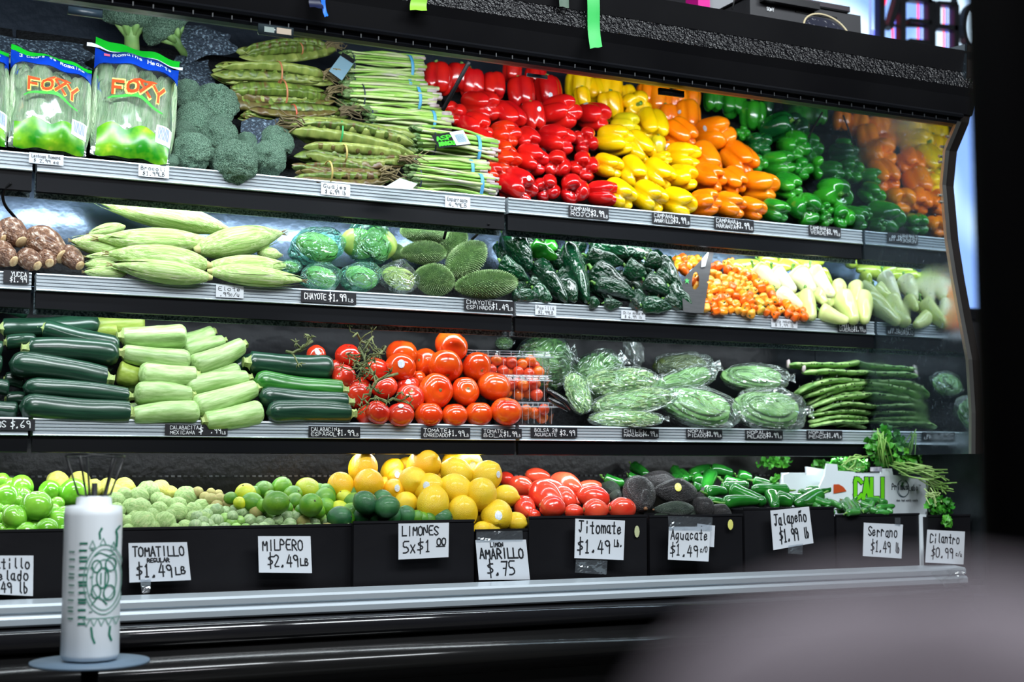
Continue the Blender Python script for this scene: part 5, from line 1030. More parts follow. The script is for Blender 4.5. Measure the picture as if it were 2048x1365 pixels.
# ------------------------------------------------------------------ clear boxes of cherry tomatoes
CLR = film('clear_plastic_box', (.985, .99, .99), .008, 2, .1, .06, (.8, .86, .9), .7); EDG = film('clear_plastic_edge', (.9, .94, .96), .30, 2, .1, .1, (.8, .86, .9), 2)
CHT = [pm('cherry_tomato_skin', srgb(230, 86, 20), srgb(240, 120, 30), rough=.15, coat=.6, scale=1.5, var=.12, sss=.05), pm('cherry_tomato_red', srgb(206, 50, 26), srgb(226, 80, 34), rough=.15, coat=.6, scale=1.5, var=.12)]
CHS = [mesh('cherry_tomato', *grid_blob(16, 12, lambda th, t: (.5*math.sin(math.pi*t)*math.cos(th), .5*math.sin(math.pi*t)*math.sin(th), .49*math.cos(math.pi*t))), m) for m in CHT]
def clamshell(u0, v0, u1, v1, off, lb, n, seed):
    rr = random.Random(seed); A = at_heap(*c11(u0, v1), H3, off); k = mpp(A)/3.0118; w, h, d = (u1-u0)*k, (v1-v0)*k*.93, .10
    ang = -.18; M = Matrix.Translation(A) @ Matrix.Rotation(ang, 4, 'Z')
    lz = h*.80
    def frus(x0, x1, y0, y1, z0, z1, i): vs = [(x0+i, y0+i, z0), (x1-i, y0+i, z0), (x1-i, y1-i, z0), (x0+i, y1-i, z0), (x0, y0, z1), (x1, y0, z1), (x1, y1, z1), (x0, y1, z1)]; return vs, [(0, 1, 5, 4), (1, 2, 6, 5), (2, 3, 7, 6), (3, 0, 4, 7), (3, 2, 1, 0)]
    e = put('clear_punnet', mesh('clear_punnet', *frus(0, w, 0, d, 0, lz, .006), CLR, False), M, label=lb, cat='punnet', group='clear punnets of cherry tomatoes')
    put('lid', mesh('lid', *merge([frus(-.002, w+.002, -.002, d+.002, h, lz, .004), frus(.008, w-.008, .008, d-.008, h, h+.001, 0)]), CLR, False), None, e)
    V = [box(-.006, w+.006, -.006, -.003, lz-.001, lz+.002), box(w+.002, w+.006, -.006, d, lz-.001, lz+.002), box(-.004, w+.004, -.004, -.002, h-.0008, h+.0008), box(-.004, w+.004, -.005, -.003, lz+.006, lz+.0068)]
    V += [box(x, x+.0018, -.0045, -.0025, lz+.002, h) for x in [w*(.08+.14*q_) for q_ in range(7)]]
    put('rim', mesh('rim', *merge(V), EDG, False), None, e)
    put('rib', mesh('rib', *merge([box(w*(.1+.16*q_), w*(.1+.16*q_)+.0008, .0015, .0025, .002, lz) for q_ in range(6)]), EDG, False), None, e)
    placed = []
    for _ in range(n*60):
        r = rr.uniform(.0115, .0135); p = Vector((rr.uniform(r+.004, w-r-.004), rr.uniform(r+.003, r+.030), rr.uniform(r, lz-r*.3)))
        if all((p-q2).length > (r+r2)*.80 for q2, r2 in placed): placed.append((p, r))
        if len(placed) >= n: break
    CT_ = tiers([(p.x*1000, -p.z*1000) for p, r in placed], 0, 9)
    for ci, (p, r) in enumerate(placed): put('cherry_tomato', CHS[rr.random() < .35], M @ Matrix.Translation(p) @ Matrix.Diagonal((2*r, 2*r, 2*r, 1)), label='cherry tomato in the %s, %s' % (lb.split(' clear')[0]+' punnet', where(CT_[ci])), cat='cherry tomato', group='cherry tomatoes in the clear punnets')
clamshell(1500, 170, 2015, 355, -.01, 'topmost clear punnet of cherry tomatoes, broad hinged lid', 44, 1)
clamshell(1700, 320, 1995, 492, .0, 'middle clear punnet of cherry tomatoes, tilted lid edge', 24, 2)
clamshell(1800, 488, 2030, 632, .02, 'lowest clear punnet of cherry tomatoes, standing on the rail', 16, 3)
# ------------------------------------------------------------------ bagged greens
CB = film('greens_bag_film', (.95, .99, .96), .05, 3.2, 1.0, .15, (.62, .80, .68), 1.25)
NOP = pm('nopal_flesh', srgb(84, 140, 62), srgb(130, 180, 104), rough=.5, scale=5, var=.15); NOPD = pm('dull_nopal', srgb(58, 78, 28), srgb(84, 98, 40), rough=.5, scale=5, var=.15); CHOP = pm('chopped_nopal', srgb(84, 140, 56), srgb(190, 218, 150), rough=.45, scale=9, var=.2)
LFM = pm('leafy_green', srgb(40, 92, 36), srgb(74, 124, 54), rough=.55, scale=8, var=.2)
def pillow(i, amp=.05):
    rr = random.Random(i); D = [(Vector((rr.gauss(0, 1), rr.gauss(0, 1), rr.gauss(0, .6))).normalized(), rr.uniform(.3, 1)) for _ in range(24)]
    def f(th, t):
        ph = math.pi*t; s = math.sin(ph); x, y = .5*abs(s)**.7*math.cos(th), .5*abs(s)**.7*math.sin(th); sq = 1+.12*abs(math.sin(2*th)); d = Vector((s*math.cos(th), s*math.sin(th), math.cos(ph)))
        b = max(abs(d.dot(c))**22*a for c, a in D); return (x*sq*(1+amp*(b-.4)), y*sq*(1+amp*(b-.4)), .5*math.cos(ph)*(1+amp*2*(b-.4)))
    return grid_blob(46, 30, f)
PILL = [mesh('greens_bag', *pillow(i, .12), CB) for i in range(4)]
def chunks(n, seed, mat, cs=(.05, .012, .10)):
    rr = random.Random(seed); V = []
    for _ in range(n):
        a, z = rr.uniform(0, 6.28), rr.uniform(-1, 1); s = math.sqrt(1-z*z); p = Vector((.45*s**.7*math.cos(a), .45*s**.7*math.sin(a), .45*z))*rr.uniform(.9, 1.04)
        vs, fs = box(-cs[0], cs[0], -cs[1], cs[1], -cs[2]*rr.uniform(.4, 1), cs[2]*rr.uniform(.4, 1)); R = Matrix.Rotation(rr.uniform(0, 6), 3, Vector((rr.gauss(0, 1), rr.gauss(0, 1), rr.gauss(0, 1))).normalized()); V.append(([R @ Vector(v)+p for v in vs], fs))
    return mesh('content', *merge(V), mat, False)
def slabs(n, seed, mat):
    rr = random.Random(seed); V = []
    for k in range(n):
        z = -.42+.84*(k+.5)/n; vs, fs = grid_blob(18, 8, lambda th, t: (.46*math.sin(math.pi*t)**.6*math.cos(th)*(1-.15*math.cos(th)), .44*math.sin(math.pi*t)**.6*math.sin(th), .42/n*math.cos(math.pi*t))); q1 = rr.uniform(-.05, .05); s = math.sqrt(max(.2, 1-(z/.5)**2))
        V.append(([(v[0]*s+q1, v[1]*s, v[2]+z+.05*math.sin(3*v[0]+k)) for v in vs], fs))
    return mesh('content', *merge(V), mat)
CONT = {'chop': chunks(520, 1, CHOP, (.024, .012, .060)), 'slab': slabs(6, 2, NOP), 'dull': slabs(6, 3, NOPD), 'leaf': chunks(500, 4, LFM, (.05, .004, .06)), 'core': mesh('core', *grid_blob(20, 12, lambda th, t: (.43*math.sin(math.pi*t)**.7*math.cos(th), .43*math.sin(math.pi*t)**.7*math.sin(th), .43*math.cos(math.pi*t))), NOP)}
def gbag(a, b, w, h, roll, kind, lb, of=.02, tilt=.7, dep=.75, i=0):
    u, v = c12(a, b); p = at_heap(u, v, H3, of); k = mpp(p)/3.531
    M = frame(p, camvec(-math.sin(roll)*.6, math.cos(roll)*tilt, 1), camvec(math.cos(roll), math.sin(roll), 0), (w*k*.98, h*k*1.06, min(w, h)*k*dep))
    e = put('greens_bag', PILL[i % 4], M, label=lb, cat='produce bag', group='bagged greens on the lower shelf')
    c = put('content', CONT[kind], None, e, kind='stuff' if kind in ('chop', 'leaf') else None)
    if kind in ('chop', 'leaf'): put('core', CONT['core'], None, e)
    vs, fs = [], []; rr = random.Random(i+int(a))             # gathered loose end of the bag
    for q1 in range(9):
        for q2 in range(4): vs.append((.42+.06*q2+.012*rr.random(), (q1/8-.5)*(.10+.10*q2)+.01*math.sin(9*q1), .10+.05*math.sin(q1*2.2+q2)*(.4+.3*q2)))
    for q1 in range(8):
        for q2 in range(3): fs.append((q1*4+q2, q1*4+q2+1, q1*4+5+q2, q1*4+4+q2))
    put('loose_end', mesh('loose_end', vs, fs, CB), None, e)
    return e
gbag(100, 130, 130, 90, 0, 'leaf', 'small bag of dark leafy greens behind the top punnet', -.03, i=1)
gbag(385, 270, 400, 420, .2, 'leaf', 'large bag of dark leafy greens at the back beside the punnets', -.055, i=2)
gbag(760, 380, 420, 360, .6, 'leaf', 'olive leafy bag bent over behind the chopped nopal bags', -.03, i=3)
gbag(620, 480, 170, 330, .35, 'chop', 'tall bag of chopped nopal standing left of the stacked ones', -.01, i=0)
gbag(920, 400, 530, 200, .06, 'chop', 'upper of the stacked chopped nopal bags', .015, i=1)
gbag(1010, 545, 600, 190, .16, 'chop', 'middle bag of chopped nopal, longest of the stack', .02, i=2)
gbag(960, 665, 520, 120, -.02, 'chop', 'flat bottom bag of chopped nopal on the rail', .025, i=3)
gbag(1370, 290, 430, 190, .0, 'dull', 'bag of dull olive nopal paddles at the back', -.03, i=0)
gbag(1380, 390, 470, 170, .32, 'slab', 'bag of green nopal paddles slanting up, above the front bag', .005, i=1)
gbag(1880, 375, 460, 200, -.05, 'slab', 'bag of pale nopal paddles on top beside the loose paddles', -.005, i=3)
gbag(1490, 585, 540, 290, -.22, 'slab', 'front bag of nopal paddles, left of the round glossy bag', .025, i=2)
gbag(1985, 600, 500, 300, -.1, 'slab', 'round glossy bag of peeled nopal on the rail', .03, i=0)
# empty clear bag hanging
p = at_heap(*c12(1015, 180), H3, -.02); k = mpp(p)/3.531
put('empty_bag', mesh('empty_bag', *crumple(21, .3), CBAG), frame(p, camvec(-.35, .9, .2), camvec(1, .3, 0), (150*k, 90*k, 260*k)), label='empty crumpled clear bag behind the nopal bags', cat='bag')
# black tongs / clip
TG = pm('black_plastic_gloss', (.012, .012, .014), rough=.2, coat=.5)
def tongs():
    P = [at_heap(*c12(*p), H3, .05) for p in ((400, 455), (470, 500), (530, 540), (570, 600))]; Q = [at_heap(*c12(*p), H3, .055) for p in ((410, 520), (480, 560), (550, 605))]; o = P[0].copy()
    e = put('tongs', mesh('tongs', *tube([p-o for p in P], [.004, .006, .006, .003], 8), TG), Matrix.Translation(o), label='glossy black plastic tongs wedged between punnets and greens', cat='tongs')
    put('arm', mesh('arm', *tube([p-o for p in Q], [.004, .006, .003], 8), TG), None, e)
tongs()
# loose nopal paddles with thorn buds
PAD = pm('nopal_paddle', srgb(84, 134, 58), srgb(168, 204, 128), rough=.5, scale=6, var=.16); THN = pm('nopal_bud', srgb(28, 60, 26), srgb(60, 80, 40), rough=.6)
def paddle(i):
    rr = random.Random(i); c1_, c2_ = rr.uniform(.01, .07), rr.uniform(-.03, .03)
    def g(x, y): return c1_*4*(x*x)+c2_*math.sin(6*x)
    def f(th, t):
        p = math.pi*t; z = .5*math.cos(p); w = .5*math.sin(p)**.75*(.72+.28*math.cos(math.pi*(t-.6)))+.0; w = max(w, .09 if 0 < t < .12 else 0)*(1+.035*math.sin(46*t))
        return (w*math.cos(th)*.9, .036*math.copysign(abs(math.sin(th))**.8, math.sin(th))*math.sin(p)**.4*(1+.35*max(0, math.sin(34*z)))+g(z, 0), z)
    body = grid_blob(24, 40, f); B = []
    for k in range(34):
        z = rr.uniform(-.42, .42); t = math.acos(2*z)/math.pi; w = .45*math.sin(math.pi*t)**.75*(.72+.28*math.cos(math.pi*(t-.6))); s = rr.choice([-1, 1]); edge_ = rr.random() < .65; x = s*w*(1.0 if edge_ else rr.uniform(0, .9)); y = g(z, 0)+(0 if edge_ else -.036); d = Vector((s*1.0 if edge_ else 0, 0 if edge_ else -1, .2)).normalized(); L = .034; p = Vector((x, y, z)); a = Vector((0, .3, 1)).cross(d).normalized(); b = d.cross(a)
        B.append(([p+a*.015, p-a*.008+b*.013, p-a*.008-b*.013, p+d*L], [(0, 1, 3), (1, 2, 3), (2, 0, 3), (0, 2, 1)]))
    return body, merge(B)
PDM = []
for i in range(4):
    a_, b_ = paddle(i); PDM.append((mesh('nopal_paddle', *a_, PAD), mesh('buds', *b_, THN, False)))
PCUT = mesh('cut_end', *tube([(0, .075, .485), (0, .078, .505)], [.06, .05], 9), BUTT)
pads = [((350, 290), (890, 245), 'dark, topmost of the loose pile', .0, 1), ((460, 320), (930, 305), 'second from the top, pale cut end at the left', .02, 1), ((915, 340), (400, 425), 'third, broad, against the bag', .01, 0), ((935, 380), (470, 470), 'fourth, slanting up to the mirror', .005, 0), ((915, 395), (480, 510), 'fifth, thin, mostly covered', -.01, 0), ((960, 450), (520, 550), 'sixth, brown cut end at the mirror', .01, 1),
        ((975, 530), (560, 562), 'seventh, thick, cut end at the mirror', .015, 1), ((930, 595), (510, 610), 'eighth, flat', .0, 0), ((905, 620), (510, 645), 'ninth, flat', .0, 0), ((910, 655), (520, 690), 'tenth, near the rail', .005, 0), ((905, 695), (700, 690), 'lowest on the rail, right part', .005, 0), ((700, 600), (500, 590), 'short, wedged above the eighth', -.01, 0), ((925, 320), (500, 375), 'dark one between second and third', -.015, 0), ((930, 365), (430, 455), 'between third and fourth, mostly hidden', -.012, 0), ((955, 430), (520, 530), 'between fifth and sixth', -.015, 0), ((930, 560), (540, 585), 'between seventh and eighth', -.01, 0), ((915, 640), (520, 668), 'between ninth and tenth', -.01, 0)]
for i, (a, b, lb, of, cut) in enumerate(pads):
    me, bd = PDM[i % 4]; A = at_heap(*c13(*a), H3, of); B = at_heap(*c13(*b), H3, of); ax = A-B; L = ax.length; c = (A+B)/2
    M = frame(c, ax, camvec(0, random.uniform(.06, .20), 1), (min(L*.62, .09), L*.80, L))
    o = put('nopal_paddle', me, M, label='loose nopal paddle, %s' % lb, cat='nopal paddle', group='loose nopal paddles on the lower shelf'); put('buds', bd, None, o, kind='stuff')
    if cut: put('cut_end', PCUT, None, o)
# ================================================================== bottom: black bins, signs, fruit
def c14(a, b): return (a/2.815, 880+b/2.815)
def c15(a, b): return (440+a/3.303, 880+b/3.303)
def c16(a, b): return (940+a/3.657, 900+b/3.657)
def c17(a, b): return (1380+a/3.531, 840+b/3.531)
def c18(a, b): return (1640+a/6.5, 860+b/6.5)
H4 = HEAP[4]; BF = 2.375; HL = (2.415, -.085, .9); HD = (2.42, -.092, .42); HT = (2.42, -.100, .42)
BIN = pm('black_bin_plastic', (.006, .006, .0075), (.010, .010, .012), rough=.45, scale=3, var=.1, bump=.05, spec=.2)
def bin_(u0, u1, vt, yf, lb, zb=-.232, dep=.26, v_at=None):
    A = at_y(u0, vt, yf); B = at_y(u1, vt, yf); zt = at_y((u0+u1)/2, vt, yf).z; x0, x1 = A.x, B.x; z0 = CZ+zb; t = .004; yb = yf+dep
    o = Vector(((x0+x1)/2, yf+dep/2, z0)); w = (x1-x0)/2; h = zt-z0; dd = dep/2
    e = empty('produce_bin', o, lb, 'bin', 'black bins along the bottom'); EM = e.matrix_basis
    def P(n, bb): put(n, mesh(n, *bb, BIN, False), None, e)
    P('front_wall', box(-w, w, -dd, -dd+t, 0, h)); P('back_wall', box(-w, w, dd-t, dd, 0, h)); P('side_wall', box(-w, -w+t, -dd+t, dd-t, 0, h)); P('side_wall', box(w-t, w, -dd+t, dd-t, 0, h)); P('bottom', box(-w+t, w-t, -dd+t, dd-t, 0, t))
    P('rim', merge([box(-w-.001, w+.001, -dd-.0015, -dd+t, h, h+.004)]))
    return e
bin_(-130, 702, 1078-18, BF+.003, 'widest black bin holding green tomatoes and tomatillos')
bin_(708, 948, 1046, BF-.012, 'black bin of limes with the 5 x $1 card')
bin_(952, 1056, 1063, BF+.004, 'narrow low black bin under the lemons')
bin_(1058, 1293, 1036, BF, 'black bin of roma tomatoes'); bin_(1299, 1484, 1034, BF+.004, 'black bin of avocados'); bin_(1489, 1668, 1019, BF+.002, 'black bin of jalapenos'); bin_(1673, 1838, 1032, BF+.0, 'black bin of serranos, beside the white carton'); bin_(1856, 1940, 1034, BF-.02, 'black bin of cilantro at the mirrored end', dep=.20)
# ---- price cards
def card(cor, lines, lb, Y=BF-.02, pen=1.0, second=None, ink=INK):
    P = [at_y(u, v, Y) for u, v in cor]; o = P[0].copy(); vs, fs = prism([p-o for p in P], (0, .0009, 0))
    e = put('price_card', mesh('price_card', vs, fs, CARD, False), Matrix.Translation(o), label=lb, cat='price card', group='handwritten price cards on the bins')
    fn = quad_fn(P[0], P[1], P[2], P[3], .0005); asp = (P[1]-P[0]).length/(P[3]-P[0]).length
    V, Fs = [], []
    for s, x, y, w, h, pn in lines:
        a, b = text2d(s, x*asp, y, w*asp, h, pn*pen); V.append((a, b))
    a, b = merge(V); put('lettering', mesh('lettering', [fn(p[0]/asp, p[1])-Vector((0, 2.5e-5*((i//4) % 9), 0)) for i, p in enumerate(a)], b, ink, False), None, e)
    return e
TAPE = film('clear_tape', (.92, .94, .96), .06, 14, .6, .15, (.5, .55, .6))
PEN = .035
card([(-48, 1112), (67, 1112), (66, 1193), (-48, 1188)], [('Tomatillo', -.02+.04, .68, .94, .24, PEN), ('Pelado', .28, .38, .66, .24, PEN), ('$1.49 lb', .14, .06, .80, .26, PEN)], 'white card reading Tomatillo Pelado, cut by the frame')
card([(257, 1087), (374, 1085), (382, 1161), (259, 1166)], [('TOMATILLO', .07, .66, .88, .24, PEN), ('REGULAR', .30, .50, .38, .10, .026), ('$1.49', .12, .12, .60, .32, PEN), ('LB', .76, .17, .18, .18, PEN)], 'white card reading Tomatillo Regular on the widest bin')
card([(516, 1073), (621, 1073), (624, 1147), (518, 1146)], [('MILPERO', .08, .62, .78, .28, PEN), ('$2.49', .17, .18, .60, .32, PEN), ('LB', .79, .20, .16, .18, PEN)], 'white card reading Milpero on the widest bin')
card([(797, 1048), (898, 1046), (897, 1115), (797, 1120)], [('LIMONES', .07, .66, .74, .26, PEN), ('5x$1', .09, .18, .58, .32, PEN), ('00', .76, .36, .20, .20, PEN), ('-', .76, .24, .22, .18, .03)], 'white card reading Limones five for one dollar', Y=BF-.03)
card([(951, 1081), (1052, 1080), (1060, 1160), (958, 1161)], [('LIMON', .28, .83, .26, .10, .028), ('AMARILLO', .06, .54, .88, .24, PEN*1.1), ('$.75', .18, .12, .58, .34, PEN)], 'white curled card reading Limon Amarillo under the lemons')
card([(1151, 1038), (1250, 1042), (1247, 1121), (1149, 1117)], [('Jitomate', .08, .66, .88, .28, PEN), ('$1.49', .06, .16, .68, .32, PEN), ('Lb.', .80, .34, .17, .16, .03)], 'white card reading Jitomate below the roma tomatoes')
card([(1395, 1048), (1430, 1052), (1428, 1095), (1395, 1092)], [('Ag', .1, .8, .8, .1, .03)], 'older card tucked behind the Aguacate card', Y=BF-.012)
card([(1338, 1054), (1421, 1054), (1417, 1124), (1336, 1120)], [('Aguacate', .05, .62, .92, .28, PEN), ('$1.49', .05, .14, .70, .32, PEN), ('c/0', .78, .26, .18, .16, .026)], 'white card reading Aguacate below the avocados')
card([(1541, 1022), (1618, 1014), (1627, 1087), (1547, 1101)], [('Jalapeño', .08, .62, .84, .28, PEN), ('$1.99', .18, .16, .48, .32, PEN), ('lb', .78, .17, .15, .28, PEN)], 'tilted white card reading Jalapeno')
card([(1728, 1046), (1806, 1050), (1803, 1118), (1726, 1113)], [('Serrano', .12, .62, .76, .28, PEN), ('$1.49', .20, .15, .52, .32, PEN), ('lb', .82, .17, .13, .28, PEN)], 'white card reading Serrano beside the white carton')
card([(1855, 1060), (1930, 1064), (1927, 1130), (1851, 1126)], [('Cilantro', .08, .62, .80, .26, PEN), ('$0.99', .14, .18, .58, .30, PEN), ('c/u', .78, .24, .18, .14, .026)], 'white card reading Cilantro at the mirrored end', Y=BF-.045)
for cor, lb, Y in [([(1232, 1041), (1266, 1041), (1266, 1044), (1232, 1044)], 'x', 0)][:0]: pass
def tape(cor, lb, Y=BF-.022):
    P = [at_y(u, v, Y) for u, v in cor]; o = P[0].copy(); put('tape_strip', mesh('tape_strip', *prism([p-o for p in P], (0, .0004, 0)), TAPE, False), Matrix.Translation(o), label=lb, cat='tape', group='clear tape strips on the bins')
tape([(280, 1160), (302, 1158), (300, 1186), (284, 1188)], 'torn clear tape below the Tomatillo card'); tape([(1152, 1120), (1215, 1122), (1213, 1150), (1150, 1146)], 'wide clear tape below the Jitomate card'); tape([(1577, 1092), (1606, 1088), (1605, 1110), (1576, 1108)], 'small clear tape under the Jalapeno card')
tape([(1336, 1033), (1425, 1035), (1424, 1062), (1338, 1060)], 'clear tape holding the Aguacate card'); tape([(953, 1064), (1045, 1062), (1046, 1082), (953, 1084)], 'clear tape holding the Limon Amarillo card'); tape([(1790, 1036), (1801, 1036), (1801, 1052), (1790, 1050)], 'narrow clear tape above the Serrano card')
YST = pm('yellow_sticker_paper', srgb(226, 220, 60), srgb(240, 240, 160), rough=.4, scale=3)
def loose_sticker(u, v, w, h, mat, lb, Y=BF-.004):
    p = at_y(u, v, Y); k = mpp(p); vs = [(0, -.0006, 0)]+[(math.cos(t*.5236)*w*k/2, 0, math.sin(t*.5236)*h*k/2) for t in range(12)]; put('fruit_sticker', mesh('fruit_sticker', vs, [(0, 1+i, 1+(i+1) % 12) for i in range(12)], mat), Matrix.Translation(p), label=lb, cat='sticker')
loose_sticker(1461, 1050, 13, 21, YST, 'yellow oval sticker on the avocado bin'); loose_sticker(1274, 1064, 12, 24, pm('pale_sticker', srgb(200, 206, 160)), 'torn pale sticker on the roma tomato bin')
# ---- fruit shapes
def behind_bin(p, r):
    """keep fruit that sinks below the bin edge inside the bin: slide it back along its line of sight"""
    y = BF+.008+r*.5
    if p.z-r*.5 < CZ-.088 and p.y < y:
        d = p-Vector((0, 0, CZ)); k = y/p.y; return Vector((0, 0, CZ))+d*k, r*k
    return p, r

LIM = pm('lime_skin', srgb(60, 124, 20), srgb(104, 154, 26), rough=.38, coat=.2, scale=1.6, var=.2, bump=.25, bscale=60); LIY = pm('yellowish_lime_skin', srgb(160, 180, 24), srgb(196, 200, 40), rough=.38, coat=.2, scale=1.6, var=.1, bump=.25, bscale=60); LID = pm('dark_lime_skin', srgb(24, 84, 46), srgb(52, 116, 60), rough=.36, coat=.2, scale=1.6, var=.15, bump=.3, bscale=60)
LMY = pm('lemon_skin', srgb(232, 190, 20), srgb(240, 206, 40), rough=.34, coat=.25, scale=1.6, var=.06, bump=.35, bscale=55, sss=.05); LMO = pm('deep_lemon_skin', srgb(238, 176, 16), srgb(240, 190, 24), rough=.34, coat=.25, scale=1.6, var=.05, bump=.3, bscale=55)
def citrus(i, nip=.06, asp=1.14):
    rr = random.Random(i)
    def f(th, t):
        p = math.pi*t; r = .5*math.sin(p)**.96*(1+.012*math.cos(3*th+i)); z = .5*asp*math.cos(p); z += math.copysign(nip*math.exp(-(r/.11)**2), math.cos(p))*(1 if math.cos(p) < 0 else .5); return (r*math.cos(th), r*math.sin(th), z)
    return grid_blob(24, 18, f)
FR = {}
def frmesh(nm, vf, mat): return FR.setdefault((nm, mat.name), [mesh(nm, *v, mat) for v in vf])
BTN = mesh('button', *grid_blob(7, 4, lambda th, t: (.05*math.sin(math.pi*t)*math.cos(th), .05*math.sin(math.pi*t)*math.sin(th), .575+.012*math.cos(math.pi*t))), pm('stem_button', srgb(90, 96, 40), srgb(60, 60, 30), rough=.7))
def fruits(nm, vf, lst, hp, cf, s, lbf, grp, cat, band_=24, btn=None, sl=-.037, scale=1.03):
    pix = [cf(a[0], a[1]) for a in lst]; T = tiers([(p[0], p[1]) for p in pix], sl, band_)
    for i, a in enumerate(lst):
        mat = a[3]; of = a[5] if len(a) > 5 else 0; p = at_heap(*pix[i], hp, of); r = a[2]/s*mpp(p)*scale; d = a[4] if len(a) > 4 and a[4] else (random.uniform(-1, 1), random.uniform(-.3, 1), random.uniform(-.2, .8)); p, r = behind_bin(p, r)
        o = put(nm, frmesh(nm, vf, mat)[i % len(vf)], frame(p, camvec(*d), camvec(.3, .2, 1), (r, r, r)), label='%s, %s' % (lbf(mat), where(T[i])), cat=cat, group=grp)
        if btn: put('button', btn, None, o)
        if len(a) > 6 and a[6]: sticker(o, *cf(a[6][0], a[6][1]), a[6][2])
# green peeled tomatillos / green tomatoes
GT = pm('green_tomatillo_skin', srgb(100, 176, 40), srgb(136, 200, 66), rough=.16, coat=.5, scale=1.3, var=.1, sss=.05)
gtl = [(10, 235, 95), (60, 260, 90), (120, 268, 140), (120, 322, 115), (30, 332, 165), (95, 350, 80), (280, 290, 125), (410, 300, 165), (205, 372, 175, GT, (0, 1, .2), .03), (320, 362, 85), (-5, 390, 65), (80, 438, 140, GT, (.6, .5, .3), .02), (8, 450, 80), (160, 475, 70), (190, 492, 70), (360, 430, 110), (265, 507, 130, GT, None, .03), (145, 532, 135, GT, None, .02), (330, 462, 140), (8, 512, 85), (385, 505, 90), (300, 400, 80), (230, 320, 70), (60, 530, 80), (40, 400, 70), (-60, 330, 150), (-60, 470, 150), (350, 520, 80)]
gtl = [tuple(a)+(GT,)*(len(a) < 4) for a in gtl]
fruits('green_tomatillo', [tom(i, .92) for i in range(4)], gtl, (2.425, -.105, .55), c14, 2.815, lambda m: 'shiny peeled green tomatillo', 'peeled green tomatillos in the widest bin', 'tomatillo')
# husked tomatillos
TH = pm('tomatillo_husk', srgb(122, 156, 84), srgb(160, 186, 120), rough=.6, scale=3, var=.12, stretch=(4, 4, .6), bump=.4, bscale=12, c3=srgb(176, 176, 120), c3t=.66); THY = pm('yellow_tomatillo_husk', srgb(188, 184, 70), srgb(206, 206, 110), rough=.6, scale=3, var=.1, stretch=(4, 4, .6), bump=.4, bscale=12); THB = pm('tan_tomatillo_husk', srgb(170, 150, 96), srgb(150, 156, 84), rough=.65, scale=3, var=.12, stretch=(4, 4, .6), bump=.4, bscale=12)
def husked(i):
    rr = random.Random(i); ph = rr.uniform(0, 6)
    def f(th, t):
        p = math.pi*t; rib = 1+.05*abs(math.cos(3*th+ph))-.03; r = .5*math.sin(p)**.85*rib+.015*math.sin(7*th+11*t)*math.sin(p); z = .5*math.cos(p)*.95-(.10*max(0, (t-.86)/.14)); return (r*math.cos(th), r*math.sin(th), z)
    return grid_blob(24, 16, f)
tl = [(325, 240, 125, THY), (450, 238, 120, THY), (530, 272, 100, THY), (610, 270, 110, THY), (700, 272, 115, THY), (645, 300, 100, THY), (900, 288, 120, THY), (960, 300, 80, THY), (700, 320, 100), (780, 325, 115), (835, 300, 135), (890, 340, 90), (1045, 328, 130), (930, 362, 95), (1000, 375, 105), (740, 385, 110), (785, 402, 145), (895, 400, 100), (850, 430, 90), (1000, 415, 115), (1090, 402, 100), (1135, 378, 90), (1200, 425, 125), (725, 470, 90), (800, 478, 150), (925, 472, 130), (1140, 467, 140), (860, 495, 80), (1040, 500, 95), (1090, 445, 90), (985, 505, 70), (1235, 500, 80), (720, 510, 70), (760, 440, 80), (960, 430, 80), (1180, 500, 70), (1090, 505, 60), (650, 350, 110), (650, 410, 110), (660, 460, 100)]
tl = [tuple(a)+(TH,)*(len(a) < 4) for a in tl]
fruits('tomatillo', [husked(i) for i in range(4)], tl, (2.425, -.105, .5), c14, 2.815, lambda m: {TH.name: 'green husked tomatillo', THY.name: 'yellowed husked tomatillo', THB.name: 'tan husked tomatillo'}[m.name], 'husked tomatillos in the widest bin', 'tomatillo')
# milperos, small
MIL = pm('milpero_skin', srgb(112, 142, 92), srgb(156, 178, 128), rough=.5, scale=2.5, var=.15, stretch=(3, 3, .8), c3=srgb(110, 100, 90), c3t=.7); MIG = pm('milpero_green', srgb(110, 160, 66), srgb(150, 190, 100), rough=.4, scale=2.5, var=.15)
MP = [(-60, 470), (60, 450), (180, 445), (330, 440), (480, 440), (560, 470), (700, 500), (840, 560), (850, 600), (690, 600), (300, 605), (-60, 600), (-180, 600), (-150, 480)]
mv = [husked(i+9) for i in range(3)]; MM = [[mesh('milpero_tomatillo', *v, m) for v in mv] for m in (MIL, MIG, THB)]
hm = (2.42, -.096, .50)
MPS = sorted(fill(MP, 47, 150, 5), key=lambda p: p[1]); MT_ = tiers([c15(*p) for p in MPS], 0, 8)
for k, (x, y) in enumerate(MPS):
    u, v = c15(x, y); p = at_heap(u, v, hm, random.uniform(-.004, .008)); r = random.uniform(76, 98)/3.303*mpp(p); m = random.choices([0, 1, 2], [6, 2, .5])[0]
    put('milpero_tomatillo', MM[m][k % 3], frame(p, camvec(random.gauss(0, 1), random.gauss(0, 1), random.gauss(0, 1)), (1, .2, .3), (r, r, r)), label='%s milpero, %s' % (['grey-green', 'fresh green', 'tan'][m], where(MT_[k])), cat='tomatillo', group='milperos heaped in the widest bin')
bl = [(0, 400, 90), (60, 430, 90), (-20, 440, 80), (120, 460, 80), (85, 470, 60), (-60, 400, 90), (270, 450, 80), (-100, 380, 70), (-150, 350, 80), (-60, 350, 60), (-10, 360, 60), (40, 390, 60)]
fruits('milpero_tomatillo', mv, [a+(THB,) for a in bl], hm, c15, 3.303, lambda m: 'tan dry milpero at the heap back', 'tan milperos at the back of the heap', 'tomatillo', band_=14)
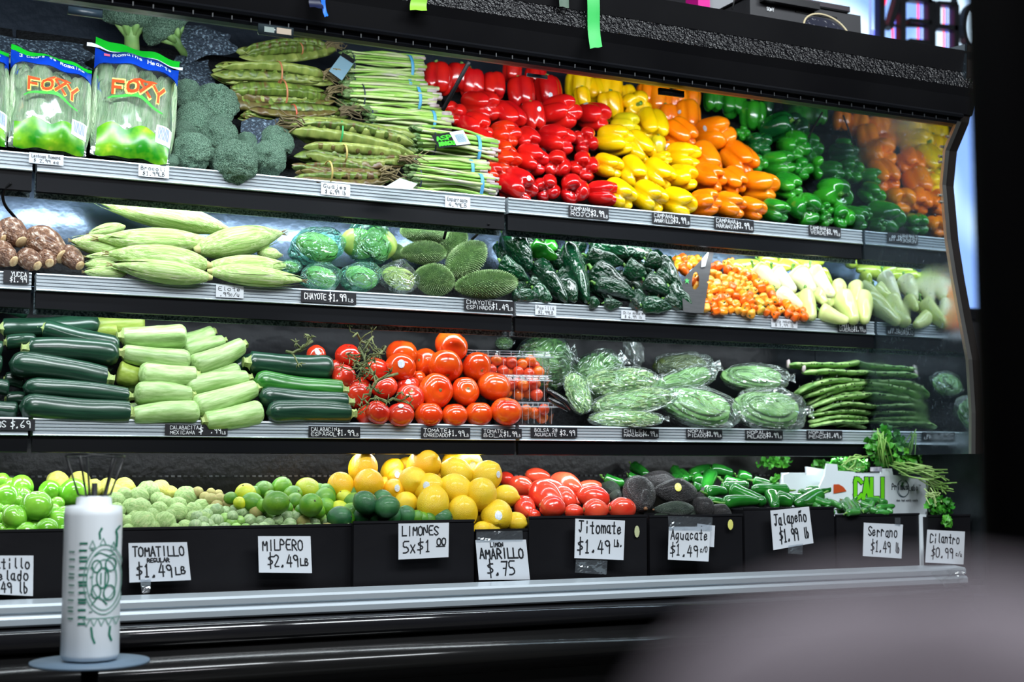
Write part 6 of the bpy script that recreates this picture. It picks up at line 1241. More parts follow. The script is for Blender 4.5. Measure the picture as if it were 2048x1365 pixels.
# limes
ll = [(170, 365, 140, LIY), (70, 385, 80, LIM), (290, 335, 125, LIM), (230, 350, 80, LIM), (405, 320, 135, LIM), (340, 380, 90, LIM), (215, 415, 130, LIM), (370, 418, 155, LIM, None, .02), (480, 368, 125, LIM), (495, 405, 105, LIM), (580, 332, 155, LIY, None, .0), (655, 340, 100, LIM), (600, 432, 150, LIM, None, .02), (705, 352, 125, LIM), (690, 398, 145, LIM), (860, 352, 130, LIM), (825, 392, 110, LIY), (705, 440, 105, LIM), (790, 452, 100, LIY), (640, 470, 100, LIM), (880, 420, 130, LIM), (280, 440, 90, LIM), (130, 420, 80, LIY), (545, 470, 90, LIM), (440, 450, 80, LIM),
      (960, 418, 150, LID, None, .03), (1078, 395, 120, LID, None, .01), (1102, 445, 150, LID, None, .03), (870, 475, 115, LIM), (935, 503, 115, LID), (1060, 505, 150, LID, (.9, .1, .2), .02), (1140, 515, 120, LID), (1230, 505, 130, LID, None, .01), (1300, 520, 100, LIM), (1340, 525, 90, LIM), (1450, 520, 150, LID, (.9, .2, .3), .02), (790, 515, 150, LID, (.8, .1, .3), .0), (850, 520, 80, LIM), (1000, 460, 110, LID), (1380, 530, 90, LIM)]
HLm = (2.41, -.080, .45)
fruits('lime', [citrus(i, .03, 1.12) for i in range(3)], ll, HLm, c15, 3.303, lambda m: {LIM.name: 'green lime', LIY.name: 'yellowish lime', LID.name: 'dark green lime'}[m.name], 'limes in the bottom bins', 'lime', btn=BTN)
# lemons
Y_, O_2 = LMY, LMO
lm = [(945, 192, 190, O_2, (.2, .9, .3), 0), (1140, 212, 155, O_2, (.4, .8, .2), -.03), (1165, 255, 115, O_2, None, -.02, (1172, 232, 14)), (1090, 290, 90, O_2, None, -.04), (1100, 320, 80, O_2, None, -.04), (800, 312, 175, O_2, (-.2, .8, .4), .0), (978, 302, 200, O_2, (.3, .7, .5), .01), (1235, 175, 120, O_2, None, -.03), (1345, 172, 215, O_2, (-.5, -.5, -.6), .01), (1540, 155, 150, O_2, (.3, .8, .2), -.02), (1640, 155, 165, Y_, (-.9, .3, .2), .0, (1668, 172, 17)), (1430, 240, 130, O_2, (-.5, -.1, -.9), -.01), (1275, 275, 190, Y_, (-.3, -.1, -.9), .02), (1150, 335, 150, O_2, (.2, .3, .9), .0, (1170, 320, 15)), (1560, 222, 195, Y_, (-.8, .5, .3), .01),
      (1755, 245, 200, Y_, (.6, .6, .3), .01, (1838, 230, 14)), (1375, 322, 195, Y_, (.7, .3, .5), .02, (1364, 303, 17)), (1560, 335, 205, Y_, (-.7, .6, .3), .025), (1225, 430, 165, Y_, (.3, .4, .7), .0), (1300, 400, 90, Y_, None, -.02), (1725, 365, 205, Y_, (.05, .9, .55), .03), (1890, 372, 145, Y_, (-.9, .1, -.3), .0), (1405, 425, 210, Y_, (.2, .9, -.3), .03), (1600, 483, 200, Y_, (.1, .9, .3), .02, (1527, 520, 13)), (1715, 520, 100, Y_, None, -.02), (1828, 503, 208, Y_, (0, .2, -.9), .045, (1840, 502, 19)), (1955, 545, 130, Y_, (-.8, .1, -.4), .01), (1730, 595, 110, Y_, None, .0), (1800, 595, 110, Y_, None, .0), (1480, 480, 100, Y_, None, -.02)]
fruits('lemon', [citrus(i, .11, 1.14) for i in range(4)], lm, (2.405, -.10, .75), c15, 3.303, lambda m: {LMY.name: 'yellow lemon', LMO.name: 'deep golden lemon'}[m.name], 'lemons heaped in the bottom bins', 'lemon', btn=BTN, band_=22)
# roma tomatoes
def rom(i): return sausage(lambda t: .5*math.sin(math.pi*(.02+.96*t))**.55*(1.02-.1*t), 22, 16, 0, .96, .02, 4, .015, i)
RM = [mesh('roma_tomato', *rom(i), ROM) for i in range(3)]; RSC = mesh('stem_scar', *grid_blob(8, 4, lambda th, t: (.10*math.sin(math.pi*t)*math.cos(th), .10*math.sin(math.pi*t)*math.sin(th), .475+.02*math.cos(math.pi*t))), CALM)
HR = (2.42, -.095, .48)
rl = [((215, 190), (325, 240), 100, 'dark red, back left behind the lemons', -.02), ((640, 230), (760, 250), 140, 'hidden, upper centre', -.03), ((310, 320), (370, 360), 90, 'wedged by the lemons', -.02), ((560, 300), (420, 400), 140, 'low behind the wide one', -.02), ((290, 230), (465, 300), 140, 'stem scar outward, back left', .0), ((400, 180), (590, 205), 110, 'topmost left, level', -.005), ((430, 300), (680, 270), 150, 'broad, upper middle, level', .01), ((470, 270), (650, 420), 210, 'large, slanting, centre', .02), ((620, 300), (755, 410), 160, 'beside the large centre one', .01), ((600, 200), (820, 320), 160, 'topmost right, long, pale highlight', .0), ((780, 290), (960, 260), 100, 'upper right, level, half hidden', -.01),
      ((1025, 380), (780, 320), 165, 'right, stem scar up, lying level', .02), ((350, 370), (450, 480), 150, 'low left, standing', .005), ((505, 410), (700, 430), 165, 'front, wrinkled, second from left', .03), ((420, 470), (520, 485), 80, 'front, just peeking over the bin edge', .01), ((690, 450), (830, 460), 110, 'front centre, low and pale', .01), ((830, 440), (1005, 440), 155, 'front, right of centre', .03), ((1020, 430), (1210, 435), 165, 'front right, next to the avocados', .03), ((990, 400), (1040, 460), 80, 'small, between two front ones', -.01), ((780, 350), (800, 400), 60, 'tiny sliver in the middle', -.01)]
for i, (a, b, w, lb, of) in enumerate(rl):
    o = axis_item('roma_tomato', RM[i % 3], HR, c16(*a), c16(*b), w/3.657*1.12, 'roma tomato, %s' % lb, 'tomato', 'roma tomatoes in the bottom bin', off=(of, of), roll=random.uniform(0, 6)); put('stem_scar', RSC, None, o)
# avocados
AVO = pm('avocado_skin', srgb(44, 42, 44), srgb(66, 62, 62), rough=.42, scale=6, var=.12, bump=1, bscale=34, bdetail=2, coat=.1); AVG = pm('green_avocado_skin', srgb(52, 66, 56), srgb(74, 88, 74), rough=.4, scale=6, var=.12, bump=.8, bscale=34, bdetail=2)
def avo(i): return sausage(lambda t: .5*math.sin(math.pi*(.02+.96*t))**.6*(.68+.32*min(1, t/.6)), 26, 20, 0, .96, 0, 4, .012, i)
AM = {m.name: [mesh('avocado', *avo(i), m) for i in range(3)] for m in (AVO, AVG)}; ANB = mesh('stem_nub', *tube([(0, 0, .48), (0, 0, .515)], [.06, .05], 8), pm('avocado_nub', srgb(110, 76, 46), rough=.7))
al = [((950, 260), (1100, 300), 110, AVG, 'greyish green, back left', -.02), ((1020, 330), (1110, 350), 100, AVG, 'greyish green, small, left', -.01), ((1120, 280), (1220, 260), 130, AVG, 'behind the big left one', -.02), ((1230, 480), (1260, 470), 60, AVG, 'sliver at the bin edge, left', 0), ((1240, 215), (1510, 240), 150, AVO, 'topmost, long and pale at its ridge', .0), ((1285, 435), (1200, 230), 230, AVO, 'big, nub facing out, left', .03), ((1340, 300), (1660, 320), 190, AVO, 'big black one with a yellow sticker', .03), ((1640, 300), (1740, 370), 130, AVO, 'right of the stickered one', -.01),
      ((1340, 440), (1640, 435), 120, AVG, 'smooth grey, lying level in front', .03), ((1340, 485), (1480, 480), 60, AVG, 'low grey one at the bin edge', .02), ((1640, 370), (1770, 460), 150, AVO, 'purplish, front right', .02), ((1750, 420), (1910, 490), 120, AVO, 'purplish, rightmost at the jalapeno bin', .02), ((1560, 470), (1660, 480), 80, AVG, 'tiny bit, right of the low grey one', 0)]
for i, (a, b, w, m, lb, of) in enumerate(al):
    o = axis_item('avocado', AM[m.name][i % 3], HR, c16(*a), c16(*b), w/3.657*1.1, 'dark bumpy avocado, %s' % lb if m is AVO else 'avocado, %s' % lb, 'avocado', 'avocados in the bottom bin', off=(of, of), roll=random.uniform(0, 6)); put('stem_nub', ANB, None, o)
    if 'yellow sticker' in lb: sticker(o, *c16(1522, 275), 18, YST)
# jalapenos and serranos
JAL = pm('jalapeno_skin', srgb(24, 92, 30), srgb(40, 122, 38), rough=.14, coat=.6, scale=1.4, var=.25); JST = M1('stem', 'jalstem', tube([(0, 0, .45), (0, 0, .50), (.05, 0, .58), (.16, .04, .66), (.24, .05, .66)], [.26, .10, .07, .06, .08], 7), GREENSTEM)
def jal(i):
    rr = random.Random(i)
    def prof(t): return .5*(min(1, t/.10)**.5)*(1-.40*t**2)*math.sqrt(max(0, 1-max(0, (t-.86)/.14)**2))
    return sausage(prof, 18, 18, rr.uniform(-.14, .14), 1, .01, 3, .02, i)
JM = [mesh('jalapeno_pepper', *jal(i), JAL) for i in range(5)]
jl = [((980, 210), (1130, 250), 85), ((1190, 120), (1300, 190), 80), ((1360, 180), (1470, 200), 60), ((1490, 140), (1570, 220), 75), ((1540, 170), (1620, 220), 80), ((1620, 190), (1780, 130), 90), ((1700, 140), (1920, 180), 85), ((1160, 190), (1240, 215), 60), ((1450, 215), (1530, 190), 60), ((1560, 220), (1640, 190), 60)]
HJ = (2.43, -.075, .40)
n_ = 0
def jput(a, b, w, cf, s, of, lb):
    global n_
    n_ += 1
    axis_item('jalapeno_pepper', JM[n_ % 5], HJ, cf(*a), cf(*b), w/s*1.1, lb, 'jalapeno', 'jalapenos in the bottom bin', off=(of, of), roll=random.uniform(0, 6), stem=JST)
wj = ['glossy jalapeno behind the roma tomatoes', 'jalapeno standing out behind the avocados, highest at the left', 'slim jalapeno behind the topmost avocado', 'jalapeno pointing up behind the stickered avocado', 'dark jalapeno behind the stickered avocado', 'long jalapeno at the top of the heap', 'longest arched jalapeno on top of the heap', 'jalapeno tip deep behind the avocados', 'jalapeno in shade behind the avocado ridge', 'short jalapeno above the avocados at the right']
for i, (a, b, w) in enumerate(jl): jput(a, b, w, c16, 3.657, -.01, wj[i])
j2 = [((140, 350), (310, 385), 80, 'arched end of the top jalapeno pair'), ((40, 410), (100, 440), 80, 'stubby jalapeno left of the broad one'), ((150, 380), (110, 510), 100, 'broad upright jalapeno with a white gleam'), ((230, 430), (420, 470), 90, 'jalapeno pointing right, hooked stem left'), ((330, 400), (440, 420), 90, 'jalapeno with brownish cracks, top'), ((440, 430), (600, 470), 70, 'jalapeno lying behind the long dark one'), ((110, 520), (260, 510), 80, 'jalapeno in the left middle of the bin'), ((230, 480), (400, 450), 80, 'slim jalapeno across the middle'), ((280, 490), (540, 590), 110, 'long jalapeno sloping right in the middle'), ((700, 500), (430, 490), 90, 'long dark jalapeno pointing right, upper middle'), ((120, 570), (240, 575), 60, 'small jalapeno at the left front'),
      ((230, 590), (490, 580), 90, 'bright jalapeno lying along the front edge'), ((570, 520), (600, 620), 90, 'jalapeno with its pale stem end up front'), ((600, 560), (730, 590), 110, 'rounded jalapeno front centre'), ((700, 560), (780, 540), 80, 'jalapeno behind the striped one'), ((920, 530), (750, 600), 110, 'wide glossy jalapeno behind the tilted card'), ((990, 490), (820, 490), 75, 'jalapeno with its round end on the white board'), ((780, 520), (860, 500), 60, 'small jalapeno below the board'), ((20, 470), (80, 480), 70, 'jalapeno against the avocados'), ((860, 560), (1000, 600), 60, 'jalapeno at the right front corner')]
for i, (a, b, w, lb) in enumerate(j2): jput(a, b, w, c17, 3.531, -.005 if i < 5 else .012, lb)
# filler tier under the visible ones, shaded peppers of the same heap
SER = pm('serrano_skin', srgb(30, 104, 36), srgb(66, 140, 60), rough=.2, coat=.5, scale=1.4, var=.25); SM_ = [mesh('serrano_pepper', *jal(i+20), SER) for i in range(5)]
HS = (2.42, -.085, .30)
sl_ = [((60, 860), (320, 800)), ((270, 830), (460, 1060)), ((100, 940), (300, 1030)), ((280, 940), (350, 1040)), ((430, 930), (500, 1030)), ((500, 900), (860, 930)), ((520, 960), (700, 1000)), ((560, 1060), (620, 1000)), ((690, 910), (620, 1090)), ((740, 1020), (970, 990)), ((700, 1080), (900, 1090)), ((340, 1085), (520, 1080)), ((0, 880), (150, 900)), ((150, 830), (60, 930)), ((760, 940), (880, 950)), ((20, 960), (120, 1010)), ((220, 1040), (330, 1050)), ((860, 1060), (950, 1080)), ((400, 870), (480, 900)), ((640, 1040), (760, 1060)), ((100, 1060), (200, 1080)), ((480, 1050), (560, 1090)), ((-60, 900), (40, 960)), ((-120, 950), (0, 1010)), ((-140, 870), (-20, 900)), ((-200, 920), (-90, 990))]
ST_ = tiers([c18((a[0]+b[0])/2, (a[1]+b[1])/2) for a, b in sl_], 0, 7)
for i, (a, b) in enumerate(sl_):
    w = 84 if i != 1 else 100
    axis_item('serrano_pepper', SM_[i % 5], HS, c18(*a), c18(*b), w/6.5*1.2, 'slim serrano by the carton, %s' % where(ST_[i]) if i != 1 else 'largest serrano, pale gleam, in front of the printed letters', 'serrano', 'serranos in the bottom bin', off=(.004*(i % 4),)*2, roll=random.uniform(0, 6), stem=JST)
# white carton with printing, behind the serranos
WC = pm('white_waxed_carton', srgb(236, 244, 248), srgb(226, 236, 242), rough=.5, scale=2, var=.03); LIMEP = pm('bright_lime_print', srgb(110, 214, 30), var=0); DKP = pm('dark_green_print', srgb(20, 60, 40), var=0); GYP = pm('slate_print', srgb(60, 84, 96), var=0); RDP = pm('rust_print', srgb(196, 80, 40), var=0)
YC = 2.475
# carton seen over the bins: front board, side post at the bin end
def cp(x, y): return at_y(*c18(x, y), YC)
b0 = [(90, 440), (225, 450), (232, 535), (440, 548), (480, 570), (790, 572), (810, 505), (935, 505), (950, 590), (1400, 625), (1385, 1500), (-30, 1500), (-30, 800), (60, 600)]
P = [cp(*p) for p in b0]; o = P[0].copy()
ct = put('white_carton', mesh('white_carton', *prism([p-o for p in P], (0, .005, 0)), WC, False), Matrix.Translation(o), label='white waxed cardboard carton with green and slate printing, full of cilantro', cat='carton')
put('side_wall', mesh('side_wall', *prism([cp(1400, 625)-o, cp(1385, 1500)-o, cp(1385, 1500)-o+Vector((0, .16, 0)), cp(1400, 625)-o+Vector((0, .16, -.0))], (-.004, 0, 0)), WC, False), None, ct)
put('back_wall', mesh('back_wall', *prism([cp(90, 560)-o+Vector((0, .16, 0)), cp(1400, 560)-o+Vector((0, .16, 0)), cp(1385, 1500)-o+Vector((0, .16, 0)), cp(-30, 1500)-o+Vector((0, .16, 0))], (0, .004, 0)), WC, False), None, ct)
def letters(lines, mat, off, nm='printing', par=None, oo=None):
    V = []
    for s, x, y, w, h, pen in lines: V.append(text2d(s, x, -y-h, w, h, pen, 0))
    a, b = merge(V); return put(nm, mesh(nm, [cp(p[0], -p[1])-(oo or o)-Vector((0, off+2.5e-5*((i//4) % 9), 0)) for i, p in enumerate(a)], b, mat, False), None, par or ct)
letters([('CALI', 455, 640, 420, 250, 62)], DKP, .0008); letters([('CALI', 455, 640, 420, 250, 44)], LIMEP, .0014)
letters([('Primus', 930, 700, 225, 80, 9), ('Labs', 1150, 715, 130, 76, 6), ('when food safety counts', 990, 905, 280, 26, 4)], pm('navy_print', srgb(24, 34, 48), var=0), .0012)
letters([('TM', 1280, 715, 28, 16, 3)], MATS['navy_print'], .0012)
def ring(cx, cy, rx, ry, w, mat, a0=0, a1=360):
    vs, fs = [], []
    for k in range(33):
        a = math.radians(a0+(a1-a0)*k/32)
        for q_ in (1, 1+w): vs.append(cp(cx+rx*q_*math.cos(a), cy-ry*q_*math.sin(a))-o-Vector((0, .0010, 0)))
    for k in range(32): fs.append((2*k, 2*k+1, 2*k+3, 2*k+2))
    put('emblem_ring', mesh('emblem_ring', vs, fs, mat, False), None, ct)
ring(1075, 765, 75, 105, .11, GYP, 100, 430); ring(1085, 770, 70, 96, .08, GYP, 150, 340)
def blob(pts, mat, nm, off=.0016): put(nm, mesh(nm, [cp(*p)-o-Vector((0, off, 0)) for p in pts], [tuple(range(len(pts)))], mat, False), None, ct)
blob([(1048, 730), (1055, 690), (1075, 680), (1085, 690), (1075, 720), (1060, 740)], pm('leaf_print_green', srgb(60, 120, 70), var=0), 'leaf_mark')
blob([(170, 712), (240, 710), (300, 745), (340, 800), (170, 830)], RDP, 'rust_patch')
lab2 = [cp(648, 487), cp(800, 482), cp(800, 545), cp(648, 543)]
put('small_label', mesh('small_label', *prism([p-o-Vector((0, .002, 0)) for p in lab2], (0, .0008, 0)), pm('small_label_paper', srgb(90, 90, 130), srgb(220, 220, 225), scale=60, var=0), False), None, ct)
# second white carton panels left of it
for pts_, lb, yy in (([(0, 600), (165, 625), (170, 1100), (-460, 1100), (-480, 590), (-400, 560)], 'white carton panel low behind the jalapenos', 2.52), ([(-180, 480), (90, 520), (90, 620), (-170, 590)], 'white folded carton flap behind the carton panel', 2.60)):
    Q = [at_y(*c18(*p), yy) for p in pts_]; oo = Q[0].copy(); put('folded_carton', mesh('folded_carton', *prism([p-oo for p in Q], (0, .005, 0)), WC, False), Matrix.Translation(oo), label=lb, cat='carton', group='white carton panels')
# white corner strip between serrano bin and cilantro bin
Q = [at_y(u, v, BF-.004) for u, v in ((1840, 1030), (1853, 1030), (1853, 1146), (1842, 1146))]; oo = Q[0].copy()
put('carton_corner', mesh('carton_corner', *prism([p-oo for p in Q], (0, .01, 0)), WC, False), Matrix.Translation(oo), label='narrow white carton corner between the serrano and cilantro bins', cat='carton', group='white carton panels')
# cilantro bunches
CLF = pm('cilantro_leaf', srgb(36, 122, 28), srgb(84, 170, 52), rough=.4, scale=8, var=.15, c3=srgb(150, 190, 60), c3t=.72); CST = pm('cilantro_stem', srgb(140, 190, 90), srgb(186, 214, 140), rough=.45, scale=6, var=.1)
def leafset(n, seed, sp, size):
    rr = random.Random(seed); V = []
    for _ in range(n):
        d = Vector((rr.gauss(0, 1), rr.gauss(0, 1), rr.gauss(0, 1))).normalized()*rr.random()**.33; c = Vector((d.x*sp[0], d.y*sp[1], d.z*sp[2])); nrm = (Vector((rr.gauss(0, 1), rr.gauss(0, 1)-1.2, rr.gauss(0, 1)+.5))).normalized(); a = nrm.cross(Vector((rr.gauss(0, 1), .3, rr.gauss(0, 1)))).normalized(); b = nrm.cross(a); s = size*rr.uniform(.6, 1.2)
        pts = [c-a*s*.9]
        for k in range(9):
            an = -2.4+4.8*k/8; r = s*(1.0 if k % 2 == 0 else .62); pts.append(c+a*(r*math.cos(an))+b*(r*math.sin(an))*.9+nrm*(s*.25*math.sin(an*2)))
        m_ = c+nrm*s*.12; V.append(([m_]+pts, [(0, i+1, (i+1) % 10+1) for i in range(10)]))
    return merge(V)
def cilantro(p, sp, n, size, stems, lb, seed):
    e = put('cilantro_bunch', mesh('cilantro_bunch', *leafset(n, seed, sp, size), CLF), Matrix.Translation(p), label=lb, cat='herb bunch', group='cilantro bunches'); e.data.polygons.foreach_set('use_smooth', [True]*len(e.data.polygons))
    rr = random.Random(seed); V = []
    for a, b in stems:
        for k in range(10):
            j = lambda s_: Vector((rr.uniform(-1, 1), rr.uniform(-.6, .6), rr.uniform(-1, 1)))*s_
            q0, q1 = a-p+j(.010), b-p+j(.020); m_ = (q0+q1)/2+j(.012); V.append(tube([q0, m_, q1], [.0014, .0014, .0016], 5))
    if V: put('stalks', mesh('stalks', *merge(V), CST), None, e, kind='stuff')
def cq(x, y, Y): return at_y(*c18(x, y), Y)
cilantro(cq(860, 220, 2.50), (.055, .04, .042), 250, .0105, [(cq(800, 40, 2.46), cq(860, 420, 2.47)), (cq(950, 460, 2.45), cq(1440, 545, 2.36))], 'large cilantro bunch towering over the carton, against the mirror', 1)
cilantro(cq(1130, 380, 2.45), (.032, .03, .03), 110, .010, [(cq(1050, 530, 2.45), cq(1560, 620, 2.36)), (cq(1330, 600, 2.45), cq(1670, 710, 2.36)), (cq(1400, 640, 2.45), cq(1610, 840, 2.36))], 'darker cilantro bunch with pale stems fanning over the carton end', 2)
cilantro(cq(380, 450, 2.54), (.055, .03, .018), 120, .009, [(cq(330, 460, 2.5), cq(560, 380, 2.5))], 'low cilantro sprigs with yellowed leaves along the carton top', 3)
cilantro(cq(1560, 1000, 2.36), (.034, .02, .020), 90, .009, [(cq(1400, 800, 2.37), cq(1530, 930, 2.36))], 'cilantro bunch drooping over the end bin above its card', 4)
cilantro(cq(1650, 1180, 2.335), (.012, .008, .012), 22, .009, [], 'cilantro sprig hanging over the Cilantro card', 5)
cilantro(at_y(1550, 925, 2.62), (.05, .02, .014), 90, .008, [], 'dark cilantro sprigs in shade behind the jalapenos', 6)
cilantro(at_y(1640, 930, 2.62), (.025, .02, .010), 40, .008, [], 'small dark cilantro tuft behind the folded flap', 7)
cilantro(at_y(1550, 962, 2.50), (.012, .01, .012), 20, .008, [], 'single cilantro sprig standing up in the jalapenos', 8)
# crinkled film at the end of the nose rail
Q = [at_y(u, v, 2.29) for u, v in ((1862, 1146), (1925, 1134), (1932, 1180), (1890, 1176))]; oo = Q[0].copy()
vs, fs = patch(lambda s, t, off: (Q[0]*(1-s)*(1-t)+Q[1]*s*(1-t)+Q[3]*(1-s)*t+Q[2]*s*t)-oo+Vector((0, .006*math.sin(9*s+4*t)*math.sin(7*t), 0)), 0, 1, 0, 1, 0, 14, 8)
put('film_wrap', mesh('film_wrap', vs, fs, CBAG), Matrix.Translation(oo), label='crinkled clear film wrapped on the end of the nose rail', cat='film')
# ================================================================== price tags on the rails
BL = lambda a, b, p: [(a, .05, .56, .50, .34), (b, .05, .12, .50, .34), (p, .55, .22, .34, .50), ('LB', .88, .16, .10, .26)]
WT = lambda a, b: [(a, .08, .56, .84, .30), (b, .14, .12, .74, .32)]
R1, R2, R3 = 2.5585-.0015, 2.5245-.0015, 2.5115-.0015
for a in [(58, 307, 127, 330, R1, WT('Lechuga Romana', '$ 2.99 ea'), 'white Lechuga Romana tag below the bag with the French header', False), (277, 330, 338, 356, R1, WT('Brocoli', '$1.99LB'), 'white Brocoli tag below the broccoli', False), (642, 366, 700, 393, R1, WT('Guajes', '$ 6.99 lb'), 'white Guajes tag below the pod bundles', False), (890, 392, 940, 418, R1, WT('Esparragos', '4.99LB'), 'white Esparragos tag with red edge below the asparagus', False),
          (1137, 413, 1217, 438, R1, BL('CAMPANA', 'ROJO', '$3.99'), 'black Campana Rojo tag below the red peppers', True), (1304, 427, 1380, 451, R1, BL('CAMPANA', 'AMARILLO', '$3.99'), 'black Campana Amarillo tag below the yellow peppers', True), (1428, 437, 1507, 462, R1, BL('CAMPANA', 'NARANJA', '$3.99'), 'black Campana Naranja tag below the orange peppers', True), (1617, 452, 1681, 474, R1, BL('CAMPANA', 'VERDE', '$3.99'), 'black Campana Verde tag below the green peppers', True),
          (7, 541, 58, 568, R2, [('YUCCA', .30, .54, .64, .36), ('$1.99', .25, .10, .68, .36)], 'black Yucca tag below the yucca roots', True), (432, 570, 487, 597, R2, WT('Elote', '.99c/u'), 'white Elote tag below the corn', False), (602, 583, 712, 608, R2, [('CHAYOTE', .06, .28, .40, .50), ('$1.99', .50, .24, .33, .60), ('LB', .86, .2, .10, .28)], 'black Chayote tag below the bagged chayotes', True), (928, 600, 1028, 624, R2, BL('CHAYOTE', 'ESPINADO', '$1.49'), 'black Chayote Espinado tag at the shelf joint', True),
          (1070, 610, 1112, 632, R2, WT('Pasilla', '$2.99LB'), 'white Pasilla tag below the poblanos', False), (1242, 621, 1290, 640, R2, WT('Chile Anaheim', '$ 6.99 lb'), 'white Chile Anaheim tag below the poblanos', False), (1542, 638, 1594, 657, R2, WT('Chile Habanero', '$ 7.99 lb'), 'white Chile Habanero tag below the habaneros', False), (1675, 647, 1732, 667, R2, BL('CHILE', 'GUERO', '$1.99'), 'black Chile Guero tag below the wax peppers', True),
          (-60, 837, 70, 862, R3, [('PEPINOS', .02, .22, .55, .56), ('$.69', .62, .22, .32, .60)], 'black tag cut by the frame, ending in a 69 cent price', True), (330, 849, 455, 872, R3, [('CALABACITA', .08, .55, .46, .32), ('MEXICANA', .08, .10, .40, .32), ('$', .54, .18, .08, .6), ('.99', .72, .2, .18, .5), ('LB', .91, .14, .07, .26)], 'black Calabacita Mexicana tag below the light squash', True), (617, 853, 720, 876, R3, BL('CALABACIN', 'ESPAÑOL', '$1.99'), 'black Calabacin Espanol tag below the small zucchini stack', True),
          (842, 855, 940, 878, R3, BL('TOMATE', 'ENREDADO', '$1.99'), 'black Tomate Enredado tag below the vine tomatoes', True), (963, 857, 1043, 878, R3, BL('TOMATE', 'BOLA', '$1.99'), 'black Tomate Bola tag below the round tomatoes', True), (1061, 855, 1154, 876, R3, [('BOLSA 2#', .08, .55, .50, .34), ('AGUACATE', .08, .10, .48, .32), ('$3.99', .62, .22, .34, .52)], 'black Bolsa Aguacate tag just past the shelf joint', True), (1244, 857, 1317, 877, R3, BL('CHILE', 'MANZANO', '$6.99'), 'black Chile Manzano tag below the chopped nopal', True),
          (1372, 858, 1444, 878, R3, BL('NOPAL', 'PICADO', '$3.99'), 'black Nopal Picado tag below the front nopal bag', True), (1490, 860, 1565, 880, R3, BL('NOPAL', 'PELADO', '$3.99'), 'black Nopal Pelado tag below the round glossy bag', True), (1613, 861, 1684, 880, R3, BL('NOPAL', 'PENCA', '$1.49'), 'black slanted-end Nopal Penca tag below the loose paddles', True)]:
    tag_on_rail(*a[:7], black=a[7])
# ================================================================== on and above the canopy
TP = {'blue': pm('blue_tape', srgb(20, 110, 230), rough=.45, var=0), 'lime': pm('lime_tape', srgb(140, 200, 60), rough=.45, var=0), 'green': pm('green_tape', srgb(30, 170, 70), srgb(40, 190, 84), rough=.45, var=0), 'navy': pm('navy_tape', srgb(8, 18, 52), rough=.4, var=0), 'dgreen': pm('dark_green_tape', srgb(8, 66, 34), rough=.4, var=0)}
def tapestrip(c, cor, lb, curl=.004):
    """tape hanging over the canopy; cor = four pixel corners TL TR BR BL just in front of the canopy face"""
    P = [at_y(u, v, 2.217) for u, v in cor]; o = P[0].copy(); n = 10; vs, fs = [], []
    for k in range(n+1):
        t = k/n; a = P[0].lerp(P[3], t)-o; b = P[1].lerp(P[2], t)-o; w = Vector((0, -curl*math.sin(7*t)*t-.002*t, 0))
        for q1 in range(4): vs.append(a.lerp(b, q1/3)+w+Vector((0, -.001*math.sin(3.14*q1/3), .0012*(q1 % 2) if k == n else 0)))
    m = len(vs); vs += [v+Vector((0, .0004, 0)) for v in vs]
    for k in range(n):
        for q1 in range(3): a = k*4+q1; fs += [(a, a+1, a+5, a+4), (m+a+4, m+a+5, m+a+1, m+a)]
    put('tape_strip', mesh('tape_strip', vs, fs, TP[c]), Matrix.Translation(o), label=lb, cat='tape', group='coloured tapes on the canopy')
tapestrip('navy', [(618, -30), (650, -30), (646, 20), (618, 16)], 'dark navy tape beside the curled blue one')
tapestrip('blue', [(636, -30), (646, -28), (655, 34), (648, 36)], 'narrow curled bright blue tape hanging from the canopy')
tapestrip('lime', [(828, -30), (858, -28), (852, 24), (818, 22)], 'short yellow-green tape with a torn notched end')
tapestrip('green', [(1172, -40), (1197, -40), (1202, 96), (1178, 99)], 'long bright green tape with zigzag edges')
tapestrip('dgreen', [(1116, -30), (1137, -30), (1137, 18), (1118, 14)], 'dark green tape stuck flat left of the bright green tape', .0)
# things standing on the canopy
DEV = pm('dark_device_plastic', (.03, .03, .034), (.045, .045, .05), rough=.5, var=0)
def slab(name, u0, u1, vtop, vbot, Y, dep, mat, lb, cat, par=None):
    A = at_y(u0, vtop, Y); B = at_y(u1, vbot, Y); zt = at_y((u0+u1)/2, vtop, Y).z; zb = at_y((u0+u1)/2, vbot, Y).z
    o = Vector(((A.x+B.x)/2, Y+dep/2, zb)); w = (B.x-A.x)/2; h = zt-zb
    bm = box(-w, w, -dep/2, dep/2, 0, h)
    return put(name, mesh(name, *bm, mat, False), Matrix.Translation(o), label=lb, cat=cat), w, h, dep
d1, w, h, dp = slab('disc_player', 1500, 1722, 12, 70, 2.42, .22, DEV, 'dark electronics box lying on top of the canopy', 'electronics')
put('top_plate', mesh('top_plate', *box(-w-.004, w*.75, -dp/2-.004, dp/2, h, h+.004), BLACKM, False), None, d1)
put('front_slot', mesh('front_slot', *box(-w*.2, w*.55, -dp/2-.002, -dp/2, h*.72, h*.80), pm('slot_black', (.004, .004, .004), rough=.6), False), None, d1)
pS = at_y(1541, 18, 2.42-.002); oS = d1.matrix_basis.translation
kS = mpp(pS)
lettering('lettering', [('SONY', 0, 0, 17*kS*1.1, 7*kS, .0012)], lambda x, y: (pS.x-oS.x-9*kS+x, pS.y-oS.y, pS.z-oS.z-4*kS+y), CHALK, d1)
for k, (u0, u1, v0, v1) in enumerate(((1530, 1640, 2, 9), (1560, 1700, 7, 12))):
    slab('paper_stack', u0, u1, v0-6, v1, 2.40+.03*k, .15, [pm('black_folder', (.01, .01, .012), rough=.4), pm('dark_magazine', (.05, .04, .05), rough=.35)][k], ['thin black folder lying on the electronics box', 'dark magazine lying on the electronics box'][k], 'folder')
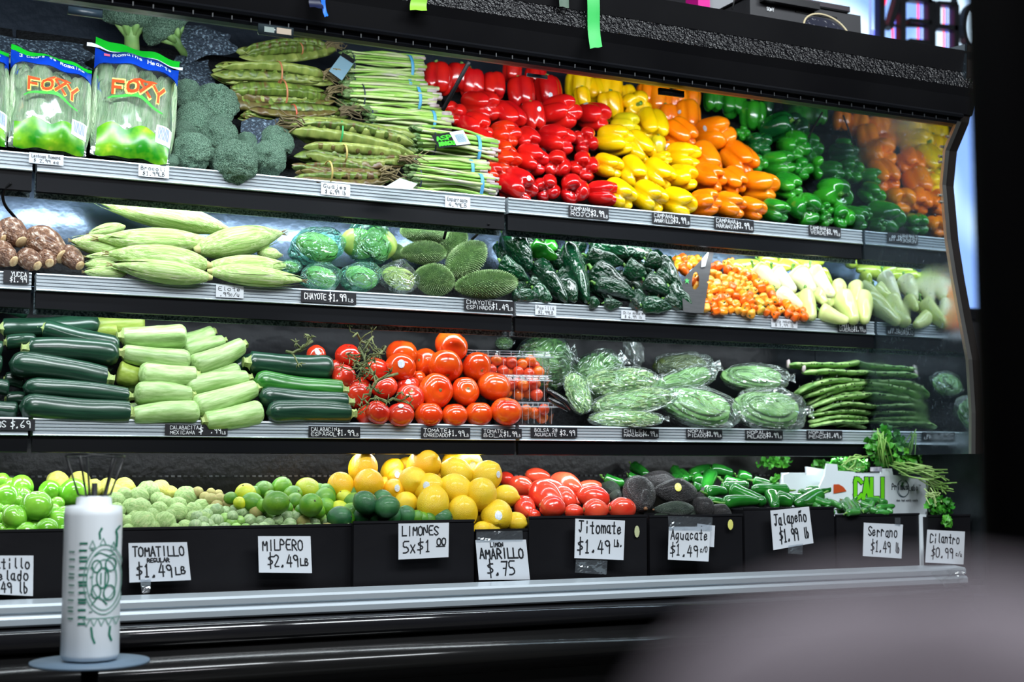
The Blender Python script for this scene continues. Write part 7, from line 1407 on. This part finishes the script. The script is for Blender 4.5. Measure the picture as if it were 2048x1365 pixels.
# beige hoop / plate rim
RIMM = pm('beige_rim', srgb(200, 186, 150), rough=.6)
c = at_y(1660, 62, 2.32); k = mpp(c)
put('round_basket', mesh('round_basket', *tube([(56*k*math.cos(a), 56*k*math.sin(a)*.8, .008*math.sin(a)) for a in [2*math.pi*q1/40 for q1 in range(41)]], .0022, 7), RIMM), Matrix.Translation(c+Vector((0, .01, -.001))) @ Matrix.Rotation(math.radians(60), 4, 'X'), label='round basket with a beige rim leaning on the canopy top', cat='basket')
bb = bpy.data.objects['round_basket']
put('inner_face', mesh('inner_face', [(0, 0, -.004)]+[(54*k*math.cos(a), 54*k*math.sin(a)*.8, .001) for a in [2*math.pi*q1/28 for q1 in range(28)]], [(0, 1+q1, 1+(q1+1) % 28) for q1 in range(28)], pm('speckled_dark', (.01, .012, .03), (.3, .3, .32), rough=.6, scale=120, contrast=(.62, .7))), None, bb)
slab('pink_box', 1396, 1420, -20, 14, 2.6, .05, pm('magenta_card', srgb(236, 20, 160), rough=.5), 'magenta box edge at the top of the frame', 'box')
slab('grey_board', 1408, 1475, -40, 22, 2.62, .03, pm('pale_grey_board', srgb(150, 152, 156), rough=.7), 'pale grey board standing on the canopy top', 'board')
put('pen', mesh('pen', *tube([at_y(1465, 18, 2.40)-at_y(1465, 18, 2.40), at_y(1477, -40, 2.40)-at_y(1465, 18, 2.40)], .0018, 7), pm('steel_rod', (.4, .4, .4), metal=1, rough=.3)), Matrix.Translation(at_y(1465, 18, 2.40)), label='thin metal rod standing on the canopy by the grey board', cat='rod')
sp_ = at_y(1500, -4, 2.5)
put('headphones', mesh('headphones', *grid_blob(18, 12, lambda th, t: (.035*math.sin(math.pi*t)*math.cos(th), .03*math.sin(math.pi*t)*math.sin(th), .035*math.cos(math.pi*t))), BLACKP), Matrix.Translation(sp_), label='black rounded device beside the electronics box', cat='electronics')
# ------------------------------------------------------------------ OPEN sign seen from behind, in front of the window
SY = 3.9; SGN = pm('dark_sign_housing', (.03, .032, .036), (.04, .042, .048), rough=.45, var=0)
REDL = emit('red_led', (1, .02, .08), 2.4); BLUL = emit('blue_led', (.16, .2, 1), 2)
c0 = at_y(1763, 40, SY); ks = mpp(c0)
sg = empty('open_sign', c0, 'OPEN sign seen from behind with red and blue glowing letter edges', 'sign'); SGM = sg.matrix_basis
def sq(x, y): return at_y(1400+x/3.657, y/3.657, SY)
def bar(nm, a, b, w, mat, dy=0, dep=.03):
    A, B = sq(*a), sq(*b); ww = w/3.657*ks/2; d = (B-A); d.y = 0; L = d.length; d.normalize(); n = Vector((-d.z, 0, d.x))*ww; e = d*ww*.0
    put(nm, mesh(nm, *prism([A-n-e+Vector((0, dy, 0)), A+n-e+Vector((0, dy, 0)), B+n+e+Vector((0, dy, 0)), B-n+e+Vector((0, dy, 0))], (0, dep, 0)), mat, False), Matrix.Identity(4), sg, SGM)
# mirrored N
for seg in (((1335, -60), (1335, 300)), ((1490, -60), (1490, 320))): bar('letter_n', *seg, 48, SGN)
bar('letter_n', (1470, -60), (1395, 200), 46, SGN)
# mirrored E (spine at right)
bar('letter_e', (1700, 0), (1700, 360), 70, SGN)
for y in (-10, 150, 300): bar('letter_e', (1540, y-4), (1700, y+14), 34, SGN)
# mirrored P
bar('letter_p', (1880, 30), (1880, 380), 48, SGN); bar('letter_p', (1745, 20), (1890, 30), 34, SGN); bar('letter_p', (1745, 190), (1890, 205), 40, SGN); bar('letter_p', (1748, 30), (1748, 190), 34, SGN)
# O
P_ = [(2010+72*math.cos(a), 190+150*math.sin(a)) for a in [2*math.pi*k/22 for k in range(23)]]
for a, b in zip(P_, P_[1:]): bar('letter_o', a, b, 40, SGN)
for a, b, m in (((1412, -60), (1370, 130), REDL), ((1450, 80), (1455, 270), REDL), ((1640, 0), (1640, 140), REDL), ((1640, 165), (1640, 300), REDL), ((1828, 45), (1828, 180), REDL), ((1828, 215), (1828, 340), REDL), ((1900, 290), (1925, 350), REDL), ((1520, 150), (1560, 150), REDL),
                ((1310, 200), (1312, 260), BLUL), ((1660, 0), (1660, 300), BLUL), ((1850, 45), (1850, 340), BLUL), ((1474, 60), (1480, 280), BLUL), ((1290, -60), (1290, 250), BLUL)):
    bar('led_edge', a, b, 9 if m is REDL else 18, m, dy=.031 if m is BLUL else .0305, dep=.004)
for x, y in ((1330, 30), (1330, 165), (1720, 80), (1720, 225), (1910, 130), (1912, 262)): bar('screw_hole', (x-4, y), (x+4, y), 9, pm('hole_black', (.002, .002, .002)), dy=-.001, dep=.001)
# the frame strip and small hanging wire that hold the sign
bar('hanging_strut', (1335, -400), (1335, -50), 10, SGN); bar('hanging_strut', (1880, -400), (1880, 30), 10, SGN); bar('cross_strut', (1335, 170), (1905, 185), 20, SGN, dy=.02, dep=.01)
# blue denim-like drape beside the end panel
DEN = pm('pale_blue_drape', srgb(120, 160, 226), srgb(160, 196, 244), rough=.8, scale=2, var=0)
# ================================================================== foreground
# roll of thin bags on its stand
RC = at_y(180, 1322, 2.05); kr = mpp(RC)
st = empty('bag_roll_stand', RC, 'wire-topped stand with a pale blue round base plate in front of the case', 'bag stand'); STM = st.matrix_basis
BPL = pm('pale_blue_grey_plate', srgb(100, 122, 142), rough=.5, var=0); WIRE = pm('black_wire', (.008, .008, .010), rough=.35)
put('base_plate', mesh('base_plate', *merge([tube([(0, 0, -.004), (0, 0, .0)], [116*kr, 116*kr], 48)]), BPL), None, st)
put('post', mesh('post', *tube([(0, 0, -RC.z), (0, 0, -.004)], .012, 12), BLACKM), None, st)
put('foot', mesh('foot', *tube([(0, 0, -RC.z), (0, 0, -RC.z+.02)], [.14, .13], 32), BLACKM), None, st)
RH = at_y(185, 1010, 2.05).z-RC.z; RR = 57*kr
put('spindle', mesh('spindle', *tube([(0, 0, 0), (0, 0, RH+.03)], .004, 8), WIRE), None, st)
ringz = RH+.068; rt = 57*kr
V = [tube([(rt*math.cos(a), rt*math.sin(a), ringz+.002*math.sin(2*a)) for a in [2*math.pi*k/36 for k in range(37)]], .0014, 6)]
for a in (.6, 1.7, 3.1, 4.0, 5.2, 6.1): V.append(tube([(rt*math.cos(a), rt*math.sin(a), ringz), (rt*.55*math.cos(a), rt*.55*math.sin(a), RH+.014), (0, 0, RH+.008)], .0015, 6))
put('wire_crown', mesh('wire_crown', *merge(V), WIRE), None, st)
RP = pm('white_plastic_roll', srgb(226, 234, 240), srgb(240, 246, 250), rough=.35, scale=2, var=0, coat=.2)
def rollshape():
    pr = [(0, .003), (RR*.94, .003), (RR, .010), (RR*.985, RH*.4), (RR*1.0, RH*.93), (RR*.97, RH-.002), (RR*.62, RH), (RR*.60, RH+.010), (RR*.45, RH+.012), (0, RH+.012)]
    n = 48; vs, fs = [], []
    for r, z in pr:
        for k in range(n): a = 2*math.pi*k/n; rr_ = r*(1+.012*math.sin(3*a)+.006*math.sin(11*a)); vs.append((rr_*math.cos(a), rr_*math.sin(a), z))
    for j in range(len(pr)-1):
        for k in range(n): fs.append((j*n+k, j*n+(k+1) % n, (j+1)*n+(k+1) % n, (j+1)*n+k))
    return vs, fs
ro = put('bag_roll', mesh('bag_roll', *rollshape(), RP), Matrix.Translation(RC), label='white plastic bag roll printed in green, standing on the round plate', cat='bag roll')
GP = pm('green_roll_print', srgb(30, 120, 96), rough=.5, var=0); GP2 = pm('pale_green_roll_print', srgb(110, 160, 146), rough=.5, var=0)
def rmap(u, v):                        # pixel of crop 'roll' (origin 40,900, x3.033) onto the cylinder facing the viewer
    px, py = 40+u/3.033, 900+v/3.033; x = (px-182)*kr; z = (1322-py)*kr*.995; x = max(-RR*.985, min(RR*.985, x)); a = math.asin(x/(RR*1.0))
    vd = Vector((-RC.x, -RC.y, 0)).normalized(); rt_ = Vector((-vd.y, vd.x, 0)); p = (rt_*math.sin(a)+vd*math.cos(a))*(RR*1.022)
    return Vector((p.x, p.y, z))
def rstroke(paths, w, mat, nm='print'):
    V = []
    for pth in paths:
        for a, b in zip(pth, pth[1:]):
            d = Vector((b[0]-a[0], b[1]-a[1])); L = d.length or 1; n = Vector((-d.y, d.x))/L*w/2; V.append(([rmap(a[0]+n.x, a[1]+n.y), rmap(b[0]+n.x, b[1]+n.y), rmap(b[0]-n.x, b[1]-n.y), rmap(a[0]-n.x, a[1]-n.y)], [(0, 1, 2, 3)]))
    put(nm, mesh(nm, *merge(V), mat, False), None, ro, kind='stuff' if 'ray' in nm else None)
def circ(cx, cy, rx, ry, n=30, a0=0, a1=6.2832): return [(cx+rx*math.cos(a0+(a1-a0)*k/n), cy+ry*math.sin(a0+(a1-a0)*k/n)) for k in range(n+1)]
rstroke([circ(500, 780, 118, 208), circ(500, 780, 100, 182), circ(500, 780, 70, 120)], 6, GP2, 'emblem_ring')
rstroke([circ(490, 770, 34, 60), circ(455, 700, 26, 36), circ(535, 690, 30, 40), circ(455, 850, 26, 40), circ(530, 860, 32, 44), [(430, 930), (470, 880), (520, 930)], [(440, 640), (470, 620), (520, 640), (560, 630)], [(505, 730), (505, 820)], [(480, 740), (480, 810)]], 8, GP, 'emblem_drawing')
rstroke([[(410+30*k, 590-20*math.sin(k)), (428+30*k, 545-14*math.sin(k)), (446+30*k, 590-20*math.sin(k)), (410+30*k, 590-20*math.sin(k))] for k in range(0, 6, 2)]+[[(385+42*k, 1010), (405+42*k, 1055), (425+42*k, 1010), (385+42*k, 1010)] for k in range(0, 5)], 5, GP2, 'emblem_ray')
rstroke([[(565, 590), (568, 520), (560, 490), (585, 460)], [(480, 470), (465, 500), (470, 540)], [(540, 1060), (535, 1110), (550, 1150)], [(432, 1060), (440, 1120), (455, 1160)]], 12, GP, 'emblem_curl')
a_, b_ = merge([text2d('THE FRESH PRODUCE MARKET', 0, 0, 500, 40, 8), text2d('FRUTAS Y VERDURAS', 30, -48, 420, 26, 6), text2d('SUPER', 60, 48, 300, 20, 4)]) if False else merge([text2d('I I I II I II I I II I I', 0, 0, 500, 34, 12), text2d('I II I I I II I I I', 30, -58, 420, 24, 8), text2d('I I II I', 60, 60, 420, 14, 6)])
put('vertical_lettering', mesh('vertical_lettering', [rmap(370+p[1]*1.0-10, 1050-p[0]) for p in a_], b_, GP, False), None, ro)
# tall dark post close to the lens and a soft grey bag below it
PC = ray(2046, 682); PC = PC/PC.y*.72
put('near_post', mesh('near_post', *tube([(0, 0, -CZ), (0, 0, 1.6)], .030, 32), pm('near_black', (.002, .002, .0025), rough=.8, spec=.1, var=0)), Matrix.Translation((PC.x, PC.y, CZ)), label='out-of-focus black post standing close, right of the case', cat='post')
GB = pm('grey_mauve_cloth', srgb(184, 176, 183), srgb(156, 148, 156), rough=.9, scale=3, var=0, c3=srgb(140, 104, 104), c3t=.62)
PB = ray(1845, 1365); PB = PB/PB.length*.17
def lump():
    def f(th, t):
        p = math.pi*t; r = math.sin(p)**.8; return (.030*r*math.cos(th)*(1+.12*math.sin(2*th+1)), .012*r*math.sin(th), .020*math.cos(p)*(1+.06*math.sin(3*th)))
    return grid_blob(40, 26, f)
put('grey_cloth_bag', mesh('grey_cloth_bag', *lump(), GB), frame((PB.x, PB.y, PB.z+CZ-.0095), UP, RT, (1, 1, 1)), label='blurred grey cloth edge very close to the lens', cat='cloth bag')
